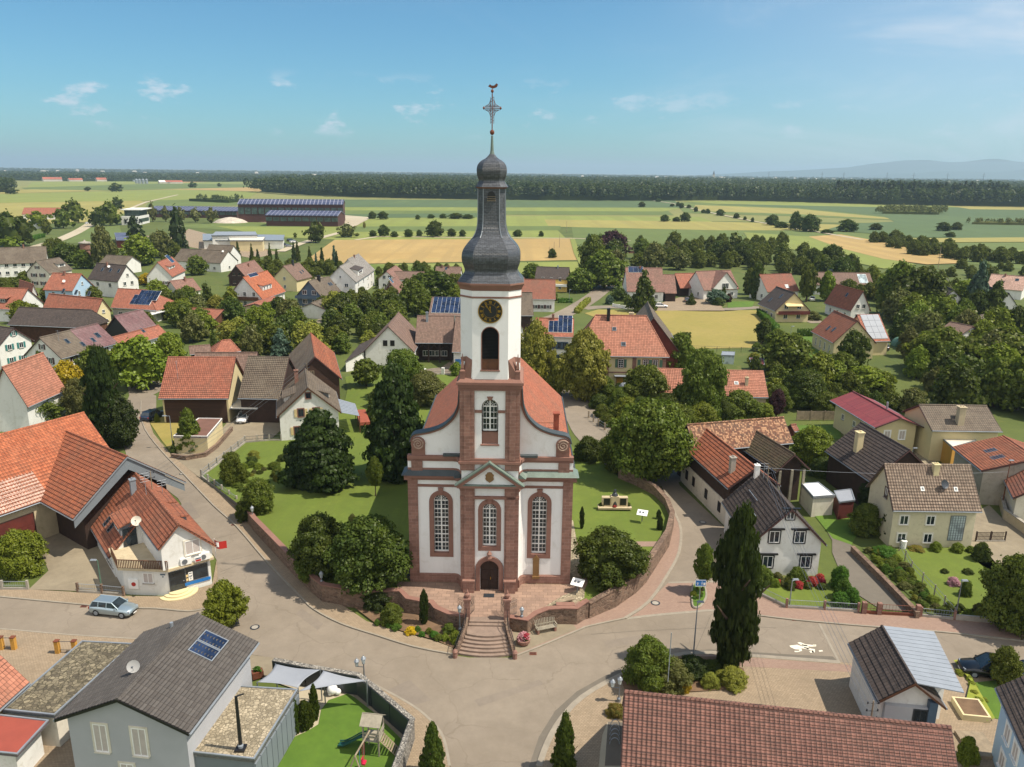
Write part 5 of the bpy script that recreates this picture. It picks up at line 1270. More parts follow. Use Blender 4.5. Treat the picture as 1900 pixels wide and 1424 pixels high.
def sgn(x0,x1,z0,z1,m_,d=-.5):return MB().box(x0,x1,d,d+.08,z0,z1,sf)
sg=MB().box(Ls*.62,Ls*.78,-.50,-.42,3.05,3.60,sf).build('shop_sign','white_paint',F.root)
MB().box(Ls*.635,Ls*.765,-.515,-.50,3.10,3.28,sf).build('red_stripe','red_paint',sg);MB().box(Ls*.635,Ls*.765,-.515,-.50,3.34,3.46,sf).build('blue_stripe','shutter_blue',sg)
for x in(.42,.86):
 q=MB().box(Ls*x-.5,Ls*x+.5,-.45,-.05,3.02,3.72,sf).build('air_conditioner','white_paint',F.root)
 MB().lathe([(.26,0),(.26,.02)],(0,0),12).move(lambda x_,y_,z_:sf(Ls*x-.12+x_,-.47-z_,3.37+y_)).build('fan_grille','grey_metal',q)
for k in range(3):
 rr=1.55-k*.38;c0=a_+dd*(Ls*.20)+oo*.1;pts=[c0+dd*rr*math.cos(t)*1.15+oo*rr*max(0,math.sin(t))*.95 for t in np.linspace(0,math.pi,12)]
 mb=MB();mb.hexa([Vector((q.x,q.y,-.1))for q in pts],[Vector((q.x,q.y,.08+.12*(k+1)))for q in pts]);mb.build('step','cream',F.root)
a2,b2=gp[0],gp[1];d2=(b2-a2);L2=d2 .length;d2 .normalize();o2=Vector((d2 .y,-d2 .x,0));o2=o2 if o2 .y<0 else-o2
window(F.root,a2+d2*L2*.55+ZV*1.3,d2,o2,1.0,1.1,blind=True)
def lf(x,y,z):return a2+d2*x-o2*y+ZV*z
q=MB().box(L2*.10,L2*.32,-.14,0,.7,1.7,lf).build('showcase','white_paint',F.root);MB().lathe([(.22,0),(.22,.02)],(0,0),12).move(lambda x_,y_,z_:lf(L2*.22+x_,-.145-z_,1.2+y_)).build('red_emblem','red_paint',q)
MB().box(L2*.83,L2*.94,-.03,0,2.2,2.34,lf).box(L2*.87,L2*.90,-.03,0,1.98,2.08,lf).build('street_name_plate','shutter_blue',F.root)
rl=MB();pr=[gq[4].lerp(gq[0],.3),gq[0],gq[1]]
for i in range(2):
 n_=int((pr[i+1]-pr[i]).length/.16)
 for k in range(n_+1):
  q=pr[i].lerp(pr[i+1],k/n_);rl.box(-.045,.045,-.02,.02,3.02,3.85,lambda x,y,z:Vector((q.x,q.y,0))+(pr[i+1]-pr[i]).normalized()*x+Vector((0,y,z)))
 rl.tube([pr[i]+ZV*3.88,pr[i+1]+ZV*3.88],.05,5)
rl.build('balcony_railing','brown_wood',F.root)
dish(F,'s',a_c-.3,Wl-2.2,.5,'offwhite',h=.5)
q=G(401,1018,3.6);mb=MB().grid(lambda u,v:q+Vector((-.1+u*1.1,-.3*math.sin(u*4),1.0-v*.8-u*.25)),8,4)
o=mb.build('flag','red_paint');tag(o,'small red and white pennant at the shop roof corner','flag');MB().grid(lambda u,v:q+Vector((.15+u*.45,-.3*math.sin((.3+u*.45)*4)-.06,.9-v*.5-u*.2)),4,3).build('white_stripe','white_paint',o)
MB().tube([q+Vector((-.1,0,-.9)),q+Vector((-.1,0,1.1))],.03,5).build('flagpole','white_paint',o)
F=house('big orange tiled barn with a cross wing beside the corner shop',(234.5,876),(-60,978),(156,766),4.6,'roof_bright','beige_wall',near=True,name='barn',cat='barn',tw=.34,th=.42,p=None)
BARN=Fo_=F
F2=house('',(136,964),(66,926),(236,848),4.6,'roof_orange_dark','dark_wood',near=True,root=F.root,tw=.36,th=.42,fascia='zinc',R2=(114,797),useR2L=True,inset=1.6,gin=1.4)  # dark wall colour stands in for the shade of the open underside
mb=MB()
for b0,z0,b1,z1 in((.1,F2 .he,F2 .w/2,F2 .hr),(F2 .w-.1,F2 .he,F2 .w/2,F2 .hr)):mb.prism([P(F2,.12,b0,z0-.25),P(F2,.12,b1,z1-.2),P(F2,.12,b1,z1-1.5),P(F2,.12,b0,z0-1.1)],F2 .u*.12)
mb.build('cladding','cladding',F.root)
pm=MB();tile_slope(pm,Fo_,'s',9.2,17.5,.05,2.9,.34,.42,.03,.055);pm.build('old_tile_patch','roof_blush',Fo_.roof,fix=False)
S_,t_,o_,L_=face(F,'s')
door(F.root,S_+t_*(L_*.75 if F.u.x<0 else L_*.25)+ZV*0,t_,o_,4.2,3.6,'red_wood','dark_wood')
F=house('barn with a long pink-red roof at the left edge, white timber framed wall',(57,722),(-20,754),(80,655),4.2,'roof_salmon','white',name='barn',cat='barn')
S_,t_,o_,L_=face(F,'s');wins(F.root,F,'s',5,1,.9,1.1,frame='dark_wood')
F=house('brown roofed white farmhouse in the left row, with dark shuttered windows',(114,666),(219,637),(73,627),5.0,'roof_greybrown','white')
wins(F.root,F,'g1',2,2,.9,1.25,attic=True,**SH);wins(F.root,F,'s',3,2,.9,1.25,**SH);skylight(F,'s',F.L*.28,2.2);skylight(F,'s',F.L*.45,1.0)
antenna(F,'s',F.L*.2,3.0,2.2)
q=F;F2=frame_from(P(F,F.L*.5,F.w/2,F.hr+.03),P(F,F.L+.02,F.w/2,F.hr+.03),F.hr+.08,F.w,F.he+.08)
house('',0,0,0,0,'roof_purple','white',root=F.root,F=F2,walls=False,gutter=False)
skylight(F2,'s',F2 .L*.3,1.2);skylight(F2,'s',F2 .L*.55,1.8,1.1,1.3)
F=house('purple-tiled barn with a black boarded gable in the left row',(238,617),(289,603),(212,587),4.8,'roof_purple','black_paint',name='barn',cat='barn')
F=house('small orange roofed white house behind the bright green street trees',(224,646),(312,621),(210,627),3.6,'roof_orange','white',p=42)
wins(F.root,F,'g1',1,1,1,1,attic=True);skylight(F,'s',F.L*.6,1.6)
F=house('long dark brown tiled barn with an orange hip at its right end',(13,603),(158,609),(36,570.5),4.0,'roof_dark','brown_wood',p=38,R2=(160,578),name='barn',cat='barn')
F=house('orange-brown roof with three skylights, left of the solar roofed house',(179,583),(79,572),(190.6,555),3.8,'roof_orange','cream')
for k in range(3):skylight(F,'s',F.L*(.25+.24*k),2.6,.9,1.4)
wins(F.root,F,'g1',2,1,1,1.1,attic=True)
F=house('orange hipped house carrying a stepped block of solar panels',(205,571),(290,576),(217,536),3.2,'roof_orange','white',p=40,k1=1,R2=(273,538),k2=1)
solar(F,'s',F.L*.36,1.2,6,3,1.25,1.7,skip=((0,2),(5,0)));wins(F.root,F,'s',4,1,1.2,1.2)
wins(F.root,F,'g2',3,1,1.2,1.2)
F=house('light blue painted house with an orange roof',(134,540),(79,538),(151.7,508.5),5.4,'roof_orange','lightblue')
wins(F.root,F,'g1',2,2,.9,1.2,attic=True,frame='white_paint');wins(F.root,F,'s',2,2,.9,1.2);chimney(F,'s',F.L*.55,F.w/2-.5,1.0);dish(F,'s',F.L*.4,2)
F=house('white house with a dark brown roof and three skylights beside the light blue house',(218,523.5),(162,518),(235.5,493),5.2,'roof_dark','white')
wins(F.root,F,'g1',2,2,1.1,1.2,attic=True);wins(F.root,F,'s',2,1,1.3,1.3,z0=3.2)
for k in range(3):skylight(F,'s',F.L*(.12+.27*k),2.2,.9,1.3)
chimney(F,'s',F.L*.62,F.w/2-.4,.9);dish(F,'s',F.L*.5,3)
F=house('grey roofed house with a grey gable and four shuttered windows, far left',(92,508),(135.5,500),(66,485),5.0,'roof_greybrown','offwhite')
wins(F.root,F,'g1',2,2,1.1,1.2,attic=True,**SH);dormer(F,'s',F.L*.55,F.L*.85,1.4,1.1,'roof_greybrown','white',10)
F=house('long dark roofed double house at the left edge, near the field road',(88,487),(-20,491),(92,457.6),5.0,'roof_greybrown','white',p=38)
wins(F.root,F,'s',6,2,1.3,1.2);chimney(F,'s',F.L*.4,F.w/2-.4);wins(F.root,F,'g1',2,2)
F=house('low greybrown roof half hidden behind a dark roofed white house',(232,492),(183,489),(219,476),3.5,'roof_greybrown','white',p=34)
F=house('orange roofed house with a long dormer and blue solar strip, behind the yellow-green garden trees',(320,514),(345,502),(292,487),3.6,'roof_orange','white')
wins(F.root,F,'g1',3,1,.9,1.1,**SH);dormer(F,'s',F.L*.2,F.L*.6,1.8,1.1,'roof_orange','white',14,nw=2);solar(F,'s',F.L*.66,3.0,3,2,1.2,1.7)
F=house('long brown roofed white house with a dish on its gable end, at the village edge',(409,489),(320,484),(411.6,466),3.6,'roof_greybrown','white',p=38)
wins(F.root,F,'s',5,1,1.1,1.1);wins(F.root,F,'g1',1,1,1.1,1.1);dish(F,'s',2,F.w/2-1)
F=house('brown roofed white house right behind the long one with the gable dish',(423,478),(376,476),(421,456),4.0,'roof_greybrown','white',p=42)
wins(F.root,F,'g1',2,1,.9,1)
F=house('white cottage under a plain purple-brown roof, brick chimney in the middle',(331.6,544),(374,538),(312.6,522),3.0,'roof_pink','white',p=42)
wins(F.root,F,'g1',1,1,1.2,1.1,z0=2.0);chimney(F,'s',F.L*.6,F.w/2-.6,1.2);wins(F.root,F,'s',3,1)
F=house('dark timber gabled chalet behind the orange roofed house',(456,514),(490,503),(437,492.7),3.4,'roof_pink','dark_wood')
wins(F.root,F,'g1',2,2,1.0,1.1,frame='brown_wood');chimney(F,'s',F.L*.5,2.2,1.0)
F=house('orange roofed white house with a wide shed dormer and a solar collector strip',(487.5,556),(530.6,541),(450.6,515),2.9,'roof_bright','white')
wins(F.root,F,'g1',3,2,.9,1.2,attic=False);dormer(F,'s',F.L*.25,F.L*.62,1.7,1.5,'roof_bright','white',12,nw=3,ww=.9);solar(F,'s',F.L*.22,5.2,6,1,.9,1.2)
S_,t_,o_,L_=face(F,'g1');MB().box(L_*.05,L_*.95,-1.1,0,2.6,2.75,lambda x,y,z:S_+t_*x-o_*y+ZV*z).box(L_*.05,L_*.95,-1.1,-1.02,2.75,3.6,lambda x,y,z:S_+t_*x-o_*y+ZV*z).build('balcony','brown_wood',F.root)
house('orange roofed garage in front of the orange roofed house with the shed dormer',(496,570),(530,556),(473,564),2.7,'roof_orange','beige_wall',p=None,name='garage',cat='garage')
F=house('narrow brown roofed cream house with a tall dark chimney on its ridge',(551,521),(580,514),(525.4,494),3.8,'roof_tan','cream')
wins(F.root,F,'g1',1,2,.9,1.1);chimney(F,'s',F.L*.55,F.w/2-.3,1.6,.6,'dark_metal');skylight(F,'s',F.L*.55,1.6,.7,1.1);skylight(F,'s',F.L*.72,1.9,.7,1.1)
F=house('big grey-beige roofed house with a blue balustraded balcony in its gable',(599,554),(636,544),(571.7,522),2.9,'roof_greybrown','shutter_blue')
wins(F.root,F,'g1',2,2,1.6,1.3,frame='white_paint');chimney(F,'s',F.L*.45,F.w/2-.4,1.4,.8,'black_paint');skylight(F,'s',F.L*.7,2.4);skylight(F,'s',F.L*.8,2.4)
S_,t_,o_,L_=face(F,'g1');MB().box(0,L_,-1.2,0,2.5,2.7,lambda x,y,z:S_+t_*x-o_*y+ZV*z).box(0,L_,-1.2,-1.1,2.7,3.4,lambda x,y,z:S_+t_*x-o_*y+ZV*z).build('balcony','shutter_blue',F.root)
house('grey roofed low annex in front of the house with the blue balcony',(605.5,575),(627.5,566),(577,563),2.7,'roof_greybrown','white',name='garage',cat='annex')
F=house('tall white house with a light grey stepped roof and dark dormer',(661,524),(690,505),(630,495),5.4,'roof_lightgrey','white')
wins(F.root,F,'g1',2,2,1.2,1.2,attic=True,aw=.6);wins(F.root,F,'s',3,2,1.2,1.2);dormer(F,'s',F.L*.3,F.L*.6,1.0,1.8,'roof_dark','white',14)
F2=frame_from(P(F,F.L*.55,F.w/2+.6,0),P(F,F.L*1.25,F.w/2+.6,0),F.hr+.7,F.w+1.0,F.he);house('',0,0,0,0,'roof_lightgrey','white',root=F.root,F=F2);wins(F.root,F2,'s',2,2,1.2,1.2);chimney(F2,'s',F2 .L*.5,F2 .w/2-.3,.8)
F=house('white gabled house with a brown roof beside a red parasol',(735,519),(752,507),(717,504),3.6,'roof_pink','white')
wins(F.root,F,'g1',2,2,1.1,1.2);F2=frame_from(P(F,F.L*.45,F.w*.5,0),P(F,F.L*.45,F.w*.5,0)+Vector((12,-1,0)),F.hr-.9,8,3.2);house('',0,0,0,0,'roof_tan','white',root=F.root,F=F2)
F=house('house with a brown timber boarded gable over a white ground floor',(742,546),(753,533),(723,524),2.9,'roof_pink','white')
S_,t_,o_,L_=face(F,'g1');mb=MB();mb.prism([S_+t_*.1+ZV*2.9+o_*.12,S_+t_*(L_-.1)+ZV*2.9+o_*.12,S_+t_*(L_/2)+ZV*(F.hr-.4)+o_*.12],-o_*.1);mb.build('gable_cladding','brown_wood',F.root)
window(F.root,S_+t_*L_*.42+ZV*3.3+o_*.13,t_,o_,1.0,2.0);wins(F.root,F,'g1',2,1,1.2,1.1);solar(F,'s',F.L*.15,2.5,2,1,1.2,2.0)
F=house('low brown roofed white house behind the big walnut trees, left of the onion dome',(854,514),(806,513),(859,496),3.4,'roof_tan','white',p=40)
wins(F.root,F,'s',2,1,1.4,1.4);skylight(F,'s',F.L*.55,2.5);chimney(F,'s',F.L*.75,F.w/2-.3,.8);chimney(F,'s',F.L*.5,F.w/2-.3,.8)
F=house('brown barn whose whole roof is covered with solar panels, behind the clock tower',(795,585),(902,587),(801.4,552),4.0,'roof_tan','white',name='barn',cat='barn')
solar(F,'s',.6,.8,int((F.L-1)/1.15),3,1.15,F.w/2/3*.9/math.cos(math.atan(F.tp))if F.w<20 else 2.2)
F=house('white gabled farmhouse with a long low slope on its left, behind the conifer',(769,654),(786,620),(720,606),3.6,'roof_tan','white',R2=(740,579.5),useR2L=True,name='farmhouse')
S_,t_,o_,L_=face(F,'g1')
for k in(-1,1):window(F.root,S_+t_*(L_/2+k*.75)+ZV*(F.hr-4.2),t_,o_,.9,1.2,'dark_wood','black_paint',sill=False)
ol,orr=G(720,606,F.hr),G(639.5,672,2.2)
tdir=F.n if(orr-ol).dot(F.n)>0 else-F.n;b_w=abs((orr-ol).dot(F.n));
e0=P(F,0,F.w,F.he)if tdir.dot(F.n)>0 else P(F,0,0,F.he)
q0,q1=e0+ZV*.05,Vector((orr.x,orr.y,2.2))
mb=MB();t=[q0,q1,q1+F.u*F.L,q0+F.u*F.L];mb.hexa([x-ZV*.15 for x in t],t);mb.build('lean_roof','roof_dark',F.root)
mb=MB();w0,w1=q0+F.u*.3-ZV*.16,q1+F.u*.3-ZV*.16;w1=w1+(w0-w1)*.04
mb.prism([Vector((w0 .x,w0 .y,-.3)),Vector((w1 .x,w1 .y,-.3)),w1,w0],F.u*(F.L-.6));mb.build('lean_wall','white',F.root)
F=house('wide open-fronted farm shed with a brown tiled roof, left of the church tower',(840,637),(770,636.5),(843,587),4.4,'roof_tan','dark_wood',p=40,name='barn',cat='barn',inset=2.6)
S_,t_,o_,L_=face(F,'s');mb=MB()
for k in range(4):
 q=S_+t_*(L_*(k+.05)/3.1)+o_*2.2;mb.box(-.15,.15,-.15,.15,-.2,4.3,lambda x,y,z:Vector((q.x+x,q.y+y,z)));mb.tube([q+ZV*2.6,q+t_*1.4+ZV*4.1],.09,4)
 mb.tube([q+ZV*2.6,q-t_*1.4+ZV*4.1],.09,4)
mb.build('post','dark_wood',F.root);wins(F.root,F,'s',4,1,1.2,1.2,frame='white_paint')
chimney(F,'s',F.L*.72,F.w/2*.8,1.9,.5,'zinc')
F=house('narrow brown roofed annex with a blue door, touching the tower view',(862,654),(838.5,653.5),(866,588),3.8,'roof_tan','white',p=42,name='annex',cat='annex')
S_,t_,o_,L_=face(F,'s');door(F.root,S_+t_*L_*.45,t_,o_,1.6,2.2,'blue_paint','blue_paint')
F=house('red roofed white house right of the tower, clipped gable at its right end',(1031,556),(958,555),(1029.5,519.6),3.8,'roof_red','white',p=42)
wins(F.root,F,'s',5,1,1,1.1,**SH);wins(F.root,F,'g1',2,1)
F=house('yellow house with a dark grey roof and balcony at the village edge',(1054,519),(992,517),(1060.7,497),4.4,'roof_dark','yellow_wall',p=38)
wins(F.root,F,'g1',1,1,1,1.2,z0=2.6);wins(F.root,F,'s',3,2,1,1.2);chimney(F,'s',F.L*.35,F.w/2-.3,.7,.4,'zinc')
S_,t_,o_,L_=face(F,'s');MB().box(0,L_*.4,-1.2,0,1.9,2.7,lambda x,y,z:S_+t_*x-o_*y+ZV*z).build('balcony','white_paint',F.root)
F=house('dark brown barn with a speckled grey roof directly right of the tower',(990,586),(955,586),(993,543),4.4,'roof_greybrown','dark_wood',p=44,name='barn',cat='barn')
house('small white gable in front of the speckled grey barn roof',(974,612),(960,607),(969,566),3.4,'roof_tan','white',p=48)
F=house('red-brown roofed house covered with solar panels, behind the lime trees',(1064,626),(992,624),(1078,592),6.4,'roof_orange','white',p=36)
wins(F.root,F,'s',5,2,1.3,1.4,surround='shutter_blue',frame='shutter_blue');solar(F,'s',F.L*.04,1.0,int(F.L*.7),3,1.0,1.65,skip=((3,2),(4,2),(5,2)));chimney(F,'s',F.L*.55,F.w/2-.2,1.0)
F=house('old rectory with a steep orange hipped roof, cream walls and green shutters',(1068,660),(1242,663),(1105,584),6.6,'roof_salmon','cream',p=50,k1=1,R2=(1197.5,584),name='rectory',cat='rectory',inset=.5,gin=.5)
RECT=F
S_,t_,o_,L_=face(F,'s')
def qf(x,y,z):return S_+t_*x-o_*y+ZV*z
mb=MB()
for f_ in(.0,.31,.62,.955):
 mb.box(L_*f_,L_*f_+.75,-.10,.02,0,6.5,qf)
mb.build('corner_pilaster','sandstone',F.root);MB().box(0,L_,-.13,0,3.25,3.45,qf).build('string_course','sandstone_plain',F.root)
for x in(.10,.21,.49,.77,.88):window(F.root,qf(L_*x,0,4.3),t_,o_,.95,1.6,shut='shutter_green' if x in(.49,)else None,surround='sandstone_plain',bars=3)
for x in(.695,.825,.945,.05,.155,.265):
 MB().box(L_*x-.28,L_*x+.28,-.12,-.03,4.3,5.9,qf).build('shutter','shutter_green',F.root)
for x in(.10,.21,.77,.88):window(F.root,qf(L_*x,0,.9),t_,o_,.95,1.6,shut='shutter_green' if x in(.21,.77)else None,surround='sandstone_plain',bars=3)
door(F.root,qf(L_*.49,0,.2),t_,o_,1.5,2.3,'ochre_wall','sandstone_plain');MB().box(L_*.42,L_*.56,-1.2,0,2.75,2.85,qf).build('door_canopy','polycarbonate',F.root)
chimney(F,'s',F.L*.36,F.w/2-.6,2.0,.6,'black_paint');chimney(F,'b',F.L*.62,F.w/2-.9,1.4,.8,'beige_wall');skylight(F,'s',F.L*.40,F.w/2-2.2,.8,.8);skylight(F,'s',F.L*.49,F.w*.12,.9,.9)
F=house('barn with a weathered grey roof and dark red boards, right behind the rectory',(1262,655),(1245,618),(1213,590),4.0,'roof_greybrown','red_wood',name='barn',cat='barn')
F=house('long low orange roofed outbuilding with a chimney and roof vent, before the rectory',(1206,732),(1426,738),(1205,684),3.4,'roof_salmon','beige_wall',p=36,name='outbuilding',cat='outbuilding',near=True)
chimney(F,'s',F.L*.83,F.w/2*.45,1.3,.5,'beige_wall');skylight(F,'s',F.L*.73,F.w/2*.45,.7,.7,'white_paint','glass_light');wins(F.root,F,'s',5,1,.9,1.0)
F=house('red-pink roofed house with three solar collectors and a big fir in front',(1163,541),(1233,542),(1162.7,497),3.2,'roof_pink','white',p=44)
solar(F,'s',F.L*.08,5.6,3,1,1.6,2.4);wins(F.root,F,'s',4,1,1,1.2);chimney(F,'s',F.L*.4,F.w/2-.2,.6)
F2=frame_from(P(F,F.L+.1,F.w/2-1,0),P(F,F.L*1.33,F.w/2-1,0),F.hr-2.0,F.w-2,2.8);house('',0,0,0,0,'roof_pink','dark_wood',root=F.root,F=F2)
F=house('orange tiled open garage range between the two pink roofed houses',(1262,535),(1299,534),(1254,508),2.9,'roof_orange','dark_wood',p=42,name='garage',cat='garage',inset=1.5)
F=house('pink roofed house with a white cross gable and balcony',(1306,539),(1372,536),(1302,504),3.2,'roof_pink','white',p=44)
dormer(F,'s',F.L*.26,F.L*.92,.0,.9,'roof_pink','white',kind=46,ov=.4,nw=1,ww=2.6,wh=1.9,mull=3);wins(F.root,F,'s',4,1,1.2,1.2);wins(F.root,F,'g1',2,1)
F=house('red-brown roofed white house right of the tall thin trees, skylight at its foot',(1424,542),(1484,540),(1419,509.5),3.4,'roof_red','white',p=42)
wins(F.root,F,'g1',2,1,1.2,1.3);skylight(F,'s',F.L*.62,1.0,1.2,1.4,'white_paint','glass_light')
F=house('dark roofed cream house with a red flower balcony and striped awning',(1438,577.5),(1406,564),(1474.6,544),3.2,'roof_dark','cream')
wins(F.root,F,'g1',2,2,1.2,1.2);skylight(F,'s',F.L*.35,3.0,.8,1.4);skylight(F,'s',F.L*.62,1.4,.8,1.4);wins(F.root,F,'s',3,1,1.1,1.2)
S_,t_,o_,L_=face(F,'g1')
def bf(x,y,z):return S_+t_*x-o_*y+ZV*z
MB().box(L_*.02,L_*.98,-1.3,0,2.3,2.45,bf).box(L_*.02,L_*.98,-1.3,-1.2,2.45,3.3,bf).build('balcony','red_wood',F.root)
MB().prism([bf(L_*.25,0,5.2),bf(L_*.75,0,5.2),bf(L_*.75,-1.6,4.7),bf(L_*.25,-1.6,4.7)],ZV*.06).build('awning','awning',F.root)
F=house('dark red-brown roofed house right of the pale green tree',(1578,578),(1529,563),(1602,541),3.0,'roof_redbrown','white')
wins(F.root,F,'g1',2,2,1.1,1.2);skylight(F,'s',F.L*.4,1.8);wins(F.root,F,'s',3,1)
F=house('brown L-shaped roof with a bright roof glazing at the field edge',(1622,531),(1512,529),(1614,507),3.4,'roof_tan','white',p=36)
skylight(F,'s',F.L*.08,1.0,3.0,4.5,'white_paint','glass_light');chimney(F,'s',F.L*.68,F.w/2-.5,1.2,.9,'dark_metal')
F=house('red-brown striped roof house with cream walls, beside the white solar wing',(1545.7,636.7),(1505,615),(1591.5,595.6),3.6,'roof_redbrown','cream')
wins(F.root,F,'s',4,1,.8,1.7,frame='white_paint',shut=None,z0=.9);wins(F.root,F,'g1',2,1,1.4,1.3,attic=True);skylight(F,'s',F.L*.35,1.6);skylight(F,'s',F.L*.55,1.4)
F2=solve((1652,633),(1610,634),(1640,584),3.4,44);F2 .inset=.4
house('',0,0,0,0,'roof_orange','cream',root=F.root,F=F2,z0=0);solar(F2,'s',.4,.5,int((F2 .L-.5)/1.5),4,1.5,F2 .w/2/math.cos(math.atan(F2 .tp))/4.4,mat='polycarbonate')
F=house('house whose white gable peeps between the dark trees on the right',(1722,574),(1696,556),(1738,539),3.2,'roof_dark','white',p=44)
F=house('dark brown roofed house with a pale gable near the right edge',(1837,578),(1784,556),(1873,545),3.0,'roof_dark','white')
wins(F.root,F,'g1',2,1,1.2,1.2,attic=True)
F=house('house with a pale blush pink roof at the right edge of the village',(1830,534),(1898,540),(1818,508.7),3.2,'roof_blush','white',p=38)
skylight(F,'s',F.L*.7,3.5,1.1,1.1);dormer(F,'s',F.L*.3,F.L*.42,1.6,.8,'roof_dark','dark_wood');chimney(F,'s',F.L*.4,F.w/2-.4,.7)
house('brown tiled garage roof sunk among the trees on the right',(1843,631),(1800,622),(1808,606),2.8,'roof_tan','white',p=26,name='garage',cat='garage')
house('long low grey roofed shed at the right edge behind the trees',(1840,617),(1905,600),(1880,592),3.0,'roof_greybrown','white',p=20,name='shed',cat='shed')
F=house('cream house with a crimson sheet metal roof',(1624,794),(1540,743),(1671.7,776),4.4,'roof_crimson','cream',near=False,inset=.7,gin=.7)
S_,t_,o_,L_=face(F,'g1')
for x in(.28,.66):window(F.root,S_+t_*L_*x+ZV*2.3,t_,o_,.9,1.35,surround='white_paint',pane='glass_light',blind=True)
wins(F.root,F,'s',3,1,.8,.9,z0=2.2);chimney(F,'b',F.L*.45,F.w/2-1.5,1.1,.3,'zinc',round_=True)
F=house('dark brown ribbed barn roof with a tall cream chimney',(1615,894),(1531.6,837),(1688,836),4.2,'roof_dark','dark_wood',near=True,name='barn',cat='barn',th=.42,tw=.34)
chimney(F,'s',F.L*.60,F.w/2*.42,2.4,.8,'cream')
F=house('pale cream house under a beige tiled roof, glass block window in its front',(1657,947.5),(1822,949.6),(1640,862),4.6,'roof_beige','pale_yellow',near=True,z0=0)
BEIGE=F
S_,t_,o_,L_=face(F,'s')
def gf(x,y,z):return S_+t_*x-o_*y+ZV*z
for x,z in((.14,2.75),(.46,2.75),(.14,.6),(.46,.6)):window(F.root,gf(L_*x,0,z),t_,o_,.95,1.1,surround='offwhite')
window(F.root,gf(L_*.79,0,.9),t_,o_,1.7,3.0,'grey_metal','glass_light',sill=False,mull=5,bars=9)
S2,t2,o2_,L2_=face(F,'g1' if F.u.x>0 else 'g1');window(F.root,S2+t2*L2_*.35+ZV*5.0,t2,o2_,.8,1.3,frame='brown_wood')
chimney(F,'s',F.L*.57,F.w/2-.6,1.0,.6,'cream');dish(F,'s',F.L*.62,F.w/2*.45,.5,'dark_metal');skylight(F,'s',F.L*.36,F.w/2*.42,.4,.5,'white_paint','glass_light');skylight(F,'s',F.L*.74,F.w/2*.42,.4,.5,'white_paint','glass_light')
F=house('white gabled house with black window lintels and a dark brown roof, on the road fork',(1392,1011),(1340,932),(1470,946),3.6,'roof_dark','white',near=True,th=.42,tw=.34)
if True:
 S_,t_,o_,L_=face(F,'g1')
 def hf(x,y,z):return S_+t_*x-o_*y+ZV*z
 for x,z in((.24,.9),(.80,.9),(.30,3.7),(.67,3.7),(.50,6.3)):
  W_=window(F.root,hf(L_*x,0,z),t_,o_,1.05 if z<6 else.8,1.3 if z<6 else 1.0,surround='black_paint');MB().box(L_*x-.95,L_*x+.95,-.22,0,z+(1.48 if z<6 else 1.15),z+(1.62 if z<6 else 1.28),hf).build('blind_box','black_paint',W_)
 for k,(a,v)in enumerate(((F.L*.25,2.2),)):skylight(F,'b',a,v,.9,1.5)
 chimney(F,'s',F.L*.93,F.w/2-.5,1.4,.5,'white_paint');antenna(F,'s',F.L*.8,F.w/2-.2,2.0)
 mb=MB()
 for v,a0,a1 in((F.w*.20,F.L*.30,F.L*.62),(F.w*.30,F.L*.52,F.L*.8)):mb.tube([RP(F,'s',a0,v,.14),RP(F,'s',a1,v,.14)],.05,5)
 mb.build('snow_guard','zinc',F.roof)
FORK=F
F=house('long orange roofed farm range, dark boards over a cream base, on the side road',(1351,907),(1262,826),(1403,869.5),5.0,'roof_orange_dark','dark_wood',near=True,name='barn',cat='barn',th=.42,tw=.36)
S_,t_,o_,L_=face(F,'s')
def kf(x,y,z):return S_+t_*x-o_*y+ZV*z
MB().box(-.02,L_+.02,-.12,.02,-.4,2.9,kf).build('lower_wall','offwhite',F.root)
for x in(.15,.42,.70,.86):window(F.root,kf(L_*x if(F.u.y>0)else L_*(1-x),-.12,1.0),t_,o_,.8,1.25,'dark_wood',sill=False)
chimney(F,'s',F.L*.16,F.w/2*.45,1.8,.6,'concrete')
F=house('old barn with a mottled brown roof and a mossy cross gable on dark timber',(1472,822),(1290,838),(1454,774.7),5.2,'roof_mottled','dark_wood',name='barn',cat='barn',near=False)
F2=solve((1440,876),(1349,815),(1475,844),4.6);house('',0,0,0,0,'roof_mossy','dark_wood',root=F.root,F=F2,near=True,inset=.5,gin=1.2,tw=.3,th=.36)
mb=MB();S_,t_,o_,L_=face(F2,'g1')
for x in(.05,.5,.95):
 q=S_+t_*L_*x+o_*1.0;mb.box(-.15,.15,-.15,.15,-.2,4.6,lambda x_,y_,z_:Vector((q.x+x_,q.y+y_,z_)))
mb.build('post','grey_wood',F.root)
F=house('long weathered grey-brown roof with a wide chimney, at the right',(1729.6,799),(1860,801),(1705,751.6),4.8,'roof_greybrown','cream',near=False,name='barn',cat='barn')
chimney(F,'s',F.L*.45,F.w/2*.3,2.4,.9,'beige_wall');chimney(F,'s',F.L*.48,F.w/2*.5,1.2,.6,'brickwork')
flat_block('flat cream roofed annex with an ochre wall between the crimson and red-brown roofs',[(1735,802),(1792,802),(1812,817),(1768,830)],3.4,.2,'offwhite','ochre_wall','annex','annex')
F=house('red-brown roofed house over a bare concrete wall, right edge',(1821,874),(1766,830),(1925,852),4.6,'roof_redbrown','concrete',near=True)
skylight(F,'s',F.L*.25,F.w*.18,1.0,1.5);skylight(F,'s',F.L*.52,F.w*.2,1.0,1.4)
house('lower red tiled wing with yellow framed window at the right edge',(1880,925),(1856,876),(1930,905),3.4,'roof_red','offwhite',near=True)
flat_block('white roofed double garage behind the white gabled fork house',[(1487,897),(1519,895),(1550,919),(1509,922)],2.7,.3,'white_paint','offwhite')
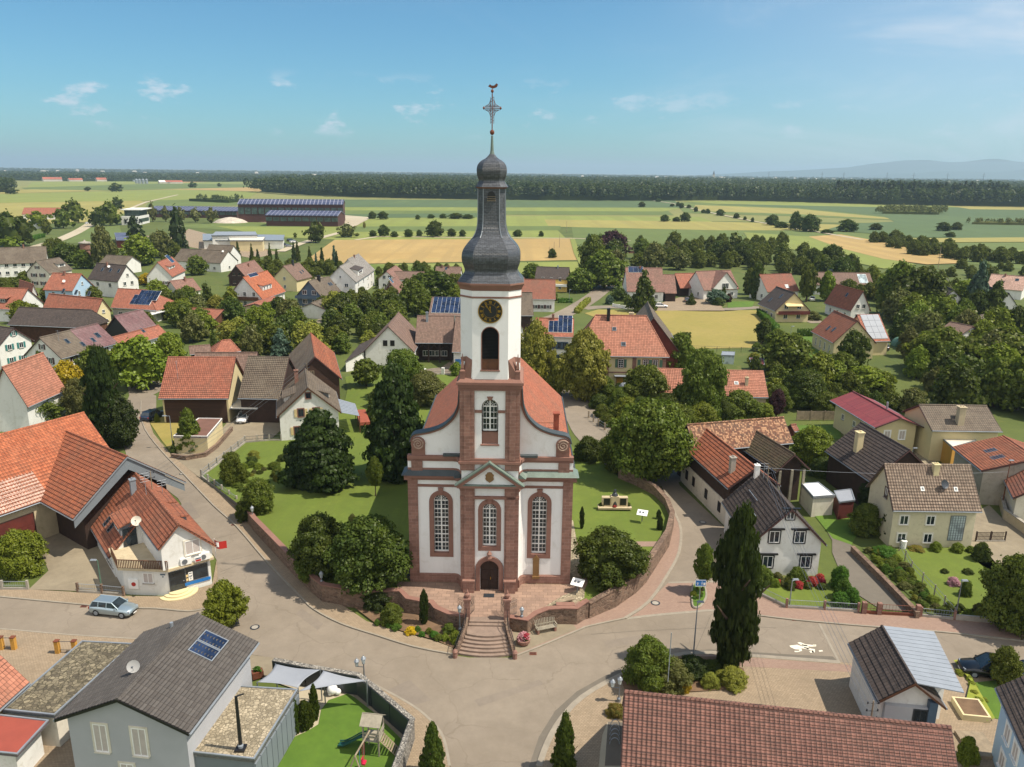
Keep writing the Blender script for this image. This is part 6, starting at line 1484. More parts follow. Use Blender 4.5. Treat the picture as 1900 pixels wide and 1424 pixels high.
flat_block('small shed with a flat blue-grey roof beside the white garage roof',[(1547,911),(1580,907),(1587,928),(1557,932)],2.4,.15,'sail','red_wood','shed','shed')
house('little wooden shed with a red pitched roof on the lawn behind the mottled barn',(1474,801),(1484,800),(1470,789),1.9,'roof_red','red_wood',p=35,name='shed',cat='shed',inset=.2,gin=.2)
F=house('dark boarded barn with an orange roof and cream gable end',(423.8,740),(293.8,740),(430.6,663.7),4.3,'roof_orange','cream',p=45,near=True,name='barn',cat='barn',inset=.7)
S_,t_,o_,L_=face(F,'s');MB().box(.3,L_-.3,-.08,.02,0,F.he+.2,lambda x,y,z:S_+t_*x-o_*y+ZV*z).build('board_front','timber_boards',F.root)
antenna(F,'s',F.L*.78,F.w/2*.45,3.2,2)
F=house('grey tiled barn range joining the orange barn to the tall dark barn',(441,739),(520,741),(461,662),4.2,'roof_greybrown','dark_wood',p=45,near=True,name='barn',cat='barn')
F=house('red-brown roof showing behind the orange barn ridge',(470,703),(352,703),(469,655),4.0,'roof_tan','dark_wood',p=45,name='barn',cat='barn')
F=house('tall barn with a dark boarded gable, grey slope left and orange slope right',(634,704),(620,655),(584.5,663),5.2,'roof_orange_dark','timber_boards',near=True,name='barn',cat='barn')
F.grey=1
S_,t_,o_,L_=face(F,'g1');window(F.root,S_+t_*L_*.62+ZV*5.2,t_,o_,1.3,1.7,'old_wood','dark_wood',mull=2,bars=6,sill=False)
F2=frame_from(P(F,-.02,F.w/2,0),P(F,F.L+.02,F.w/2,0),F.hr+.06,F.w+.1,F.he+.05)
mb=MB();tile_slope(mb,F2,'b' if F2 .n.dot(F.n)>0 else 's',0,F2 .L,0,F2 .w/2-.02);mb.build('old_slope','roof_greybrown',F.root,fix=False)
F=house('white gabled farmhouse with cream shutters, a dormer and a glazed veranda',(633,766),(623,727),(571,720.7),4.0,'roof_greybrown','white',near=True,name='farmhouse',fascia='brown_wood')
S_,t_,o_,L_=face(F,'g1')
flip=t_.x<0
for x,z,s_ in((.36,3.7,1),(.62,3.7,1),(.28,.9,1),(.52,.9,1),(.80,.9,1)):
 window(F.root,S_+t_*L_*((1-x)if flip else x)+ZV*z,t_,o_,.85,1.25,'shutter_brown',shut='shutter_cream',surround='sandstone_plain')
window(F.root,S_+t_*L_*.5+ZV*6.5,t_,o_,.7,.9,'shutter_brown',surround='sandstone_plain')
dormer(F,'s',F.L*.25,F.L*.55,1.6,.9,'roof_greybrown','grey_metal',20);dormer(F,'b',F.L*.3,F.L*.6,1.2,.9,'roof_greybrown','white',20);chimney(F,'b',F.L*.72,F.w/2-1.5,2.0,.6,'brickwork')
vq=[(627,740),(659,749),(667,772),(634,766)];zz=(4.1,2.9,2.9,4.1);Q=[G(x,y,z)for(x,y),z in zip(vq,zz)]
mb=MB()
for k in range(9):
 a,b,c,d=Q[0].lerp(Q[3],k/9+.012),Q[1].lerp(Q[2],k/9+.012),Q[1].lerp(Q[2],(k+1)/9-.012),Q[0].lerp(Q[3],(k+1)/9-.012);mb.hexa([q-ZV*.06 for q in(a,b,c,d)],[a,b,c,d])
v=mb.build('veranda_roof','polycarbonate',F.root)
mb=MB()
for q in(Q[1],Q[2],Q[1].lerp(Q[2],.5)):mb.tube([Vector((q.x,q.y,-.1)),q],.07,5)
mb.build('veranda_post','brown_wood',F.root)
q1,q2=Vector((Q[1].x,Q[1].y,1.3)),Vector((Q[2].x,Q[2].y,1.3));MB().hexa([q1,q2,q2-F.n*1.6,q1-F.n*1.6],[x+ZV*.5 for x in(q1,q2,q2-F.n*1.6,q1-F.n*1.6)]).build('flower_box','brick_red',F.root)
flat_block('carport with a flat white roof beside the cream barn gable',[(437.4,741),(486,741),(477,759),(426,758)],2.6,.12,'offwhite',None,'carport','carport')
for x,y in((430,779),(474,781)):
 pass
r_,Q=flat_block('flat brown roofed garage with a white rim in front of the orange barn',[(368.4,776),(412.5,776.6),(384,810),(321,809)],2.7,.3,'yard_roof' if plain('yard_roof','6d4e42',.9,.12)else '','cream',trim='white_paint',inset=.1)
F=house('small hipped orange roof bungalow behind the orange barn',(397,657),(447,652),(414,634),3.0,'roof_orange','white',p=36,k1=1,R2=(420,624),k2=1)
house('brown roofed shed with a brick chimney beside the hipped bungalow',(352,658),(392,655),(357,643),2.6,'roof_tan','dark_wood',p=30,name='shed',cat='shed')
house('wooden garden shed with an orange roof among the left gardens',(340,588),(400,592),(349.5,571.6),2.7,'roof_orange','brown_wood',p=25,name='shed',cat='shed')
F=house('orange roofed house with a wide dormer at the far left edge',(30,575),(-24,573),(38,536),3.4,'roof_orange','white',p=42)
dormer(F,'s',F.L*.45,F.L*.95,1.6,1.1,'roof_orange','dark_wood',12,nw=2);wins(F.root,F,'g1',2,1)
house('small orange gable left of the light blue house',(72,549),(46,540),(62,528),3.0,'roof_orange','white',p=None)
F=house('white house with green shutters cut by the left edge',(-5,645),(-80,634),(25,609.5),4.8,'roof_dark','white')
wins(F.root,F,'g1',2,2,.9,1.2,attic=True,shut='shutter_teal')
F=house('white garden house with one dark tiled slope, one white metal slope and an open loggia',(1629,1303),(1575,1194),(1698.7,1269),3.7,'roof_dark','white',near=True,half='s',th=.5,tw=.34,name='house',fascia='brown_wood',gin=.5,inset=.3)
LOG=F
r0,r1=P(F,-.02,F.w/2,F.hr+.08),P(F,F.L+.02,F.w/2,F.hr+.08);e0,e1=G(1789.5,1285.5,4.1),G(1733,1171.6,4.1)
if(e0-r0).length>(e1-r0).length:e0,e1=e1,e0
mb=MB();N_=14
for k in range(N_):
 b=[r0 .lerp(r1,k/N_+.003),r0 .lerp(r1,(k+1)/N_-.003),e0 .lerp(e1,(k+1)/N_-.003),e0 .lerp(e1,k/N_+.003)];mb.hexa([q-ZV*.08 for q in b],b)
mb.build('metal_slope','polycarbonate',F.root)
dw=(r1-r0)*.04;g0,g1,h0,h1=[x*1.0 for x in(r0+dw,r1-dw*4,e0+dw+(r0-e0)*.08,e1-dw*4+(r1-e1)*.08)]
if F.u.y>0:g0,h0=r0+dw*8,e0+dw*8+(r0-e0)*.08;g1,h1=r1-dw,e1-dw+(r1-e1)*.08
MB().hexa([Vector((q.x,q.y,-.3))for q in(g0,g1,h1,h0)],[q-ZV*.15 for q in(g0,g1,h1,h0)]).build('garden_wall','white',F.root)
S_,t_,o_,L_=face(F,'g1')
if True:
 def mf(x,y,z):return S_+t_*x-o_*y+ZV*z
 MB().box(.3,L_-.2,-.35,-.02,1.9,3.4,mf).build('loggia_opening','grey_wall',F.root)
 MB().box(L_-.8,L_-.25,-.5,-.05,-.2,F.he+.3,mf).build('loggia_post','shutter_blue',F.root)
 MB().box(-.1,L_+.1,-.8,0,.9,1.15,mf).box(-.1,L_+.1,-.8,-.68,1.15,1.7,mf).build('balcony','lightblue',F.root)
 window(F.root,mf(L_*.68,-.36,2.0),t_,o_,1.0,1.3,'dark_metal')
RA,RB=G(1158.5,1284,7.6),G(1764.5,1351,7.6)
F=house('large building under a brown-red pantile roof, filling the bottom right',0,0,0,0,'roof_front','white',F=frame_from(RA,RB,7.6,12,2.1),near=True,half='s')
FRONT=F
F=house('white house with a brown roof at the bottom right corner, two shuttered windows',(1848.7,1277),(1902,1397),(1925,1245),5.4,'roof_dark','lightblue',near=True)
S_,t_,o_,L_=face(F,'s')
for x,z in((.35,3.0),(.65,3.0),(.35,.8)):window(F.root,S_+t_*L_*x+ZV*z,t_,o_,1.0,1.2,blind=True,surround='white_paint')
if __name__=='__main__' and False:print(len(INFO))
# trees and plants
def mesh_np(name,V,F4,mat,smooth=False):
 me=bpy.data.meshes.new(name);nv,nf=len(V),len(F4)
 me.vertices.add(nv);me.vertices.foreach_set('co',V.astype(np.float32).ravel())
 me.loops.add(nf*4);me.loops.foreach_set('vertex_index',F4 .astype(np.int32).ravel())
 me.polygons.add(nf);me.polygons.foreach_set('loop_start',np.arange(0,nf*4,4,dtype=np.int32))
 try:me.polygons.foreach_set('loop_total',np.full(nf,4,dtype=np.int32))
 except Exception:pass
 me.update(calc_edges=True);me.validate()
 if mat:me.materials.append(MATS[mat])
 return me
def quads(c,nrm,size,rng,up_bias=0.0,long=1.0):
 """one leaf spray per centre"""
 n=len(c);nrm=nrm+rng.normal(0,.45,(n,3));nrm[:,2]+=up_bias;nrm/=np.linalg.norm(nrm,axis=1)[:,None]
 r=rng.normal(0,1,(n,3));a=np.cross(nrm,r);a/=np.linalg.norm(a,axis=1)[:,None];b=np.cross(nrm,a)
 s=(size*rng.uniform(.6,1.25,n))[:,None];a=a*s*.5;b=b*s*.5*long
 V=np.stack([c-a-b,c+a-b*.6,c+a*.7+b,c-a*.8+b*.8],1).reshape(-1,3)
 return V,np.arange(n*4).reshape(-1,4)
PR={'round':lambda t:np.sqrt(np.clip(1-(2*t-1)**2,0,1)),'dome':lambda t:np.where(t<.3,.78+.22*np.sin(t/.3*1.57),np.sqrt(np.clip(1-((t-.3)/.7)**2,0,1))),'oval':lambda t:np.clip(np.sin(np.clip(t,0,1)**.8*math.pi),0,1)**.7,'cone':lambda t:np.where(t<.08,.6+5*t,(1-t)**.85*1.05),'column':lambda t:np.minimum(.5+1.9*t,1.0)*np.clip((1-t)*3.4,0,1)**.55,'spire':lambda t:np.minimum(.5+3*t,1)*(1-t)**.55,}
PROTO={}
def crown_mesh(shape,lod,seed,mat):
 key=(shape,lod,seed,mat)
 if key in PROTO:return PROTO[key]
 kb=(shape,lod,seed)
 if kb not in PROTO:
  rng=np.random.RandomState(seed*131+len(shape));nc,per,ls={'hi':(330,105,.028),'mid':(140,40,.056),'lo':(42,16,.12)}[lod]
  if shape in('column','spire'):nc=int(nc*1.5);ls*=1.15
  pf=PR[shape];t=rng.uniform(0.02,.98,nc*3);w=pf(t);keep=rng.rand(nc*3)<(w+.15)/1.15;t=t[keep][:nc];nc=len(t);w=pf(t)
  an=rng.uniform(0,2*math.pi,nc);lob=1+.17*np.sin(an*3+seed+t*5)+.12*np.sin(an*5+seed*2-t*9)
  cr=rng.uniform(.06,.14,nc)*(1 if shape not in('column','spire','cone')else.8)
  rr=np.clip(w*.5*lob*rng.uniform(.62,1.12,nc)-cr*.5,0,None)
  zz=t*(1-.1)+.05
  C=np.stack([rr*np.cos(an),rr*np.sin(an),zz],1)
  hz={'round':1,'dome':1.1,'oval':.8,'cone':.55,'column':.22,'spire':.4}[shape]
  P_=rng.normal(0,1,(nc,per,3));P_/=np.linalg.norm(P_,axis=2)[:,:,None];
  flip=(P_[:,:,2]<-.2)&(rng.rand(nc,per)<.75);P_[:,:,2]=np.where(flip,-P_[:,:,2],P_[:,:,2])
  rad=cr[:,None,None]*rng.uniform(.65,1.12,(nc,per,1));pos=C[:,None,:]+P_*rad*np.array([1,1,hz*.8])
  if shape=='cone':
   out=np.stack([np.cos(an),np.sin(an),-.35*np.ones(nc)],1)[:,None,:];pos=C[:,None,:]+P_*rad*np.array([.8,.8,.35])+out*rng.uniform(-.5,1.1,(nc,per,1))*cr[:,None,None]*.9
  pos=pos.reshape(-1,3);nr=P_.reshape(-1,3)
  stray=rng.rand(len(pos))<.05;pos[stray]+=nr[stray]*ls*1.2
  V,F=quads(pos,nr.copy(),np.full(len(pos),ls),rng,.25,1.3)
  nu,nvv=12,7;tt=np.linspace(.08,.9,nvv);g=[]
  for k in tt:
   for j in range(nu):a=2*math.pi*j/nu;r_=float(pf(np.array([k]))[0])*.5*.70*(1+.13*math.sin(a*3+seed+k*4))*rng.uniform(.8,1.0);g.append((r_*math.cos(a),r_*math.sin(a),k*.9+.05))
  g=np.array(g);b=len(V);f=[(b+k*nu+j,b+k*nu+(j+1)%nu,b+(k+1)*nu+(j+1)%nu,b+(k+1)*nu+j)for k in range(nvv-1)for j in range(nu)]
  V=np.vstack([V,g]);F=np.vstack([F,np.array(f)]);r_=np.percentile(np.hypot(V[:,0],V[:,1]),98.0);V[:,:2]*=.5/r_;z0_,z1_=np.percentile(V[:,2],1),np.percentile(V[:,2],99.6);V[:,2]=(V[:,2]-z0_)/(z1_-z0_)
  PROTO[kb]=(V,F)
 V,F=PROTO[kb];me=mesh_np('crown',V,F,mat);PROTO[key]=me;return me
def trunk_mesh(seed,thin=False):
 key=('trunk',seed,thin)
 if key in PROTO:return PROTO[key]
 rng=random.Random(seed);mb=MB();r=.016 if thin else.03;top=Vector((rng.uniform(-.02,.02),rng.uniform(-.02,.02),.62))
 mb.tube([(0,0,-.03),(0,0,.03),(rng.uniform(-.01,.01),0,.3),top],[r*1.5,r,r*.8,r*.4],7)
 for k in range(6):
  z=.22+.07*k;a=k*2.4+seed;d=Vector((math.cos(a),math.sin(a),.9))*(.24-k*.012);p=Vector((0,0,z));mb.tube([p,p+d*.5+Vector((0,0,-.01)),p+d],[r*.5,r*.32,r*.12],5)
 me=bpy.data.meshes.new('trunk');me.from_pydata(mb.v,[],mb.f);me.materials.append(MATS['bark']);PROTO[key]=me;return me
SHP={'tree':('round',.16,'broadleaf_tree'),'oval':('oval',.10,'broadleaf_tree'),'dome':('dome',.10,'broadleaf_tree'),'fir':('cone',.03,'conifer_tree'),'column':('column',.02,'columnar_tree'),'spire':('spire',.01,'conical_tree'),'bush':('dome',.0,'bush'),'street':('oval',.30,'street_tree')}
TREES=[];_tc=[0]
def plant(kind,p,h,w,mat,label,cat=None,group=None,lod=None):
 shape,cb_,nm=SHP[kind];D_=(p-CAM).length;lod=lod or('hi' if D_<150 else 'mid' if D_<420 else 'lo');_tc[0]+=1;s=_tc[0]%(4 if lod=='hi' else 3)
 me=crown_mesh(shape,lod,s,mat);rz=random.uniform(0,6.28);wx=w*random.uniform(.95,1.07)
 if kind=='bush':
  o=bpy.data.objects.new(nm,me);COL.objects.link(o);o.location=p-ZV*.05*h;o.scale=(wx,w,h*1.05);o.rotation_euler.z=rz;return tag(o,label,cat or 'bush',group)
 r=empty(nm,p,rz,label,cat or 'tree',group)
 c=bpy.data.objects.new('crown',me);COL.objects.link(c);c.parent=r;c.location=(0,0,h*cb_);c.scale=(wx,w,h*(1-cb_)*1.02)
 t=bpy.data.objects.new('trunk',trunk_mesh(s,kind=='street'));COL.objects.link(t);t.parent=r;t.scale=(h*.8+w*.2,)*2+(h,);return r
def T(kind,px,yb,yt,wpx,mat,label,cat=None,group=None,z=0.0,lod=None):
 p=G(px,yb,z);sh={'dome':.36,'bush':.42,'spire':.30,'column':.35,'oval':.22,'fir':.35}.get(kind,0)*wpx*m_per_px(p)
 d_=Vector((p.x,p.y,0)).normalized();p=p+d_*sh;h=hgt(p,yt)-z
 return plant(kind,p,max(h,.4),wpx*m_per_px(p+ZV*h/2),mat,label,cat,group,lod)
L_=T
T('column',203,838,650,62,'leaf_deep','tall dark pointed evergreen at the road bend, above the orange barn')
T('dome',222,838,735,78,'leaf_deep','broad dark tree leaning over the road beside the pointed evergreen')
T('dome',128,742,672,60,'leaf_yellow','yellow leaved tree behind the left barns');T('bush',84,738,690,40,'leaf_yellow','low yellow bush left of the pointed fir',)
T('fir',88,768,658,52,'leaf_dark','slim pointed fir rising before the yellow leaved tree')
T('dome',62,792,722,110,'leaf_mid','spreading mid green tree between the two big left barns');T('dome',152,778,705,56,'leaf_olive','olive green round tree beside the yellow leaved tree')
T('dome',268,728,628,105,'leaf_fresh','wide bright green tree shading the road bend');T('tree',318,690,620,60,'leaf_fresh','bright green tree behind the shading tree, by the cream gable barn');T('tree',180,706,645,68,'leaf_mid','green tree before the brown roofed farmhouse');T('tree',232,700,640,60,'leaf_fresh','fresh green tree left of the wide bright one')
T('bush',42,1076,988,92,'leaf_fresh','big rounded bright bush in the walled corner left of the farmyard');T('oval',422,1172,1081,82,'leaf_fresh','round street tree in the junction behind the dark grey roof')
T('spire',354,840,762,48,'leaf_mid','dense conical conifer at the corner of the brown flat garage');T('bush',327,842,822,20,'leaf_dark','little dark bush below the conical conifer');T('bush',292,785,768,10,'leaf_fresh','small bright bush at the foot of the orange barn wall')
T('spire',598,918,768,138,'leaf_deep','huge dark conifer with rusty tips on the churchyard lawn',z=.3);T('spire',737,895,686,122,'leaf_deep','tall black-green conifer left of the church nave',z=.5)
T('dome',790,760,692,78,'leaf_olive','loose olive tree right behind the tall churchyard conifer');T('tree',748,740,652,78,'leaf_mid','tall open crowned tree before the white farmhouse gable');T('tree',680,718,668,56,'leaf_mid','small dark tree by the white gate post')
T('bush',700,760,722,36,'leaf_dark','dark bush on the mown slope behind the veranda');T('bush',696,790,745,34,'leaf_dark','low bush above the tall conifer on the slope')
T('street',697,918,850,30,'leaf_mid','young staked sapling on the churchyard lawn',z=.9)
T('dome',434,905,842,46,'leaf_mid','round fruit tree inside the fenced garden corner',z=.2);T('dome',482,965,892,62,'leaf_mid','leafy shrub tree at the start of the churchyard wall',z=.6);T('bush',452,968,930,26,'leaf_dark','dark bush spilling over the wall end',z=.4)
T('dome',598,1082,960,104,'leaf_dark','dark round tree over the bend of the churchyard wall',z=1.3);T('dome',690,1110,966,146,'leaf_dark','big clumpy round tree left of the church front',z=1.3);T('bush',575,1078,1030,52,'leaf_mid','lighter bush below the dark round tree on the wall',z=1.3);T('bush',700,1140,1095,62,'leaf_deep','dark ivy bush hanging down the churchyard wall')
T('bush',655,985,955,18,'leaf_olive','small grey-green shrub in a stone ring on the lawn',z=1.2)
for x,y,t,w,m_,l in((728,1165,1122,42,'leaf_mid','rounded bush in the bed below the wall'),(700,1162,1150,12,'hedge','tiny bush at the left tip of the flower bed'),(722,1166,1155,14,'hedge','small low bush beside the rounded bush in the bed'),(735,1172,1158,20,'hedge','flat green cushion before the rounded bush'),(762,1180,1164,20,'flower_yellow','yellow flowering clump in the bed by the steps'),(775,1174,1162,12,'hedge','green clump right of the yellow flowers'),(783,1183,1172,12,'hedge','dwarf bush at the bed edge'),(796,1178,1166,14,'leaf_mid','dwarf bush in the middle of the bed'),(806,1186,1172,18,'hedge','light cushion bush at the bed edge'),(814,1191,1178,16,'leaf_mid','dark cushion bush at the bed edge'),(833,1180,1158,26,'leaf_mid','taller bush close to the stair cheek'),(826,1191,1178,16,'leaf_fresh','pale cushion at the front right of the bed'),(846,1198,1172,26,'leaf_fresh','bright leafy plant against the stair cheek')):
 T('bush',x,y,t,w,m_,l,z=.15)
T('column',787,1163,1097,17,'leaf_deep','slim dark cypress in the bed before the churchyard wall');
T('dome',1127,1098,988,134,'leaf_dark','big round tree over the wall right of the church front',z=1.3);T('bush',1108,1075,1030,60,'leaf_dark','lower dark lobe of shrub beside the right round tree',z=1.3)
T('column',1079,982,942,9,'leaf_deep','thin dark cypress at the side path of the church',z=1.3);T('bush',1224,985,958,12,'leaf_deep','clipped dark yew at the wall right of the lawn',z=1.3);T('bush',1222,962,946,10,'leaf_deep','smaller clipped yew above the first one',z=1.3)
T('column',1352,1258,952,86,'leaf_deep','very tall dark columnar oak at the junction')
T('street',1303,1100,1012,40,'leaf_mid','small street tree standing in the traffic island')
T('tree',1205,900,750,150,'leaf_mid','great spreading green tree behind the churchyard on the right');T('dome',1150,882,800,74,'leaf_mid','dark leafy tree left of the great spreading one');T('dome',1252,862,772,66,'leaf_fresh','green tree against the orange farm range');T('bush',1090,862,812,50,'leaf_dark','dark hedge bush at the lane bend');T('bush',1130,858,812,60,'leaf_dark','dark leafy bush on the lane corner')
T('dome',1296,800,655,92,'leaf_mid','dense walnut tree standing in front of the orange outbuilding roof');T('dome',1262,690,622,60,'leaf_mid','tree by the dark red barn behind the rectory');T('dome',1300,812,750,62,'leaf_fresh','yellow-green shrub tree behind the mottled barn');T('dome',1368,795,728,84,'leaf_mid','loose green tree before the outbuilding right half');T('dome',1340,800,745,40,'leaf_dark','dark shrub tree at the mottled barn ridge');T('dome',1415,790,750,40,'leaf_fresh','bright shrub tree at the end of the outbuilding');T('tree',1440,775,725,30,'leaf_purple','purple-brown leaved small tree beside the outbuilding end')
T('dome',1120,750,700,46,'leaf_mid','shrub tree in the rectory front garden');T('bush',1150,770,722,50,'leaf_mid','bush beside the blue arched tent');T('bush',1185,765,735,40,'leaf_fresh','light bush under the rectory door arbour');T('dome',1165,790,740,60,'leaf_fresh','yellow-green tree by the lane fence')
T('oval',992,738,600,84,'leaf_lime','tall lime tree with yellow bracts close to the tower');T('oval',1082,750,618,96,'leaf_lime','big lime tree with yellow bracts before the rectory');T('oval',1028,738,668,50,'leaf_lime','smaller lime tree between the two big ones')
T('dome',1200,1292,1190,88,'leaf_mid','open grey-green tree at the corner of the brown-red pantile roof');T('bush',1245,1295,1226,72,'leaf_olive','feathery olive shrub beside the pantile roof');T('bush',1284,1270,1220,60,'leaf_deep','dark evergreen bush left of the columnar oak');T('bush',1318,1258,1228,46,'leaf_dark','dark ground shrub at the foot of the columnar oak');T('bush',1316,1285,1250,34,'leaf_lime','yellowing shrub in the round planting bed');T('bush',1356,1286,1240,56,'leaf_lime','yellow-green shrub at the right of the planting bed');T('bush',1270,1290,1262,24,'leaf_yellow','yellow-orange shrub behind the pantile roof')
T('bush',1141,1338,1308,34,'leaf_rust','round flowering bush at the pantile roof gable');T('spire',1046,1440,1328,42,'leaf_dark','pointed conifer on the paved corner at the bottom');T('spire',804,1452,1346,46,'leaf_dark','pointed conifer beside the garden wall at the bottom');T('fir',445,1440,1398,22,'leaf_mid','tip of a small fir below the gravel roof')
for x,y,t,w,l in((549,1368,1298,18,'leftmost slim conifer in the row by the cladding wall'),(566,1362,1302,24,'fuller conifer in the row by the cladding wall'),(575,1355,1306,18,'dark conifer in the middle of the garden row'),(585,1342,1272,17,'tallest slim conifer at the far end of the garden row'),(578,1350,1312,14,'shortest conifer squeezed into the garden row')):T('column',x,y,t,w,'leaf_dark',l)
T('dome',1874,1190,1038,120,'leaf_mid','street tree in front of the lawn at the right edge');T('dome',1858,1278,1204,58,'leaf_mid','round tree beside the black car');T('dome',1602,1000,938,62,'leaf_mid','shrub tree left of the pale cream house',z=0);T('column',1652,1008,940,34,'leaf_deep','dark evergreen column against the pale cream house');T('column',1606,952,896,34,'leaf_deep','dark ivy column beside the ribbed barn');T('dome',1502,872,795,72,'leaf_fresh','big leaved catalpa behind the mottled barn');T('bush',1523,890,850,46,'leaf_dark','dark shrub under the catalpa')
T('dome',1597,738,682,96,'leaf_fresh','pale green walnut tree behind the crimson roof');T('dome',1490,762,690,84,'leaf_dark','dark round tree on the bright lawn');T('dome',1692,770,722,52,'leaf_olive','grey-green round bush right behind the crimson roof');T('dome',1530,775,730,50,'leaf_mid','small fruit tree on the lawn by the wooden fence')
T('bush',1412,1090,1052,40,'leaf_mid','bush at the left corner of the fork house garden');T('bush',1478,1088,1054,36,'leaf_mid','green shrub below the fork house windows');T('bush',1444,1088,1076,12,'flower_red','red roses along the fork house wall');T('bush',1524,1088,1072,13,'flower_red','red roses at the right corner of the fork house')
for x,y,t,w,l in((1556,1098,1052,34,'clipped hedge shrub at the top of the fork house driveway'),(1562,1118,1075,32,'hedge shrub halfway down the driveway'),(1578,1130,1092,30,'hedge shrub at the bottom of the driveway'),(1560,1130,1100,34,'loose grey shrub inside the fork house hedge')):T('bush',x,y,t,w,'hedge',l)
for x,y,t,w,m_,l in((1650,1060,1040,26,'leaf_mid','rounded herb bush in the vegetable beds'),(1668,1080,1058,28,'leaf_mid','larger herb bush in the vegetable beds'),(1640,1040,1015,40,'hedge','leafy row in the vegetable beds'),(1662,1048,1030,22,'leaf_fresh','bright clump near the garden fence'),(1752,1066,1056,14,'leaf_dark','left dwarf box on the lawn of the pale cream house'),(1795,1068,1056,20,'leaf_dark','middle dwarf box on the lawn'),(1830,1068,1056,20,'leaf_dark','right dwarf box on the lawn'),(1790,1110,1078,22,'leaf_mid','standard rose tree on the lawn'),(1768,1090,1072,22,'flower_pink','pale pink flowering shrub on the lawn'),(1735,1026,1006,20,'leaf_fresh','yellow-green shrub under the pale cream wall'),(1775,1028,1008,22,'leaf_fresh','light shrub under the glass block window'),(1800,1028,1014,16,'leaf_fresh','small light shrub at the house corner'),(1818,1045,1008,32,'leaf_dark','dark shrub beside the yard gate'),(1700,1026,1014,30,'leaf_rust','reddish flower border under the pale wall')):T('bush',x,y,t,w,m_,l)
T('fir',1192,582,505,52,'leaf_dark','dark fir in front of the pink roofed house with collectors');T('tree',1496,560,492,34,'leaf_mid','tall slender birch-like tree by the white car');T('oval',1532,560,505,36,'leaf_fresh','bright yellow-green tree right of the slender birch');T('column',1390,548,500,26,'leaf_mid','slim tree right of the white cross gable');T('column',1402,556,490,30,'leaf_dark','dark slim tree beside the red-brown roof')
T('dome',1415,640,592,34,'leaf_dark','dark tree at the hedge corner of the dry meadow');T('dome',1440,650,612,50,'leaf_mid','green garden tree below the dark roofed cream house');T('dome',1328,566,538,40,'leaf_blue','weeping blue cedar before the pink roofed house');T('bush',1332,568,552,26,'leaf_dark','dark bush under the weeping blue cedar');T('column',1342,560,534,9,'leaf_dark','small dark columnar shrub by the balcony');T('bush',1351,562,545,13,'leaf_purple','purple shrub beside the columnar shrub')
T('bush',1444,585,566,20,'hedge','round clipped shrub before the cream house');T('column',1476,592,572,14,'hedge','clipped cone shrub before the red balcony');T('bush',1506,596,578,34,'leaf_olive','silvery willow shrub right of the red balcony');T('fir',1282,567,545,18,'leaf_dark','small fir by the street forecourt');T('bush',1130,566,548,16,'leaf_blue','blue-green conifer bush at the street corner');T('bush',1150,560,535,34,'leaf_dark','dark bush behind the white fence');T('bush',1165,566,550,18,'leaf_mid','small bush beside the white fence')
T('dome',1640,680,604,70,'leaf_mid','round tree in front of the white solar wing',)if False else None
T('dome',1578,690,616,60,'leaf_dark','dense tree hiding the corner of the striped roof house');T('dome',1458,700,622,92,'leaf_mid','broad garden tree right of the red shed');T('dome',1515,720,655,60,'leaf_fresh','light green tree in the middle right garden');T('dome',1560,700,655,56,'leaf_mid','mid green tree by the striped roof house');T('dome',1400,700,662,26,'leaf_dark','dark bush beside the small red roofed shelter')
T('dome',1845,700,610,120,'leaf_mid','very broad green tree at the right edge middle');T('dome',1745,705,612,110,'leaf_mid','massive dark tree right of the solar wing');T('dome',1885,770,668,110,'leaf_mid','large green tree above the weathered long roof');T('dome',1790,755,665,110,'leaf_dark','large dark tree behind the weathered long roof');T('dome',1700,600,500,110,'leaf_dark','big dark tree group before the peeping white gable');T('dome',1665,590,490,80,'leaf_mid','tall green tree left of the peeping gable');T('fir',1840,600,525,60,'leaf_dark','dark fir in front of the brown roofed pale gable');T('fir',1808,590,490,54,'leaf_blue','tall blue-green spruce beside the blush roof');T('dome',1785,625,560,44,'leaf_mid','green tree between gable and spruce');T('dome',1862,620,580,50,'leaf_mid','round tree under the pale gable');T('fir',1882,545,518,22,'leaf_dark','small dark tree at the blush roof corner');T('dome',1735,560,515,46,'leaf_fresh','yellow-green shrub tree near the blush roof')
T('dome',1120,540,468,86,'leaf_mid','tall broad tree at the village entrance street');T('dome',1075,545,500,60,'leaf_mid','tree at the left of the village entrance street');T('dome',1098,512,440,60,'leaf_mid','green tree behind the entrance street');T('dome',1135,480,430,62,'leaf_purple','dark copper beech by the cemetery');T('column',1092,470,436,14,'leaf_blue','slim blue-green conifer at the cemetery corner');T('oval',1212,508,452,48,'leaf_olive','linden tree rising behind the pink roofed house');T('dome',1246,478,456,40,'leaf_purple','low copper leaved tree in the cemetery');T('oval',1260,502,466,40,'leaf_olive','olive green linden in the cemetery')
T('dome',1544,500,456,54,'leaf_dark','dark leaning tree at the field edge');T('dome',990,522,490,50,'leaf_mid','garden trees left of the yellow house');T('bush',1022,560,538,30,'leaf_mid','green bush at the white street wall');T('dome',1024,480,462,18,'leaf_dark','small lone tree in the ochre field strip')
T('dome',800,560,505,92,'leaf_dark','big dark walnut left of the onion dome');T('dome',770,580,520,60,'leaf_mid','green walnut left of the big dark one');T('dome',848,566,530,30,'leaf_fresh','light green tree touching the tower view');T('bush',846,700,672,24,'leaf_fresh','bright green bush at the farm lane behind the church')
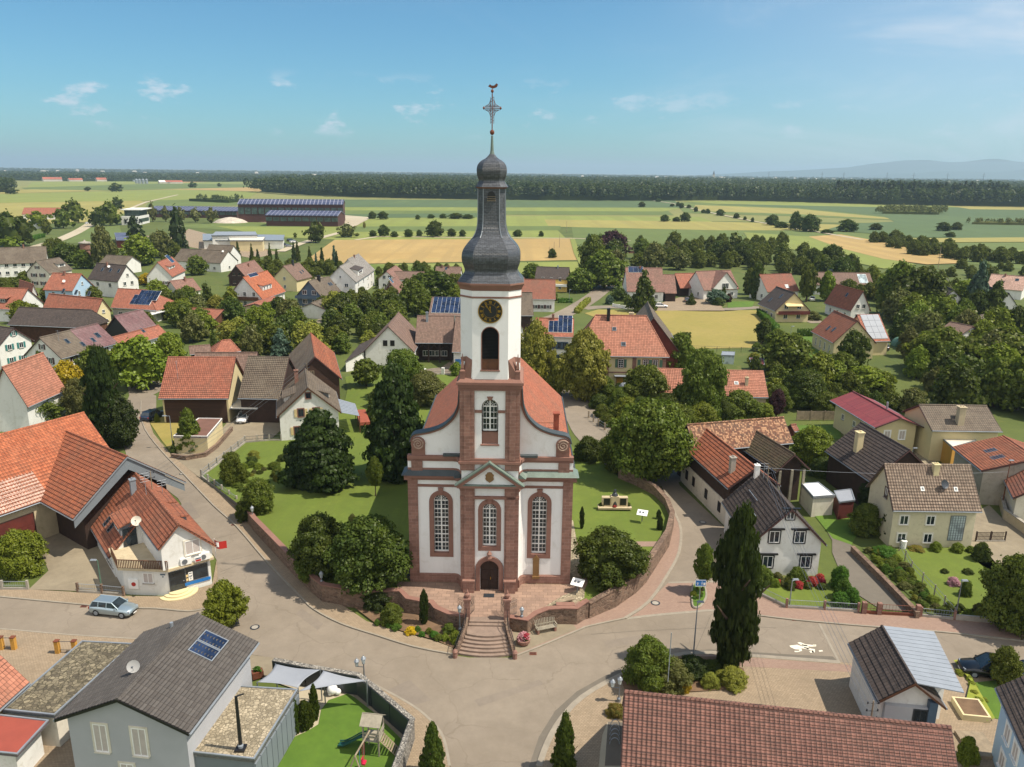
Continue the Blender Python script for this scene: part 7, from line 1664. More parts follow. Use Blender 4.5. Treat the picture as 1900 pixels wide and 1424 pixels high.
T('fir',522,662,612,46,'leaf_blue','blue-green spruce above the dark barn range');T('dome',470,668,606,46,'leaf_olive','olive green tree right of the hipped bungalow');T('fir',398,660,616,22,'leaf_dark','little dark fir on the hipped bungalow');T('fir',430,580,534,42,'leaf_fresh','bright green young fir before the orange roofed house');T('fir',385,580,528,40,'leaf_dark','open dark conifer left of the bright young fir');T('dome',368,512,476,40,'leaf_mid','round tree before the long brown roofed house');T('dome',272,530,508,34,'leaf_yellow','yellow-green rounded tree by the white dark roofed house');T('dome',300,530,510,30,'leaf_fresh','light green rounded tree beside the yellow one');T('fir',230,535,510,20,'leaf_dark','small fir before the white gable with a dark roof');T('fir',12,672,632,40,'leaf_dark','dark fir at the left edge by the green shutters')
T('dome',195,500,422,44,'leaf_olive','tall poplar-like tree by the brick tower');T('dome',262,495,438,66,'leaf_fresh','weeping willow beside the brick tower');T('fir',333,470,386,44,'leaf_spruce','tall dark spruce, highest of the group behind the willow');T('fir',252,452,402,40,'leaf_spruce','dark spruce in front of the white lettered building');T('dome',300,480,430,50,'leaf_olive','brown-green tree between willow and spruce');T('dome',122,495,452,50,'leaf_dark','dark tree left of the brick tower');T('dome',155,500,465,40,'leaf_mid','green tree at the foot of the brick tower')
for k,(x,y,t,w)in enumerate(((284,412,377,16),(308,412,382,17),(335,414,385,26),(363,413,387,22),(392,415,386,26))):T('oval',x,y,t,w,'leaf_olive','one of the even row of clipped trees before the long solar roofed hall',group='row of trees before the solar hall')
T('dome',218,390,366,26,'leaf_dark','dark round tree by the curved field track');T('dome',205,420,375,44,'leaf_mid','leafy tree left of the white lettered building');T('dome',185,422,385,34,'leaf_dark','tree at the bend of the far road');T('dome',140,415,372,40,'leaf_mid','tall green tree by the far orange roofs');T('dome',118,425,388,44,'leaf_mid','broad tree left of the far road');T('dome',72,425,392,40,'leaf_fresh','light green tree by the far white shed');T('dome',88,436,408,22,'leaf_mid','round tree before the far white shed')
T('dome',22,460,395,60,'leaf_dark','tall tree clump at the left edge');T('dome',45,458,402,50,'leaf_dark','dark tree right of the edge clump');T('dome',20,462,440,40,'leaf_fresh','lighter tree under the edge clump');T('dome',216,357,340,28,'leaf_dark','lone oak in the far yellow field');T('dome',23,361,349,24,'leaf_dark','lone bush at the far left field');T('dome',163,355,347,13,'leaf_dark','small lone bush left of the far oak');T('dome',358,349,338,18,'leaf_dark','dark bush right of the red farm roofs');T('dome',407,347,340,9,'leaf_dark','tiny lone bush in the far strips')
T('dome',586,452,412,38,'leaf_dark','dark oval tree by the car park track');T('dome',646,442,416,44,'leaf_olive','willowy shrub tree beside the track end');T('dome',548,442,432,8,'leaf_mid','very small tree behind the parked cars');T('dome',676,424,412,7,'leaf_rust','tiny reddish bush at the gravel yard')
for x,y,t,w in((691,407,393,16),(711,408,393,22),(775,408,399,10),(800,406,398,16),(822,406,397,14),(846,407,396,30),(868,407,398,22),(692,440,428,15),(711,440,418,24),(732,441,430,16),(758,441,426,18),(778,440,427,12),(807,441,411,34),(838,440,425,18),(858,440,427,14),(960,440,427,18),(1004,440,429,10)):T('dome',x,y,t,w,'leaf_dark','dark orchard tree in the broken field rows between the solar hall and the tower',group='orchard trees in the field rows',lod='mid')
for x,y,t,w in((1191,385,375,14),(1233,412,399,18),(1255,412,403,16),(1271,412,395,22),(1222,375,369,12),(1247,384,378,9),(1258,384,375,9),(1264,386,377,12),(1278,387,380,9),(1291,394,384,9),(1305,396,389,10),(1313,397,388,10),(1336,401,389,18),(1366,406,396,12),(1382,409,402,7),(1396,413,404,7)):T('dome',x,y,t,w,'leaf_dark','small round tree along the pale diagonal field track, right of the tower',group='trees along the diagonal track',lod='mid')
for x,y,t,w,l in((1432,419,399,26,'round tree at the left end of the field hedge'),(1450,424,412,26,'low hedge tree in the field'),(1475,428,394,26,'pale thin tree inside the field hedge'),(1502,431,399,40,'largest dark tree of the field hedge'),(1572,431,408,38,'lone round dark tree in the green field'),(1625,428,415,26,'lower lone bush in the green field'),(1535,434,426,26,'flat bush by the pale track'),(1750,430,413,28,'bush of the pair in the right green field'),(1775,428,413,22,'right bush of the pair in the right green field'),(1763,441,431,20,'small bush below the pair in the right green field')):T('dome',x,y,t,w,'leaf_dark',l,lod='mid')
PEND=[]
def scatter(n,poly,hr,wr_f,mats,kind,label,group,cat='tree',seed=1,lod=None):
 rng=random.Random(seed);P_=[G(x,y)for x,y in poly];xs=[p.x for p in P_];ys=[p.y for p in P_];k=0;placed=[];tries=0
 def inside(x,y):
  c=False
  for i in range(len(P_)):
   a,b=P_[i],P_[i-1]
   if(a.y>y)!=(b.y>y)and x<(b.x-a.x)*(y-a.y)/(b.y-a.y)+a.x:c=not c
  return c
 while k<n and tries<n*60:
  tries+=1;x,y=rng.uniform(min(xs),max(xs)),rng.uniform(min(ys),max(ys))
  if not inside(x,y):continue
  h=rng.uniform(*hr);w=h*rng.uniform(*wr_f)
  if any((x-a)**2+(y-b)**2<(.42*(w+c))**2 for a,b,c in placed):continue
  if any(-.45*F_w<(Vector((x,y,0))-O_).dot(u_)<L__+.45*F_w*0 and-.5<(Vector((x,y,0))-O_).dot(n_)<w_+.5 for O_,u_,n_,L__,w_,F_w in FOOT):continue
  placed.append((x,y,w));m_=rng.choice(mats);k+=1
  if kind in('dome','tree'):PEND.append((w*h/((x*x+y*y)+1600),x,y,h,w,m_,label,group))
  else:plant(kind,Vector((x,y,0)),h,w,m_,label,cat,group,lod)
MG=['leaf_mid','leaf_dark','leaf_fresh','leaf_fresh','leaf_olive','leaf_mid','leaf_lime']
scatter(34,[(330,580),(470,585),(600,580),(720,610),(700,655),(560,665),(440,650),(330,630)],(4,7.5),(.9,1.3),MG,'dome','garden tree in the thick orchard belt above the left barns','orchard belt above the left barns',seed=3)
scatter(20,[(560,580),(640,560),(740,565),(800,580),(720,640),(650,650),(600,620)],(4,7),(.9,1.3),['leaf_mid','leaf_dark'],'dome','leafy tree in the gardens before the boarded gable house','gardens before the boarded gable house',seed=4)
scatter(16,[(230,565),(330,560),(420,580),(330,600),(300,612),(240,600)],(3.5,7),(.9,1.3),MG,'dome','garden tree right of the stepped solar roof','gardens right of the stepped solar roof',seed=5)
scatter(14,[(430,500),(500,498),(640,505),(620,515),(560,520),(440,520)],(3.5,6.5),(.9,1.3),MG,'dome','garden tree behind the middle row of houses','gardens behind the middle row',seed=6)
scatter(14,[(430,476),(470,474),(640,492),(640,500),(560,498),(430,490)],(6,9),(.28,.4),['leaf_spruce','leaf_dark','leaf_blue'],'fir','slim dark conifer in the broken row along the ochre field','slim conifers along the ochre field',seed=7)
scatter(16,[(90,470),(240,490),(330,480),(330,500),(180,478),(100,490)],(4,8),(.8,1.2),MG,'dome','garden tree behind the grey roofed far left houses','gardens behind the far left houses',seed=8)
scatter(14,[(0,540),(60,530),(50,560),(180,560),(330,530),(290,540),(60,600),(0,600)],(3,6),(.9,1.3),MG,'dome','garden shrub tree among the left group of orange roofs','gardens among the left orange roofs',seed=9)
scatter(46,[(1085,490),(1200,480),(1400,480),(1600,520),(1560,530),(1400,500),(1230,498),(1150,510)],(6,10),(.85,1.25),['leaf_mid','leaf_dark','leaf_olive','leaf_dark'],'dome','tree of the cemetery grove behind the pink roofed houses','cemetery grove',seed=10)
scatter(26,[(1090,462),(1330,455),(1440,462),(1500,478),(1400,478),(1200,468),(1090,478)],(6,10),(.8,1.1),['leaf_mid','leaf_dark'],'dome','tree in the hedge belt along the far side of the cemetery','hedge belt beyond the cemetery',seed=11)
scatter(24,[(1430,690),(1480,690),(1500,710),(1560,700),(1640,720),(1660,760),(1560,780),(1440,765)],(2.5,5),(.9,1.3),MG,'dome','garden tree in the green plots between the outbuilding and the striped roof house','garden plots on the right',seed=12)
scatter(52,[(1640,560),(1720,545),(1800,560),(1900,620),(1960,700),(1960,790),(1800,780),(1700,760),(1690,680),(1660,600)],(5,9.5),(.75,1.1),['leaf_mid','leaf_dark','leaf_fresh','leaf_olive','leaf_fresh'],'dome','tree of the dense wood between the right houses','dense wood between the right houses',seed=13)
scatter(26,[(1560,545),(1600,560),(1660,560),(1720,520),(1640,530),(1560,520)],(4,8),(.8,1.2),MG,'dome','garden tree around the brown L-shaped roof','gardens by the L-shaped roof',seed=14)
scatter(44,[(1615,446),(1680,452),(1760,468),(1960,480),(1960,498),(1860,488),(1760,486),(1680,470),(1620,456)],(4,8),(.9,1.3),['leaf_dark','leaf_mid'],'dome','scrub tree in the long hedge at the foot of the right green field','long hedge on the right',seed=15)
scatter(16,[(1780,494),(1960,500),(1960,520),(1740,530),(1720,510)],(3,6),(.9,1.3),['leaf_mid','leaf_fresh'],'dome','bright shrub on the meadow edge by the blush roof','meadow edge shrubs',seed=16)
scatter(14,[(690,530),(760,520),(860,520),(850,545),(760,560),(700,560)],(4,7),(.9,1.2),['leaf_mid','leaf_dark'],'dome','garden tree left of the belfry among the brown roofs','gardens left of the belfry',seed=17)
scatter(12,[(700,502),(850,506),(850,512),(690,512)],(3,5),(.9,1.2),['leaf_mid','leaf_dark'],'dome','bush along the meadow behind the white stepped house','bushes along the meadow',seed=18)
scatter(16,[(1240,800),(1290,800),(1260,850),(1200,840),(1180,770),(1200,750)],(4,8),(.9,1.2),['leaf_mid','leaf_dark'],'dome','tree in the thicket between the lane and the farm range','thicket by the lane',seed=19)
scatter(22,[(1110,700),(1200,690),(1206,750),(1160,800),(1120,790),(1090,740)],(1.2,2.6),(1.1,1.6),MG,'bush','low shrub in the rectory front garden','rectory garden shrubs','bush',seed=20)
scatter(14,[(1395,650),(1470,655),(1470,690),(1400,690)],(1.2,2.6),(1.1,1.5),MG,'bush','low shrub in the allotment behind the outbuilding','allotment shrubs','bush',seed=21)
scatter(40,[(500,870),(540,830),(600,830),(560,880),(520,900),(455,925),(420,900),(470,850)],(.5,1.4),(1.1,1.8),MG,'bush','low garden plant in the beds left of the huge conifer','flower beds left of the huge conifer','plant',seed=22)
scatter(60,[(1605,1020),(1650,1022),(1710,1090),(1755,1142),(1722,1138),(1660,1080)],(.3,.9),(1.2,2.0),MG+['hedge'],'bush','low leafy plant in the vegetable beds','vegetable bed plants','plant',seed=23)
scatter(26,[(1750,1140),(1850,1152),(1900,1158),(1900,1150),(1760,1128)],(.5,1.0),(1.1,1.6),MG,'bush','small shrub along the low front wall on the right','front wall shrubs','bush',seed=24)
scatter(24,[(1398,1096),(1530,1094),(1530,1080),(1410,1078)],(.5,1.1),(1.1,1.7),MG+['flower_red'],'bush','flower border plant before the fork house','fork house border','plant',seed=25)
def hedge(label,pts,w,h,m_='hedge',lod=30):
 P_=[G(x,y)for x,y in pts];rng=np.random.RandomState(len(label));V,F=[],[];b=0
 c0=sum(P_,Vector())/len(P_);core=MB()
 for i in range(len(P_)-1):
  a,q=P_[i],P_[i+1];L=(q-a).length;d=(q-a)/L;n=Vector((-d.y,d.x,0));N_=int(L*(w+2*h)*lod)
  core.hexa([a+n*w*.42,q+n*w*.42,q-n*w*.42,a-n*w*.42],[p+ZV*h*.93 for p in(a+n*w*.42,q+n*w*.42,q-n*w*.42,a-n*w*.42)])
  t=rng.rand(N_)*L;s=rng.rand(N_)*(w+2*h);top=(s>h)&(s<h+w);lt=s<=h
  off=np.where(top,s-h-w/2,np.where(lt,-w/2,w/2));z=np.where(top,h,np.where(lt,s,s-h-w));
  c=np.array(a)[None]+np.outer(t,np.array(d))+np.outer(off,np.array(n));c[:,2]+=z;nr=np.where(top[:,None],np.array([[0,0,1.]]),np.sign(off)[:,None]*np.array(n)[None]);c+=rng.normal(0,.06,c.shape)
  v,f=quads(c-np.array(c0),nr,np.full(N_,.22 if lod>20 else.4),rng,.1);V.append(v);F.append(f+b);b+=len(v)
 cv=np.array(core.v)-np.array(c0);cf_=np.array([f for f in core.f if len(f)==4])+b;V.append(cv);F.append(cf_)
 o=bpy.data.objects.new('hedge',mesh_np('hedge',np.vstack(V),np.vstack(F),m_));COL.objects.link(o);o.location=c0;tag(o,label,'hedge')
hedge('long clipped hedge at the corner of the dry meadow',[(1408,584),(1440,617)],1.6,1.8);hedge('clipped hedge across the lawn behind the striped roof house',[(1480,624),(1512,624)],1.2,1.8);hedge('low clipped hedge strip in the far left gardens',[(58,446),(80,440)],3,2.0,lod=8)
hedge('bright hedge along the village entrance street',[(1070,582),(1092,560)],1.5,1.4,'leaf_lime',12);hedge('low hedge before the yellow house garden',[(1036,562),(1062,562)],1.2,1.3,lod=12);hedge('dark hedge screening the dry meadow corner',[(1250,640),(1275,632)],2,2,'leaf_dark',14)
NB=sum(1 for o in bpy.data.objects if o.name.startswith('broadleaf_tree'))
PEND.sort(reverse=True);KEEP=max(0,296-NB)
for _,x,y,h,w,m_,lb,gr in PEND[:KEEP]:plant('dome',Vector((x,y,0)),h,w,m_,lb,'tree',gr)
VV,FF_,b=[],[],0
for i,(_,x,y,h,w,m_,lb,gr)in enumerate(PEND[KEEP:]):
 crown_mesh('dome','mid',i%3,'leaf_mid');v,f=PROTO[('dome','mid',i%3)];a=i*1.7;R_=np.array([[math.cos(a),-math.sin(a),0],[math.sin(a),math.cos(a),0],[0,0,1]]);VV.append((v@R_.T)*[w,w,h]+[x,y,0]);FF_.append(f+b);b+=len(v)
if VV:
 o=bpy.data.objects.new('garden_greenery',mesh_np('garden_greenery',np.vstack(VV),np.vstack(FF_),'leaf_mid'));COL.objects.link(o);o['kind']='stuff';o['label']='small leafy greenery filling the gardens between the houses'
def wood(name,poly,n,h,seed,label,mat='wood_far',y0=None,firs=False,poly_world=None,per=44,rank=0):
 rng=np.random.RandomState(seed);P_=poly_world or[G(x,y)for x,y in poly];px=np.array([p.x for p in P_]);py=np.array([p.y for p in P_]);C=[]
 while sum(len(c)for c in C)<n:
  x=rng.uniform(px.min(),px.max(),4000);y=np.exp(rng.uniform(math.log(py.min()),math.log(py.max()),4000));ins=np.zeros(4000,bool)
  for i in range(len(P_)):
   j=i-1;cnd=((py[i]>y)!=(py[j]>y))&(x<(px[j]-px[i])*(y-py[i])/(py[j]-py[i]+1e-9)+px[i]);ins^=cnd
  C.append(np.stack([x[ins],y[ins]],1))
 C=np.vstack(C)[:n]
 if rank:
  E=[]
  for i in range(rank):a,b=P_[i],P_[i+1];k=int((b-a).length/(h*.33));t=(np.arange(k)+rng.rand(k))/k;E.append(np.stack([a.x+(b.x-a.x)*t+rng.normal(0,3,k),a.y+(b.y-a.y)*t+rng.uniform(0,22,k)],1))
  C=np.vstack([C]+E)
 hh=h*rng.uniform(.78,1.15,len(C));dd=np.hypot(C[:,0],C[:,1]);ww=hh*rng.uniform(.42,.62,len(C))*np.clip(dd/1500,1,3.0)
 d=rng.normal(0,1,(len(C),per,3));d/=np.linalg.norm(d,axis=2)[:,:,None];d[:,:,2]=np.where(d[:,:,2]<-.3,-d[:,:,2],d[:,:,2])
 r=rng.uniform(.8,1.1,(len(C),per,1));lob=1+.18*np.sin(d[:,:,:1]*5+rng.rand(len(C),1,1)*6)
 pos=d*r*lob*np.stack([ww*.5,ww*.5,hh*.5],1)[:,None,:];pos[:,:,2]+=(hh*.5)[:,None];pos[:,:,0]+=C[:,0][:,None];pos[:,:,1]+=C[:,1][:,None]
 if firs:
  t=(pos[:,:,2]/(hh[:,None]));k=np.clip(1.1-t,.05,1);pos[:,:,0]=C[:,0][:,None]+(pos[:,:,0]-C[:,0][:,None])*k;pos[:,:,1]=C[:,1][:,None]+(pos[:,:,1]-C[:,1][:,None])*k
 sz=np.repeat(ww*.25,per);V,F=quads(pos.reshape(-1,3),d.reshape(-1,3).copy(),sz,rng,.2)
 o=bpy.data.objects.new(name,mesh_np(name,V,F,mat));COL.objects.link(o);o['kind']='stuff';o['label']=label
 mb=MB()
 Pm=[Vector((p.x,p.y,0))for p in P_];c=sum(Pm,Vector())/len(Pm);Q_=[p+(c-p).normalized()*min(26,(c-p).length*.2)for p in Pm];tr=tessellate_polygon([Q_]);k=len(Q_)
 mb.v=[(p.x,p.y,h*.4)for p in Q_]+[(p.x,p.y,0)for p in Q_];mb.f=[tuple(t)for t in tr]+[(i,(i+1)%k,k+(i+1)%k,k+i)for i in range(k)]
 u=mb.build(name+'_floor',mat,uv=False);u['kind']='stuff'
def WP(lst):return[Vector((x,y,0))for x,y in lst]
def far(px,D):v=ray(px,500);return(v.x/v.y*D,D)
wood('forest',None,7500,21,1,'broad green forest across the plain behind the church',poly_world=WP([far(470,1440),far(560,1270),far(700,1190),far(900,1160),far(1180,1180),far(1330,1250),far(1500,1190),far(1640,1130),far(1960,1090),far(2050,3300),far(1700,3600),far(1300,3800),far(900,3700),far(640,3600),far(520,2300)]),per=90,rank=8)
wood('forest',None,320,27,2,'darker conifers standing out of the right part of the forest','leaf_spruce',poly_world=WP([far(1530,1200),far(1850,1130),far(1840,1500),far(1560,1560)]),firs=True,per=70)
wood('thicket',None,150,7,3,'low pale thicket before the right part of the forest','leaf_olive',poly_world=WP([far(1610,860),far(1740,850),far(1740,960),far(1620,960)]),per=60)
wood('thicket',None,70,5,4,'thin scrub strip in the right green field','leaf_olive',poly_world=WP([far(1770,690),far(1960,680),far(1960,705),far(1780,712)]),per=60)
wood('forest',None,2400,15,5,'strip of woodland along the left horizon',poly_world=WP([far(-120,2300),far(150,2300),far(430,2450),far(560,2900),far(560,4300),far(200,4300),far(-150,4300)]),per=40)
wood('forest',None,240,18,6,'dark copse at the left edge of the far fields',poly_world=WP([far(-100,1250),far(52,1250),far(45,1500),far(-110,1500)]),per=60)
wood('thicket',None,26,8,7,'bushes in front of the far forest, left of the solar hall',poly_world=WP([far(350,1000),far(440,950),far(470,1010),far(400,1040)]),per=60)
wood('forest',None,2600,20,8,'distant woods fading along the horizon',poly_world=WP([far(-150,6500),far(900,6000),far(2050,5200),far(2050,9500),far(900,11000),far(-150,11000)]),per=16)
# cars and street furniture
def car(label,px,py,ang,paint,kind='estate',L=4.6,W_=1.8,H=1.45,z=0.05):
 """ang: heading, degrees from +x"""
 pc={'silver':('9fb0b8',.6),'white':('dfe0e0',.1),'black':('14161a',.3),'red':('8f1620',.2),'blue':('26354e',.3),'grey':('6a6d70',.4)}[paint]
 nm='paint_'+paint
 if nm not in MATS:
  m=MN(nm);m.b.inputs['Base Color'].default_value=lin(pc[0]);m.b.inputs['Metallic'].default_value=pc[1];m.b.inputs['Roughness'].default_value=.28;m.b.inputs['Coat Weight'].default_value=.7;MATS[nm]=m.m
 p=G(px,py,z)if isinstance(px,(int,float))else px;r=empty('car',p,0,label,'car');a=D2R(ang);ux=Vector((math.cos(a),math.sin(a),0));uy=Vector((-ux.y,ux.x,0))
 def f(x,y,z_):return p+ux*x*L/2+uy*y*W_/2+ZV*z_
 st=[(-1,.72,.42,.62,.70),(-.985,.9,.30,.72,.86),(-.9,.97,.22,.80,.93),(-.55,1,.20,.82,.93),(0,1,.20,.80,.90),(.4,1,.20,.76,.87),(.62,.98,.20,.72,.82),(.85,.93,.22,.64,.72),(.965,.82,.30,.52,.60),(1,.62,.36,.46,.50)]
 mb=MB();n=9
 for x,w,b,wa,sh in st:
  for y,z_ in((-w*.9,b),(-w,b+.12),(-w,wa-.1),(-w*.97,wa),(-w*.80,sh+.02),(0,sh+.06),(w*.80,sh+.02),(w*.97,wa),(w,wa-.1),(w,b+.12),(w*.9,b)):mb.v.append(f(x,y,z_))
 n=11
 for i in range(len(st)-1):
  for j in range(n):mb.f.append((i*n+j,i*n+(j+1)%n,(i+1)*n+(j+1)%n,(i+1)*n+j))
 mb.f.append(tuple(range(n)));mb.f.append(tuple((len(st)-1)*n+j for j in range(n)))
 mb.v=[tuple(v)for v in mb.v];body=mb.build('body',nm,r,smooth=True)
 rear={'estate':(-.93,-.80),'hatch':(-.90,-.72),'saloon':(-.72,-.42),'van':(-.95,-.90)}[kind];fr={'estate':(.46,.12),'hatch':(.5,.14),'saloon':(.44,.1),'van':(.62,.38)}[kind];hb=.86
 c0=[(rear[0],.86),(fr[0],.86)];cab=MB();cab.hexa([f(rear[0],-.88,hb),f(fr[0],-.86,hb-.04),f(fr[0],.86,hb-.04),f(rear[0],.88,hb)],[f(rear[1],-.68,H),f(fr[1],-.68,H),f(fr[1],.68,H),f(rear[1],.68,H)]);g=cab.build('window_glass','glass',r)
 rf=MB().hexa([f(rear[1]-.01,-.69,H-.02),f(fr[1]+.01,-.69,H-.02),f(fr[1]+.01,.69,H-.02),f(rear[1]-.01,.69,H-.02)],[f(rear[1]+.04,-.58,H+.045),f(fr[1]-.05,-.58,H+.045),f(fr[1]-.05,.58,H+.045),f(rear[1]+.04,.58,H+.045)])
 rf.build('roof_panel',nm,r)
 pl=MB()
 for s in(-1,1):
  for x0,x1 in((fr[0],fr[1]),(rear[0],rear[1])):pl.tube([f(x0,s*.875,hb),f(x1,s*.69,H)],.045,5)
  for x in((-.12,-.52)if kind!='saloon' else(-.16,)):pl.tube([f(x,s*.885,hb-.02),f(x,s*.695,H)],.04,4)
  pl.tube([f(rear[1],s*.695,H),f(fr[1],s*.695,H)],.035,4)
 pl.build('pillar',nm,r)
 for x in(-.62,.63):
  for s in(-1,1):
   w_=MB();c=f(x,s*.97,.32);rr=.32;N_=18
   w_.hexa([c+ux*rr*math.cos(t)+ZV*rr*math.sin(t)-uy*s*.2 for t in np.linspace(0,2*math.pi,N_,False)],[c+ux*rr*math.cos(t)+ZV*rr*math.sin(t)+uy*s*.04 for t in np.linspace(0,2*math.pi,N_,False)])
   wo=w_.build('wheel','rubber',r);rm=MB();rm.hexa([c+ux*.2*math.cos(t)+ZV*.2*math.sin(t)+uy*s*.0 for t in np.linspace(0,2*math.pi,12,False)],[c+ux*.2*math.cos(t)+ZV*.2*math.sin(t)+uy*s*.055 for t in np.linspace(0,2*math.pi,12,False)]);rm.build('rim','zinc',wo)
 for s in(-1,1):
  MB().hexa([f(.90,s*.5,.55),f(.90,s*.84,.55),f(.90,s*.84,.68),f(.90,s*.5,.68)],[f(.985,s*.5,.53),f(.955,s*.84,.53),f(.93,s*.84,.66),f(.965,s*.5,.64)]).build('headlight','polycarbonate',r)
  MB().hexa([f(-.97,s*.66,.62),f(-.97,s*.92,.62),f(-.97,s*.92,.84),f(-.97,s*.66,.84)],[f(-1.0,s*.66,.62),f(-.995,s*.92,.62),f(-.985,s*.92,.84),f(-.99,s*.66,.84)]).build('tail_light','red_paint',r)
  MB().box(-.09,.09,-.07,.07,0,.13,lambda x,y,z_:f(.36,s*1.05,.86)+ux*x+uy*y+ZV*z_).build('wing_mirror',nm,r)
 MB().hexa([f(.97,-.35,.34),f(.97,.35,.34),f(.97,.35,.50),f(.97,-.35,.50)],[f(1.008,-.35,.34),f(1.008,.35,.34),f(1.008,.35,.50),f(1.008,-.35,.50)]).build('grille','black_paint',r)
 MB().hexa([f(.99,-.25,.24),f(.99,.25,.24),f(.99,.25,.34),f(.99,-.25,.34)],[f(1.015,-.25,.24),f(1.015,.25,.24),f(1.015,.25,.34),f(1.015,-.25,.34)]).build('number_plate','white_paint',r)
 return r
car('silver-blue estate car driving past the corner shop',213,1137,-9,'silver',L=4.15,W_=1.7,H=1.35)
car('white van-like car under the flat white carport',453,781,-88,'white','hatch',4.0,1.7,1.6)
car('dark red car parked by the dark barn opening',499,776,92,'red','hatch',4.0)
car('black car parked at the right edge behind the round tree',1836,1251,168,'black','estate',4.7,1.9,1.6)
car('second dark car cut by the right edge',1905,1262,172,'blue','saloon',4.5)
car('white estate car parked at the kerb before the pink roofed houses',1225,571,2,'white','estate',4.7)
car('white saloon car in the drive beside the slender birch',1507,558,70,'white','saloon',4.4)
car('dark car in front of the low annex with the grey roof',642,556,20,'black','hatch');car('pale blue car beside the dark car near the white stepped house',672,566,10,'silver','hatch')
car('light car under the orange garage range',1275,560,80,'grey','hatch')
for i,(x,y,c,k,l)in enumerate(((527,456,'blue','hatch','leftmost dark car on the far car park'),(537,459,'grey','hatch','grey car on the far car park'),(545,451,'white','van','white van on the far car park'),(539,448,'black','hatch','dark car behind the white van on the far car park'),(164,416,'white','hatch','white car on the far road at the left'))):car(l,x,y,20+11*i,c,k)
car('car in the shade beside the big orange barn corner',284,776,80,'blue','hatch');car('light car parked beside the solar wing greenhouse',1640,648,75,'grey','hatch')
def tube_obj(name,pts,r,mat,par=None,n=6):return MB().tube(pts,r,n).build(name,mat,par)
def lantern(label,px,py,ytop,z=0.12,double=False):
 p=G(px,py,z);h=max(hgt(p,ytop)-z,1.2);r=empty('street_lamp',p,0,label,'street lamp')
 MB().lathe([(.16,z),(.16,z+.3),(.07,z+.4),(.045,z+h-.75)],(p.x,p.y),10).build('pole','grey_metal',r)
 for dx in((0,.55)if double else(0,)):
  q=p+Vector((-dx,0,0));zz=z+h-.75-(.25 if dx else 0)
  if dx:tube_obj('arm',[p+ZV*(h-1.1),q+ZV*(h-1.05)],.03,'grey_metal',r)
  hd=MB().lathe([(.05,zz),(.12,zz+.03),(.20,zz+.42)],(q.x,q.y),6).build('lamp_glass','glass_light',r);MB().lathe([(.24,zz+.42),(.22,zz+.47),(.09,zz+.62),(.03,zz+.66),(.02,zz+.76)],(q.x,q.y),6).build('lamp_hood','zinc',r)
  MB().lathe([(.13,zz-.01),(.13,zz+.03)],(q.x,q.y),6).build('lamp_base','grey_metal',r)
 return r
lantern('old style lantern beside the gabion wall corner, with a second head',676,1262,1216,.1,True);lantern('lantern on a pale pole left of the church steps',853,1172,1122,.15);lantern('lantern right of the church steps, on the low wall',968,1148,1125,1.3)
lantern('lantern standing on the churchyard wall under the dark tree',597,1083,1059,1.7);lantern('lantern at the top of the long churchyard wall',469,960,938,1.3);lantern('lantern at the shaded plaza corner by the pantile roof',1148,1302,1254,.1,True)
lantern('lantern hanging near the black boards of the orange farm range',1313,930,896,.1)
def modern(label,px,py,ytop,arm=(-.9,0),z=0.1,mat='zinc'):
 p=G(px,py,z);h=hgt(p,ytop)-z;r=empty('street_lamp',p,0,label,'street lamp');MB().tube([p,p+ZV*h*.6,p+ZV*h],[.07,.055,.04],8).build('pole',mat,r);q=p+Vector((arm[0],arm[1],h))
 MB().tube([p+ZV*(h-.02),q-ZV*.02],.03,5).build('arm',mat,r);MB().hexa([q+Vector((-.32,-.13,0)),q+Vector((.3,-.13,0)),q+Vector((.3,.13,0)),q+Vector((-.32,.13,0))],[q+Vector((-.25,-.09,.1)),q+Vector((.25,-.09,.1)),q+Vector((.25,.09,.1)),q+Vector((-.25,.09,.1))]).build('lamp_head','zinc',r);return r
modern('thin tall road lamp before the columnar oak',1286,1222,1120,(.3,.2));modern('white headed road lamp by the brown flat garage',321,832,772,(-.7,-.1));modern('slim road lamp at the right edge of the dry meadow',1465,640,606,(.4,0));modern('thin lamp in front of the entrance street hedge',1056,562,538,(.3,0))
modern('small lamp above the lawn fence of the pale cream house',1772,1150,1078,(.25,0),mat='grey_metal');modern('lamp in the fork house front garden with a blue shade',1465,1122,1078,(.4,.2));modern('green arched lamp by the farmyard fence',189,1097,1040,(-.4,0),mat='shutter_green')
modern('rusty wooden pole with an aerial at the concrete wall',1858,945,855,(.1,0),mat='rust');modern('lamp post at the fenced road corner',1690,860,832,(.3,0))
ip=[G(x,y)for x,y in((1284,1118),(1284,1096),(1290,1082),(1303,1081),(1309,1098),(1309,1112),(1300,1126),(1290,1130),(1285,1126))]
flat_at('traffic_island',ip,.18,'lawn_bright');MB().tube(smooth_line([p+ZV*.12 for p in ip+[ip[0]]],3),.12,6).build('kerb','kerb')['kind']='structure'
scatter(9,[(1286,1118),(1286,1098),(1303,1094),(1306,1110)],(.3,.7),(1,1.4),['leaf_mid','hedge','leaf_fresh'],'bush','little green clump on the traffic island','traffic island plants','plant',seed=31)
p=G(1297,1118,.15);r=empty('road_sign',p,0,'blue residential street sign with white figures on the traffic island','road sign');h=hgt(p,1082)-.15
tube_obj('pole',[p,p+ZV*(h+.1)],.04,'zinc',r);q=p+ZV*h;b=MB().box(q.x-.52,q.x+.52,q.y-.05,q.y-.02,q.z-.34,q.z+.34).build('sign_panel','blue_paint',r)
m2=MB();y_=q.y-.06
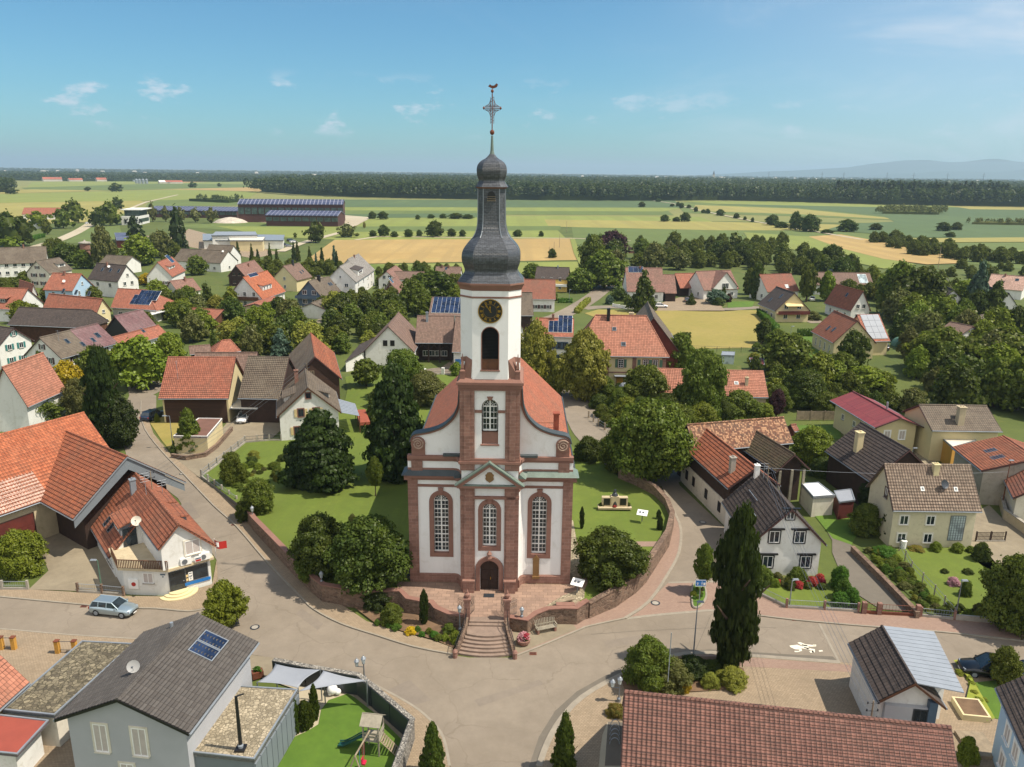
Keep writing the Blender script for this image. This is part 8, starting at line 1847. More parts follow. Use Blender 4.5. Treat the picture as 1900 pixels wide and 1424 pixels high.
for x0,x1,z0,z1 in((-.52,.52,.30,.34),(-.52,.52,-.34,-.30),(-.52,-.48,-.34,.34),(.48,.52,-.34,.34)):m2 .box(q.x+x0,q.x+x1,y_-.004,y_+.012,q.z+z0,q.z+z1)
for cx,s in((-.28,1.0),(.12,.7)):m2 .box(q.x+cx-.03*s,q.x+cx+.03*s,y_-.004,y_+.012,q.z-.2,q.z+.08*s).box(q.x+cx-.1*s,q.x+cx+.1*s,y_-.004,y_+.012,q.z-.02,q.z+.02).lathe([(.05*s,0),(.05*s,.01)],(0,0),8)
m2 .v[-16:]=[(q.x+.12+v[0],y_-.004+v[2],q.z+.14+v[1])for v in m2 .v[-16:]]
m2 .box(q.x+.26,q.x+.44,y_-.004,y_+.012,q.z-.22,q.z+.05).build('white_figures','white_paint',b)
def at_fr(p,deg):
 a=D2R(deg);ux=Vector((math.cos(a),math.sin(a),0));uy=Vector((-ux.y,ux.x,0));return lambda x,y,z:p+ux*x+uy*y+ZV*z
p=G(1013,1172,.13);f=at_fr(p,20);r=empty('park_bench',p,0,'weathered grey wooden bench with a fanned backrest by the churchyard wall','bench');s=MB()
for k in range(4):s.box(-.95,.95,-.28+k*.14,-.17+k*.14,.43,.47,f)
s.build('seat','grey_wood',r);b=MB()
for k in range(13):x=-.85+k*.142;b.hexa([f(x-.03,.27,.47),f(x+.03,.27,.47),f(x+.03,.31,.47),f(x-.03,.31,.47)],[f(x*1.1-.03,.42,1.0+.15*math.cos(x*1.6)),f(x*1.1+.03,.42,1.0+.15*math.cos(x*1.6)),f(x*1.1+.03,.46,1.0+.15*math.cos(x*1.6)),f(x*1.1-.03,.46,1.0+.15*math.cos(x*1.6))])
b.box(-.98,.98,.30,.34,.62,.70,f);b.build('backrest','grey_wood',r)
for sg in(-1,1):
 MB().box(sg*.82-.09,sg*.82+.09,-.28,.3,0,.43,f).build('leg','sandstone_plain',r);MB().box(sg*.95-.04,sg*.95+.04,-.28,.34,.66,.71,f).box(sg*.95-.03,sg*.95+.03,-.27,-.21,.45,.68,f).build('armrest','grey_wood',r)
p=G(971,1195,.13);r=empty('planter',p,0,'round stone planter full of red and pink flowers right of the steps','planter');MB().lathe([(.42,.13),(.58,.35),(.62,.62),(.52,.66),(.5,.58)],(p.x,p.y),18).build('bowl','sandstone_plain',r)
o=bpy.data.objects.new('flowers',crown_mesh('dome','mid',1,'flower_pink'));COL.objects.link(o);o.parent=r;o.location=(0,0,.42);o.scale=(1.15,1.15,.7);o=bpy.data.objects.new('flowers',crown_mesh('dome','mid',2,'leaf_mid'));COL.objects.link(o);o.parent=r;o.location=(0,0,.36);o.scale=(1.05,1.05,.65)
o=bpy.data.objects.new('flowers',crown_mesh('round','lo',2,'flower_red'));COL.objects.link(o);o.parent=r;o.location=(.1,-.1,.5);o.scale=(1.0,1.0,.62)
p=G(1048,1150,.13);f=at_fr(p,2);r=empty('notice_board',p,0,'stone framed notice board set in the curved wall','notice board');MB().box(-.85,.85,-.35,.2,.0,1.7,f).build('stone_frame','sandstone_plain',r);pn=MB().box(-.62,.62,-.39,-.34,.85,1.45,f).build('display_panel','glass_light',r)
MB().box(-.22,.3,-.402,-.39,1.12,1.2,f).box(-.1,.15,-.402,-.39,1.22,1.28,f).box(-.4,.4,-.402,-.39,.95,.98,f).build('print','shutter_blue',pn)
def panel(label,px,py,z,deg,w=1.2,d=.8,hh=1.1):
 p=G(px,py,z);f=at_fr(p,deg);r=empty('information_panel',p,0,label,'information panel');MB().hexa([f(-w/2,-d/2,hh-.2),f(w/2,-d/2,hh-.2),f(w/2,d/2,hh+.15),f(-w/2,d/2,hh+.15)],[f(-w/2,-d/2,hh-.16),f(w/2,-d/2,hh-.16),f(w/2,d/2,hh+.19),f(-w/2,d/2,hh+.19)]).build('panel','white_paint',r)
 MB().box(-.05,.05,-.05,.05,0,hh-.05,f).build('leg','grey_metal',r);q=MB()
 for k in range(2):q.hexa([f(-w*.3+k*w*.3,-.1,hh),f(-w*.12+k*w*.3,-.1,hh),f(-w*.12+k*w*.3,.1,hh+.085),f(-w*.3+k*w*.3,.1,hh+.085)],[f(-w*.3+k*w*.3,-.1,hh+.03),f(-w*.12+k*w*.3,-.1,hh+.03),f(-w*.12+k*w*.3,.1,hh+.115),f(-w*.3+k*w*.3,.1,hh+.115)])
 q.build('print','grey_metal',r)
panel('tilted white information panel under the round tree right of the church',1071,1100,1.3,-25);panel('tilted white information panel on the lawn beside the war memorial',1191,968,1.3,-20)
p=G(1048,1122,1.3);f=at_fr(p,25);MB().box(-.9,.9,-.22,.22,.4,.5,f).box(-.7,-.5,-.18,.18,0,.4,f).box(.5,.7,-.18,.18,0,.4,f).build('stone_bench','old_wood');tag(bpy.data.objects['stone_bench'],'plain backless bench on the terrace behind the curved wall','bench')
p=G(1140,940,ZT);f=at_fr(p,0);r=empty('war_memorial',p,0,'war memorial with a dark bronze figure between two dark tablets','memorial')
MB().box(-1.55,1.55,-.3,.3,0,1.25,f).box(-.48,.48,-.4,.35,0,1.4,f).box(-2.0,2.0,-.7,.4,-.1,.12,f).build('pedestal','beige_wall',r)
for sg in(-1,1):MB().box(*sorted((sg*.6,sg*1.35)),-.34,-.3,.3,1.15,f).build('tablet','black_paint',r)
MB().lathe([(.5,1.4),(.46,1.9),(.34,2.4),(.38,2.8),(.24,3.05),(.13,3.12),(.18,3.3),(.12,3.48),(.03,3.52)],(p.x,p.y),10).lathe([(.28,1.4),(.22,1.8),(.1,2.0)],(p.x+.3,p.y-.1),8).build('bronze_figure','dark_metal',r)
MB().lathe([(.02,0),(.16,.02),(.16,.05),(.02,.06)],(p.x-.02,p.y-.42),8).move(lambda x,y,z:Vector((x,y-z,.65))+Vector((0,0,0))).build('emblem','gold',r)if False else None
T('bush',1140,944,937,9,'flower_red','red flowers laid before the war memorial','flowers',z=ZT);T('bush',1116,942,933,12,'leaf_dark','left dark shrub flanking the war memorial',z=ZT);T('bush',1165,942,933,12,'leaf_dark','right dark shrub flanking the war memorial',z=ZT)
def fence(label,pts,h=1.0,post=2.2,mat='zinc',rails=(.95,.5),pickets=.22,z=0.1,base=.25,basemat='concrete',postmat='concrete',pr=.10,pick_r=.012,cat='fence',solid=None):
 P_=[G(x,y,z)if not isinstance(x,Vector)else x for x,y in pts];c=sum(P_,Vector())/len(P_);r=empty('fence',Vector((c.x,c.y,z)),0,label,cat);rl,pk,bs=MB(),MB(),MB()
 for i in range(len(P_)-1):
  a,b=P_[i],P_[i+1];L=(b-a).length;d=(b-a)/L;n=Vector((-d.y,d.x,0));m_=max(1,round(L/post))
  for k in range(m_+(i==len(P_)-2)):
   q=a+d*L*k/m_;MB().box(-pr,pr,-pr,pr,-.2,h+.08,lambda x,y,z_:q+d*x+n*y+ZV*z_).build('post',postmat,r)
  for z_ in rails:rl.tube([a+ZV*z_*h,b+ZV*z_*h],.025,4)
  if base:bs.box(0,L,-.09,.09,-.2,base,lambda x,y,z_:a+d*x+n*y+ZV*z_)
  if pickets:
   for k in range(int(L/pickets)):q=a+d*k*pickets;pk.tube([q+ZV*base,q+ZV*h],pick_r,3,False)
  if solid:pk.box(0,L,-.02,.02,base+.05,h,lambda x,y,z_:a+d*x+n*y+ZV*z_)
 if rl.v:rl.build('rail',mat,r)
 if base:bs.build('plinth',basemat,r)
 if pk.v:pk.build('pickets' if pickets else 'panel',solid or mat,r)
 return r
fence('grey metal fence with stone posts along the pavement left of the churchyard',[(440,936),(374,886),(455,822)],1.05,2.3,'zinc',postmat='concrete');fence('fence across the farm drive with a low gate',[(455,822),(500,818),(522,818)],1.0,2.0,'dark_metal')
fence('wire fence with stone posts before the farmyard bush',[(-20,1094),(5,1094),(52,1094)],.9,2.6,'zinc',postmat='concrete');fence('grey rail fence left of the corner shop',[(145,1099),(190,1102),(230,1106)],.95,2.2,'zinc',postmat='rubble')
fence('pipe rail fence on stone posts before the fork house',[(1391,1088),(1406,1102),(1459,1128),(1529,1132),(1592,1136)],.9,4.0,'polycarbonate',rails=(.95,.35),pickets=.15,postmat='sandstone');
fence('rusty driveway gate between stone posts beside the fork house',[(1602,1138),(1630,1140),(1702,1144)],1.1,3.0,'rust',postmat='sandstone',base=.3,basemat='rust',pr=.2,pickets=.3)
fence('white rail fence right of the rusty gate',[(1708,1144),(1770,1150)],.9,3.4,'polycarbonate',postmat='sandstone');fence('low concrete front wall at the right edge',[(1771,1150),(1853,1157),(1960,1166)],.55,3.6,'concrete',rails=(),pickets=0,base=.55)
fence('wire fence between the vegetable beds and the lawn',[(1668,1022),(1690,1060),(1733,1105),(1770,1148)],1.1,2.6,'zinc',base=0,pickets=.35,postmat='grey_wood',pr=.05,pick_r=.006);fence('dark picket fence by the driveway right of the pale cream house',[(1810,1004),(1864,1004)],1.1,1.6,'dark_wood',postmat='dark_wood',base=.1,pickets=.14,pick_r=.03,pr=.06)
fence('brown plank fence behind the mottled barn lawn',[(1478,780),(1555,780)],1.6,2.4,'old_wood',base=0,pickets=0,solid='old_wood',postmat='old_wood',pr=.07,basemat='brickwork');fence('white low wall along the far village street',[(1137,569),(1160,573),(1216,573)],.9,3,'white_paint',rails=(),pickets=0,base=.9,basemat='white',postmat='white_paint')
fence('dark picket fence between white posts at the farm lane',[(788,697),(822,695),(858,697)],1.3,5,'black_paint',pickets=.2,postmat='white',pr=.3);fence('mesh fence along the lane below the rectory',[(1092,775),(1110,790),(1134,806),(1160,818)],1.1,2.6,'zinc',base=0,postmat='old_wood',pickets=.4,pick_r=.006);fence('thin meadow fence at the lower edge of the dry field',[(1240,648),(1330,652),(1420,655)],1.1,3,'dark_metal',base=0,pickets=.5,pick_r=.01,postmat='dark_metal',pr=.04)
stone_wall('old rubble wall beside the long drive of the fork house',[G(x,y,.8)for x,y in((1582,1013),(1640,1070),(1704,1136))],.35,zb=-.1,coping='rubble');stone_wall('low rubble wall round the brown flat garage',[G(x,y,.7)for x,y in((318,842),(345,846),(380,840),(402,824),(430,792))],.3,zb=-.1,coping='rubble')
stone_wall('grey wall along the drive under the red-brown roof',[G(x,y,1.3)for x,y in((1856,905),(1866,945),(1960,1010))],.3,'beige_wall','concrete',-.1);stone_wall('weathered wall behind the small brown flat garage',[G(x,y,1.8)for x,y in((1547,845),(1590,880))],.3,'beige_wall','concrete',-.1)
stone_wall('low cemetery wall behind the grove',[G(x,y,1.2)for x,y in((1166,466),(1230,467),(1300,468),(1352,474))],.5,'brickwork','sandstone_plain',-.1)
for x,l in((2,'left one'),(26,'right one')):
 pass
def gateposts(label,x0,x1,y,mat='old_wood'):
 a,b=G(x0,y,.1),G(x1,y,.1);r=empty('gate',(a+b)/2,0,label,'gate')
 for q in(a,b):MB().box(q.x-.17,q.x+.17,q.y-.17,q.y+.17,0,1.25).build('post',mat,r);MB().box(q.x-.2,q.x+.2,q.y-.2,q.y+.2,1.25,1.32).build('post_cap','rust',r)
 MB().tube([a+ZV*1.1,b+ZV*1.1],.03,4).tube([a+ZV*.3,b+ZV*.3],.03,4).build('rail','dark_metal',r)
gateposts('small gate with yellow mossy posts at the left of the paved forecourt',4,27,1205,'ochre_wall');gateposts('gate posts with a dark rail at the gravel garage roof',108,140,1212,'ochre_wall')
GW=[(507,1223),(568,1235),(665,1251),(693,1273),(765,1334),(733,1424),(722,1500)];gw=[G(x,y,1.9)for x,y in GW]
ground_poly('garden_lawn',[(645,1290),(658,1297),(700,1330),(744,1374),(725,1440),(700,1500),(470,1500),(513,1424),(543,1372),(570,1360),(591,1347),(596,1320),(610,1302)],.14,'lawn_bright');ground_poly('garden_path',[(480,1258),(560,1244),(640,1262),(690,1290),(735,1345),(738,1430),(700,1500),(430,1500),(540,1350),(552,1282)],.10,'path_pale');ground_poly('shaded_strip',[(640,1262),(690,1290),(756,1350),(735,1440),(724,1440),(744,1374),(700,1330),(658,1297)],.135,'yard')  # strip by the wall: darker ground colour stands in for its shade
stone_wall('gabion stone wall round the bottom garden',gw,.3,'gabion','gabion',-.1)
ir,jl=strip_pts(gw,.06,.0);c_=G(620,1330);r=empty('privacy_screen',c_,0,'anthracite screen panels on the inner face of the gabion wall','screen')
for i in range(len(gw)-1):
 a,b=gw[i],gw[i+1];d=(b-a).normalized();n=Vector((-d.y,d.x,0));n=n if(c_-a).dot(n)>0 else-n;L=(b-a).length;k_=max(1,int(L/1.9))
 for k in range(k_):x0,x1=L*k/k_+.04,L*(k+1)/k_-.04;q=[a+d*x0+n*.2,a+d*x1+n*.2,a+d*x1+n*.26,a+d*x0+n*.26];MB().hexa([Vector((p.x,p.y,.15))for p in q],[Vector((p.x,p.y,1.84))for p in q]).build('screen_panel','dark_metal',r)
def sail(label,cr,sag=.35):
 P_=[G(x,y,z)for x,y,z in cr];
 def fn(u,v):
  a=P_[0].lerp(P_[1],u);b=(P_[3]if len(P_)>3 else P_[2]).lerp(P_[2],u);c=(P_[0]+P_[1]+P_[2]+P_[-1])/4;p=a.lerp(b,v);e=4*max(u*(1-u)*(1-4*v*(1-v)),v*(1-v)*(1-4*u*(1-u)));return p.lerp(c,.16*e)-ZV*sag*16*u*(1-u)*v*(1-v)*.4
 o=MB().grid(fn,14,14).build('shade_sail','sail',smooth=True);m=o.modifiers.new('thick','SOLIDIFY');m.thickness=.02;tag(o,label,'shade sail')
 for q in P_:MB().tube([Vector((q.x,q.y,.1)),q],.05,6).build('mast','grey_metal',o)
sail('larger grey shade sail, left of the pair over the terrace',[(511,1232,2.6),(594,1243,2.9),(553,1277,2.4),(477,1266,3.0)]);sail('smaller grey shade sail stretched towards the gabion corner',[(600,1245,3.0),(681,1263,2.4),(680,1264,2.4),(552,1284,2.6)])
for x,y,rr,l in((617,1288,.42,'largest of three white garden balls'),(627,1289,.26,'middle sized white garden ball'),(612,1291,.14,'smallest white garden ball')):q=G(x,y,.12);o=MB().lathe([(rr*math.cos(t),q.z+rr+rr*math.sin(t))for t in np.linspace(-1.5,1.5,13)],(q.x,q.y),20).build('garden_ball','white_paint',smooth=True);tag(o,l,'garden ornament')
p=G(694,1392,.14);f=at_fr(p,-8);r=empty('play_tower',p,0,'wooden play tower with a green slide, climbing ramp and swing beam','play tower');s=MB()
for x in(-.55,.55):
 for y in(-.55,.55):s.box(x-.05,x+.05,y-.05,y+.05,0,2.5,f)
s.box(-.6,.6,-.6,.6,1.15,1.22,f)
for z in(1.5,1.75):s.box(-.6,.6,-.62,-.58,z,z+.14,f).box(.58,.62,-.6,.6,z,z+.14,f)
s.build('frame','grey_wood',r);rf=MB()
for k in range(5):z=2.45+k*.11;y=-.72+k*.145;rf.hexa([f(-.75,y,z),f(.75,y,z),f(.75,y+.17,z+.13),f(-.75,y+.17,z+.13)],[f(-.75,y,z+.03),f(.75,y,z+.03),f(.75,y+.17,z+.16),f(-.75,y+.17,z+.16)]);rf.hexa([f(-.75,-y,z),f(.75,-y,z),f(.75,-y-.17,z+.13),f(-.75,-y-.17,z+.13)],[f(-.75,-y,z+.03),f(.75,-y,z+.03),f(.75,-y-.17,z+.16),f(-.75,-y-.17,z+.16)])
rf.build('tower_roof','grey_wood',r);sl=MB();sp_=[(-.6,1.2),(-1.1,.95),(-1.7,.5),(-2.2,.2),(-2.6,.15)]
for(xa,za),(xb,zb)in zip(sp_,sp_[1:]):sl.hexa([f(xa,-.25,za),f(xb,-.25,zb),f(xb,.25,zb),f(xa,.25,za)],[f(xa,-.25,za+.03),f(xb,-.25,zb+.03),f(xb,.25,zb+.03),f(xa,.25,za+.03)]);sl.tube([f(xa,-.25,za+.12),f(xb,-.25,zb+.12)],.05,5);sl.tube([f(xa,.25,za+.12),f(xb,.25,zb+.12)],.05,5)
plain('slide_green','1f4a42',.4,.05);sl.build('slide','slide_green',r);cl=MB()
for k in range(8):t=k/8;x=.65+1.1*t;z=1.15*(1-t);cl.box(x,x+.1,-.4,.4,z-.06,z+.02,f)
cl.tube([f(.6,-.4,1.18),f(1.8,-.4,0)],.04,4).tube([f(.6,.4,1.18),f(1.8,.4,0)],.04,4).build('climbing_ramp','old_wood',r);sw=MB().tube([f(0,-.6,2.2),f(-.2,-3.2,2.2)],.06,6).tube([f(-.2,-3.2,2.2),f(-1.0,-3.6,0)],.05,6).tube([f(-.2,-3.2,2.2),f(.7,-3.6,0)],.05,6);sw.build('swing_beam','old_wood',r)
se=MB().tube([f(-.1,-1.7,2.2),f(-.1,-1.75,.6)],.015,4).tube([f(-.1,-2.1,2.2),f(-.1,-2.05,.6)],.015,4).box(-.2,.05,-2.1,-1.7,.5,.62,f).box(-.22,-.16,-2.1,-1.7,.6,.95,f);plain('pink_plastic','c02a4a',.4,.05);se.build('swing_seat','pink_plastic',r);MB().tube([f(-.15,-2.5,2.2),f(-.15,-2.5,.4)],.015,4).box(-.3,0,-2.75,-2.35,.3,.5,f).build('blue_swing','blue_paint',r)
p=G(1134,1350,.12);r=empty('bicycle_rack',p,0,'row of five silver bicycle hoops on dark paving by the pantile roof','bicycle rack');
for k in range(5):q=G(1135+(-0.3*k),1347+k*8.5,.12);MB().tube([q+Vector((.35*math.cos(t)+.25,0,.55*math.sin(t)))for t in np.linspace(0,math.pi,10)],.03,6).build('hoop','zinc',r)
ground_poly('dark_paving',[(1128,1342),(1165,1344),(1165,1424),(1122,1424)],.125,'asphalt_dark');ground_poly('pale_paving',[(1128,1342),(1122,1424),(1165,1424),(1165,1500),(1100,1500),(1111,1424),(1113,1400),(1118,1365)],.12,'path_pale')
ground_poly('sedum_strip',[(1768,1232),(1782,1230),(1845,1340),(1830,1345),(1790,1310),(1800,1270)],.35,'sedum_g' if ground_mat('sedum_g','7d8a2c','9a9c3a','6a7a2c',.6,2.0)else '')
ground_poly('lawn',[(1800,1270),(1850,1265),(1860,1340),(1842,1335)],.14,'lawn_bright');scatter(10,[(1778,1250),(1800,1245),(1840,1330),(1820,1330)],(.3,.5),(1.4,2),['sedum'],'bush','yellow-green cushion on the planted strip at the lower right','planted strip','plant',seed=33)
q=G(1800,1322,.1);f=at_fr(q,-8);MB().box(-1.0,1.0,-1.1,1.1,0,.5,f).build('raised_frame','cream');o=bpy.data.objects['raised_frame'];tag(o,'pale framed planting box beside the garden house','planter box');MB().box(-.85,.85,-.95,.95,.5,.505,f).build('earth','soil',o)
q=G(1812,1385,.1);f=at_fr(q,-5);o=MB().box(-1.0,1.0,-1.3,1.3,0,.25,f).build('wooden_deck','old_wood');tag(o,'pale wooden deck by the bottom right house','deck')
T('bush',1790,1424,1370,40,'leaf_fresh','bright bush at the gable of the pantile roof, bottom right')
def mast(label,base,h,arms=3):
 r=empty('roof_mast',base,0,label,'roof mast');MB().tube([base,base+ZV*h],[.06,.045],6).build('pole','old_wood',r);mb=MB()
 for k in range(arms):z=h-.2-k*.55;mb.tube([base+ZV*z-Vector((.4,0,0)),base+ZV*z+Vector((.4,0,0))],.03,4);[mb.lathe([(.05,base.z+z),(.05,base.z+z+.14)],(base.x+s*.35,base.y),6)for s in(-1,1)]
 mb.build('insulator_arm','dark_metal',r);return[base+ZV*(h-.1-k*.55)+Vector((s*.35,0,0))for k in range(arms)for s in(-1,1)]
b1=G(1612,1360,5.2);b1 .z=5.0;m1=mast('wooden mast with three insulator arms on the pantile roof',b1,2.6)
b2=RP(FORK,'s',FORK.L*.70,FORK.w/2-.1);m2_=mast('insulator mast on the ridge of the fork house',b2,1.8,2)
def wire(label,a,b,sag=.6,r_=.012):return tag(tube_obj('overhead_wire',[a.lerp(b,t)-ZV*sag*4*t*(1-t)for t in np.linspace(0,1,13)],r_,'grey_metal',None,3),label,'overhead wire','overhead wires')
for k in range(4):wire('overhead wire from the fork house mast to the mast on the pantile roof',m2_[k],m1[k],.8)
a_=G(1858,945,0);b3=Vector((a_.x,a_.y,5.0));wire('single wire from the fork house ridge to the rusty pole',m2_[0],b3,.5)
b4=RP([x for x in[FORK]][0],'s',1.0,FORK.w/2);q4=G(570,690,9.0);m4=mast('insulator mast on the white gabled farmhouse roof',q4-ZV*.3,1.7,2);q5=G(400,862,6.0);qs=RP(SHOP,'b',SHOP.L*.6,SHOP.w/2-.5);m5=mast('insulator mast on the corner shop roof',qs,2.2,2)
for k in range(4):wire('overhead wire from the farmhouse mast to the corner shop roof mast',m4[k],m5[k],.7)
antenna(FRONT,'s',FRONT.L*.14,6.8,3.4,0)
for px_,l in((1050,'mid'),):pass
for x,y,t in((1051,432,411),(1019,473,458),(1038,460,434),(1028,463,449),(1740,500,458)):p=G(x,y);h=hgt(p,t);tag(MB().tube([p,p+ZV*h],[.14,.09],5).build('line_pole','old_wood'),'thin wooden line pole standing in the fields behind the village','pole','field line poles')
p=G(161,482);r=empty('water_tower',p,0,'small round brick tower with a flat cap among the far left trees','tower');h=hgt(p,452);MB().lathe([(1.9,0),(1.7,h-3),(2.1,h-2.6),(2.1,h)],(p.x,p.y),16).build('shaft','brickwork',r);MB().lathe([(2.6,h),(2.6,h+.5),(.6,h+.9),(.2,h+1.6)],(p.x,p.y),16).build('cap','concrete',r)
def hall(label,E1,E2,he,w,tp,roof='solar_far',wall='brick_dark',name='industrial_hall',z=0):
 A,B=G(E1[0],E1[1],he),G(E2[0],E2[1],he);u=(B-A).normalized();n=Vector((-u.y,u.x,0));n=n if n.y>0 else-n;L=(B-A).length;r=empty(name,(A+B)/2-ZV*he,0,label,'industrial hall')
 def f(x,y,z_):return Vector((A.x,A.y,0))+u*x+n*y+ZV*z_
 hr=he+w/2*math.tan(D2R(tp));pent=[(1,0),(w-1,0),(w-1,he),(w/2,hr-.4),(1,he)];MB().prism([f(.5,y,z_)for y,z_ in pent],u*(L-1)).build('wall',wall,r);m_=MB()
 for y0,z0,y1,z1 in((0,he,w/2,hr),(w,he,w/2,hr)):t=[f(0,y0,z0),f(L,y0,z0),f(L,y1,z1),f(0,y1,z1)];m_.hexa([q-ZV*.5 for q in t],t)
 m_.build('roof',roof,r);g=MB();k=int(L/5)
 for i in range(k):g.box(L*i/k+.4,L*(i+1)/k-.4,.7,.95,he*.45,he*.8,f)
 g.build('window_band','glass_green',r);return r,f,L
plain('brick_dark','4a2e28',.9,.12,.1);glass('glass_green','2c3a36',.3)
hall('upper hall of the large brown works building with a solar roof',(439.5,378.5),(637,379.5),14,26,14);hall('lower front hall of the brown works building',(491,399),(627,400.5),8,26,12);hall('long low hall with a solar roof left of the brown works',(272,390),(439,392),6,34,9)
q=G(440,412);o=MB();
for x,y,rr,hh in((428,413,13,4),(440,412,9,3),(418,413,8,2.6)):c=G(x,y);o.lathe([(rr,0),(rr*.7,hh*.55),(rr*.3,hh*.9),(.5,hh)],(c.x,c.y),14)
plain('rubble_heap','b3aa9c',.95,.2,.3);tag(o.build('gravel_heap','rubble_heap'),'pale heap of gravel in front of the brown works','gravel heap')
A,B=G(226,418),G(258,418);u=(B-A).normalized();n=Vector((-u.y,u.x,0));L=(B-A).length;r=empty('office_building',(A+B)/2,0,'white two-storey building with a lettered front and an overhanging flat roof, far left','building')
def f(x,y,z_):return A+u*x+n*y+ZV*z_
hh=hgt(A,402);h2=hgt(A+n*6,390);MB().box(0,L,0,28,0,hh,f).build('wall','white',r);MB().box(L*.1,L*.95,5,26,hh,h2,f).build('upper_storey','glass_green',r);MB().box(-.5,L+2,2,30,h2,h2+.6,f).build('flat_roof','white',r);MB().box(L+.0,L+.2,1,26,hh*.3,hh*.7,f).build('window_band','glass_green',r)
tm=MB()
def tb(x0,z0,x1,z1,t=.38):
 p_,q_=Vector((x0,0,z0)),Vector((x1,0,z1));d=(q_-p_).normalized();m_=Vector((-d.z,0,d.x))*t;tm.hexa([f(L*.22+v.x,-.25,hh*.18+v.z)for v in(p_-m_,q_-m_,q_+m_,p_+m_)],[f(L*.22+v.x,-.02,hh*.18+v.z)for v in(p_-m_,q_-m_,q_+m_,p_+m_)])
for a in((0,0,0,3.4),(0,1.7,2,3.4),(0,1.7,2,0),(3.6,0,4.6,2.4),(5.6,0,4.6,2.4),(4,.9,5.2,.9),(7.6,0,7.6,3.4),(6.9,2.4,8.6,2.4),(9.8,0,9.8,3.4),(9.8,2,11.2,2),(11.2,0,11.2,2)):tb(*a)
tm.build('lettering','black_paint',r)
ob=MB().lathe([(1.4,0),(1.4,.1)],(0,0),10).move(lambda x,y,z_:f(L*.62+x,-.12-z_,hh*.72+y));ob.build('red_emblem','rust',r)
r1,_=flat_block('flat building with a pale green roof and long grey hall, behind the houses',[(400,430),(474,430),(478,436),(392,437)],7,.6,'polycarbonate','white','hall','flat_hall',inset=.5);flat_block('',[(376,434),(528,436),(526,446),(376,446)],4.5,.5,'zinc','white',root=r1,inset=.5);flat_block('',[(424,441),(492,440),(488,446),(426,446)],5.5,.6,'offwhite','cream',root=r1,inset=.5)
A=G(474,440,5);
flat_block('small building with a solar roof and red wall before the lettered building',[(212,432),(246,432),(250,446),(216,446)],4,.3,'solar_far','red_wood','building','small_building',inset=.5)
house('orange roofed farm building by the far road at the left',(108,398),(40,398),(100,386),4,'roof_orange','white',p=35,name='farm_building',cat='farm building');flat_block('flat roofed white shed by the far road',[(52,410),(76,409),(79,414),(60,415)],3.6,.4,'zinc','white','shed','shed')
rs=[(249,337.5,334),(253.8,341,331.5),(259.6,341.5,331.5),(266,341.5,331.5),(272.5,341.5,331.5)]
for x,y,t in rs:p=G(x,y);h=hgt(p,t)*.95;rr=2.6*m_per_px(p);o=MB().lathe([(rr,0),(rr,h*.82),(rr*.2,h)],(p.x,p.y),14).build('silo','zinc');tag(o,'grey steel silo in the row on the far left plain','silo','silos on the plain')
for i,(x0,x1,y,t,c,l)in enumerate(((76,112,337,329,'far_roof','red roofed barn at the left of the far farm'),(124,150,337,331,'far_roof','long low barn of the far farm'),(138,176,336,331,'solar_far','far farm barn with a grey solar roof'),(176,195,337,330,'far_roof','small red roofed barn right of the grey one'),(292,312,341,335,'white','white end barn right of the silos'),(304,336,341,335,'far_roof','red roofed barn right of the silos'))):
 a,b=G(x0,y),G(x1,y);h=hgt(a,t);F=frame_from(a+Vector((0,8,0)),b+Vector((0,8,0)),h,16,h*.5);house(l,0,0,0,0,c,'far_wall',F=F,name='farm_building',cat='farm building')
rng=random.Random(5);base=None
for k in range(46):
 px_=rng.choice([rng.uniform(900,1500),rng.uniform(1150,1800),rng.uniform(-20,620)]);D_=rng.uniform(4200,6200);v=ray(px_,500);p=Vector((v.x/v.y*D_,D_,0));w=rng.uniform(14,34)
 if base is None:mbx=MB().box(-.5,.5,-.4,.4,0,1);mbx.hexa([(-.55,-.45,1),(.55,-.45,1),(.55,.45,1),(-.55,.45,1)],[(-.5,-.02,1.6),(.5,-.02,1.6),(.5,.02,1.6),(-.5,.02,1.6)]);base=mbx.build('distant_house','far_wall');o=base
 else:o=base.copy();COL.objects.link(o)
 o.location=p;o.scale=(w*.8,14,rng.uniform(9,14));tag(o,'tiny pale house of the distant villages on the horizon','house','distant village houses')
v=ray(1311,500);D_=4300;p=Vector((v.x/v.y*D_,D_,0));r=empty('distant_church',p,0,'tiny distant church tower above the forest on the horizon','church');MB().box(p.x-5,p.x+5,p.y-5,p.y+5,0,38).box(p.x-32,p.x-5,p.y-8,p.y+8,0,18).build('wall','far_wall',r);MB().lathe([(6.5,38),(4,46),(.5,58)],(p.x,p.y),8).build('spire','slate',r)
for k,px_ in enumerate((1410,1506,1545,1623,1671,1732,1797,1884)):v=ray(px_,500);D_=5200-k*160;p=Vector((v.x/v.y*D_,D_,0));mb=MB().tube([p,p+ZV*62],[2.0,.5],4);[mb.tube([p+ZV*z-Vector((w,0,0)),p+ZV*z+Vector((w,0,0))],.5,3)for z,w in((44,11),(52,8))];tag(mb.build('power_pylon','dark_metal'),'faint grey power pylon on the right horizon','pylon','power pylons')
def parasol(label,px,py,rr,mat,z=0.1,h=2.3):p=G(px,py,z);r=empty('parasol',p,0,label,'parasol');MB().lathe([(rr,z+h),(rr*.5,z+h+.3),(.03,z+h+.5)],(p.x,p.y),8).build('canopy',mat,r);tube_obj('pole',[p,p+ZV*(h+.4)],.03,'white_paint',r)
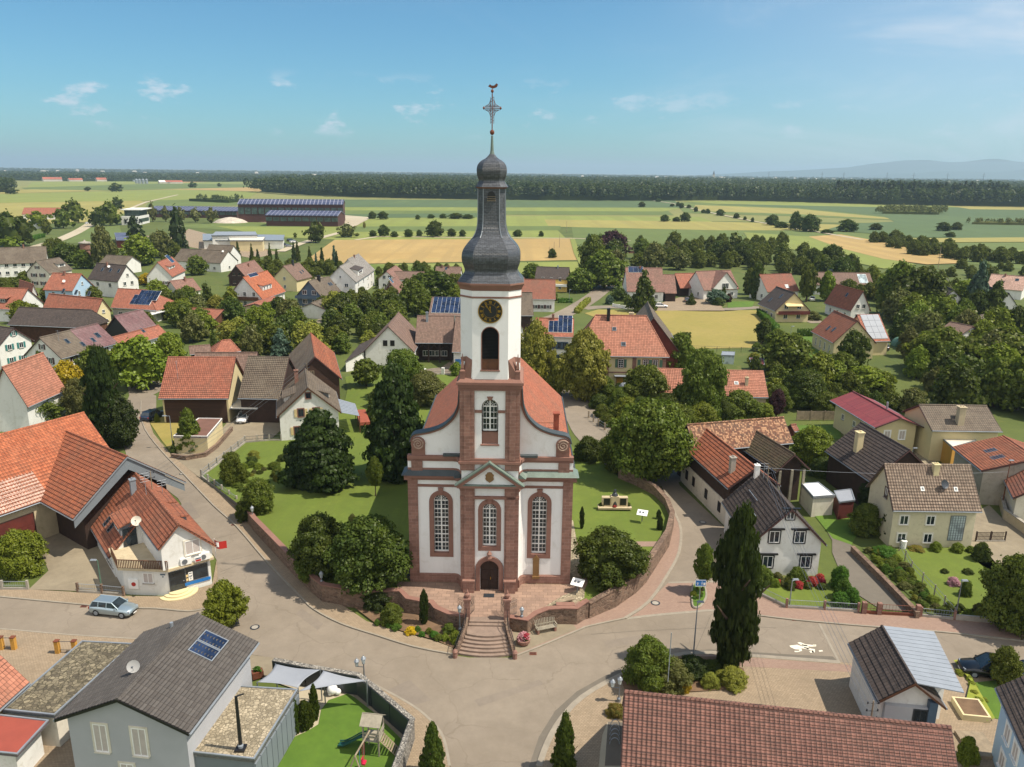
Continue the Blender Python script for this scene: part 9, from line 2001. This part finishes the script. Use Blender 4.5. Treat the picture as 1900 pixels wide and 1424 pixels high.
parasol('red parasol in the garden between the brown roofed houses',768,520,2.2,'red_paint');parasol('small pink parasol near the parked cars',642,562,1.3,'flower_canvas' if plain('flower_canvas','c8707a',.7,.1)else '');parasol('white parasol at the striped roof house terrace',1553,652,1.6,'white_paint')
flat_block('small red roofed shelter in the allotments behind the outbuilding',[(1390,664),(1417,664),(1419,677),(1394,677)],2.3,.1,'roof_crimson',None,'shelter','shelter');flat_block('greenhouse with a white roof in the allotments',[(1340,652),(1364,653),(1363,660),(1338,659)],2.0,.1,'polycarbonate','glass_light','greenhouse','greenhouse',inset=.05)
def tunnel(label,px,py,w,l,h,mat,deg=0):
 p=G(px,py,.05);f=at_fr(p,deg);pts=[(w/2*math.cos(t),h*math.sin(t))for t in np.linspace(0,math.pi,12)];o=MB().hexa([f(x,-l/2,z)for x,z in pts],[f(x,l/2,z)for x,z in pts]).build('arched_tent',mat);tag(o,label,'tent')
tunnel('blue arched garden tent in the rectory garden',1185,748,2.6,2.4,2.8,'shutter_blue');tunnel('pale green arched polytunnel beside the blue tent',1158,738,2.6,2.4,2.6,'polycarbonate');tunnel('green polytunnel behind the white solar wing',1670,642,3.6,2.4,2.0,'shutter_green',0)
flat_block('white pergola right of the stepped solar roof',[(272,580),(306,572),(310,577),(278,586)],2.6,.12,'white_paint',None,'pergola','pergola')
q=G(470,584,.1);o=MB().lathe([(2.0,.1),(2.0,.55)],(q.x,q.y),18).build('garden_pool','pool_blue');tag(o,'small turquoise garden pool behind the orange roofed garage','pool')
a,b=G(486,632,.05),G(505,628,.05);r=empty('washing_line',(a+b)/2,0,'washing line with white and blue linen in the orchard','washing line');tube_obj('line',[a+ZV*1.8,b+ZV*1.8],.015,'white_paint',r)
for k,c in enumerate(('white_paint','blue_paint','white_paint','shutter_blue','white_paint')):q=a.lerp(b,(k+.2)/5);e=a.lerp(b,(k+.95)/5);MB().hexa([q+ZV*.8,e+ZV*.8,e+ZV*.8+Vector((0,.03,0)),q+ZV*.8+Vector((0,.03,0))],[q+ZV*1.8,e+ZV*1.8,e+ZV*1.8+Vector((0,.03,0)),q+ZV*1.8+Vector((0,.03,0))]).build('linen',c,r)
for x,y,m_,l in((1675,1016,'shutter_green','green waste bin at the pale cream house wall'),(250,1092,'red_paint','red crate by the farmyard wall')if False else(1676,1017.5,'white_paint','white lid bin beside the green one')):q=G(x,y,.05);tag(MB().lathe([(.26,.05),(.3,.9),(.32,.95),(.2,1.0)],(q.x,q.y),10).build('waste_bin',m_),l,'bin')
q=G(478,1256,.12);o=MB().box(-.45,.45,-.3,.3,0,.55,at_fr(q,30)).build('plant_trough','rust');tag(o,'rust brown plant trough beside the white gable end','planter');b=bpy.data.objects.new('herbs',crown_mesh('dome','lo',1,'hedge'));COL.objects.link(b);b.location=Vector(q)+ZV*.45;b.scale=(.9,.6,.5);b.parent=o
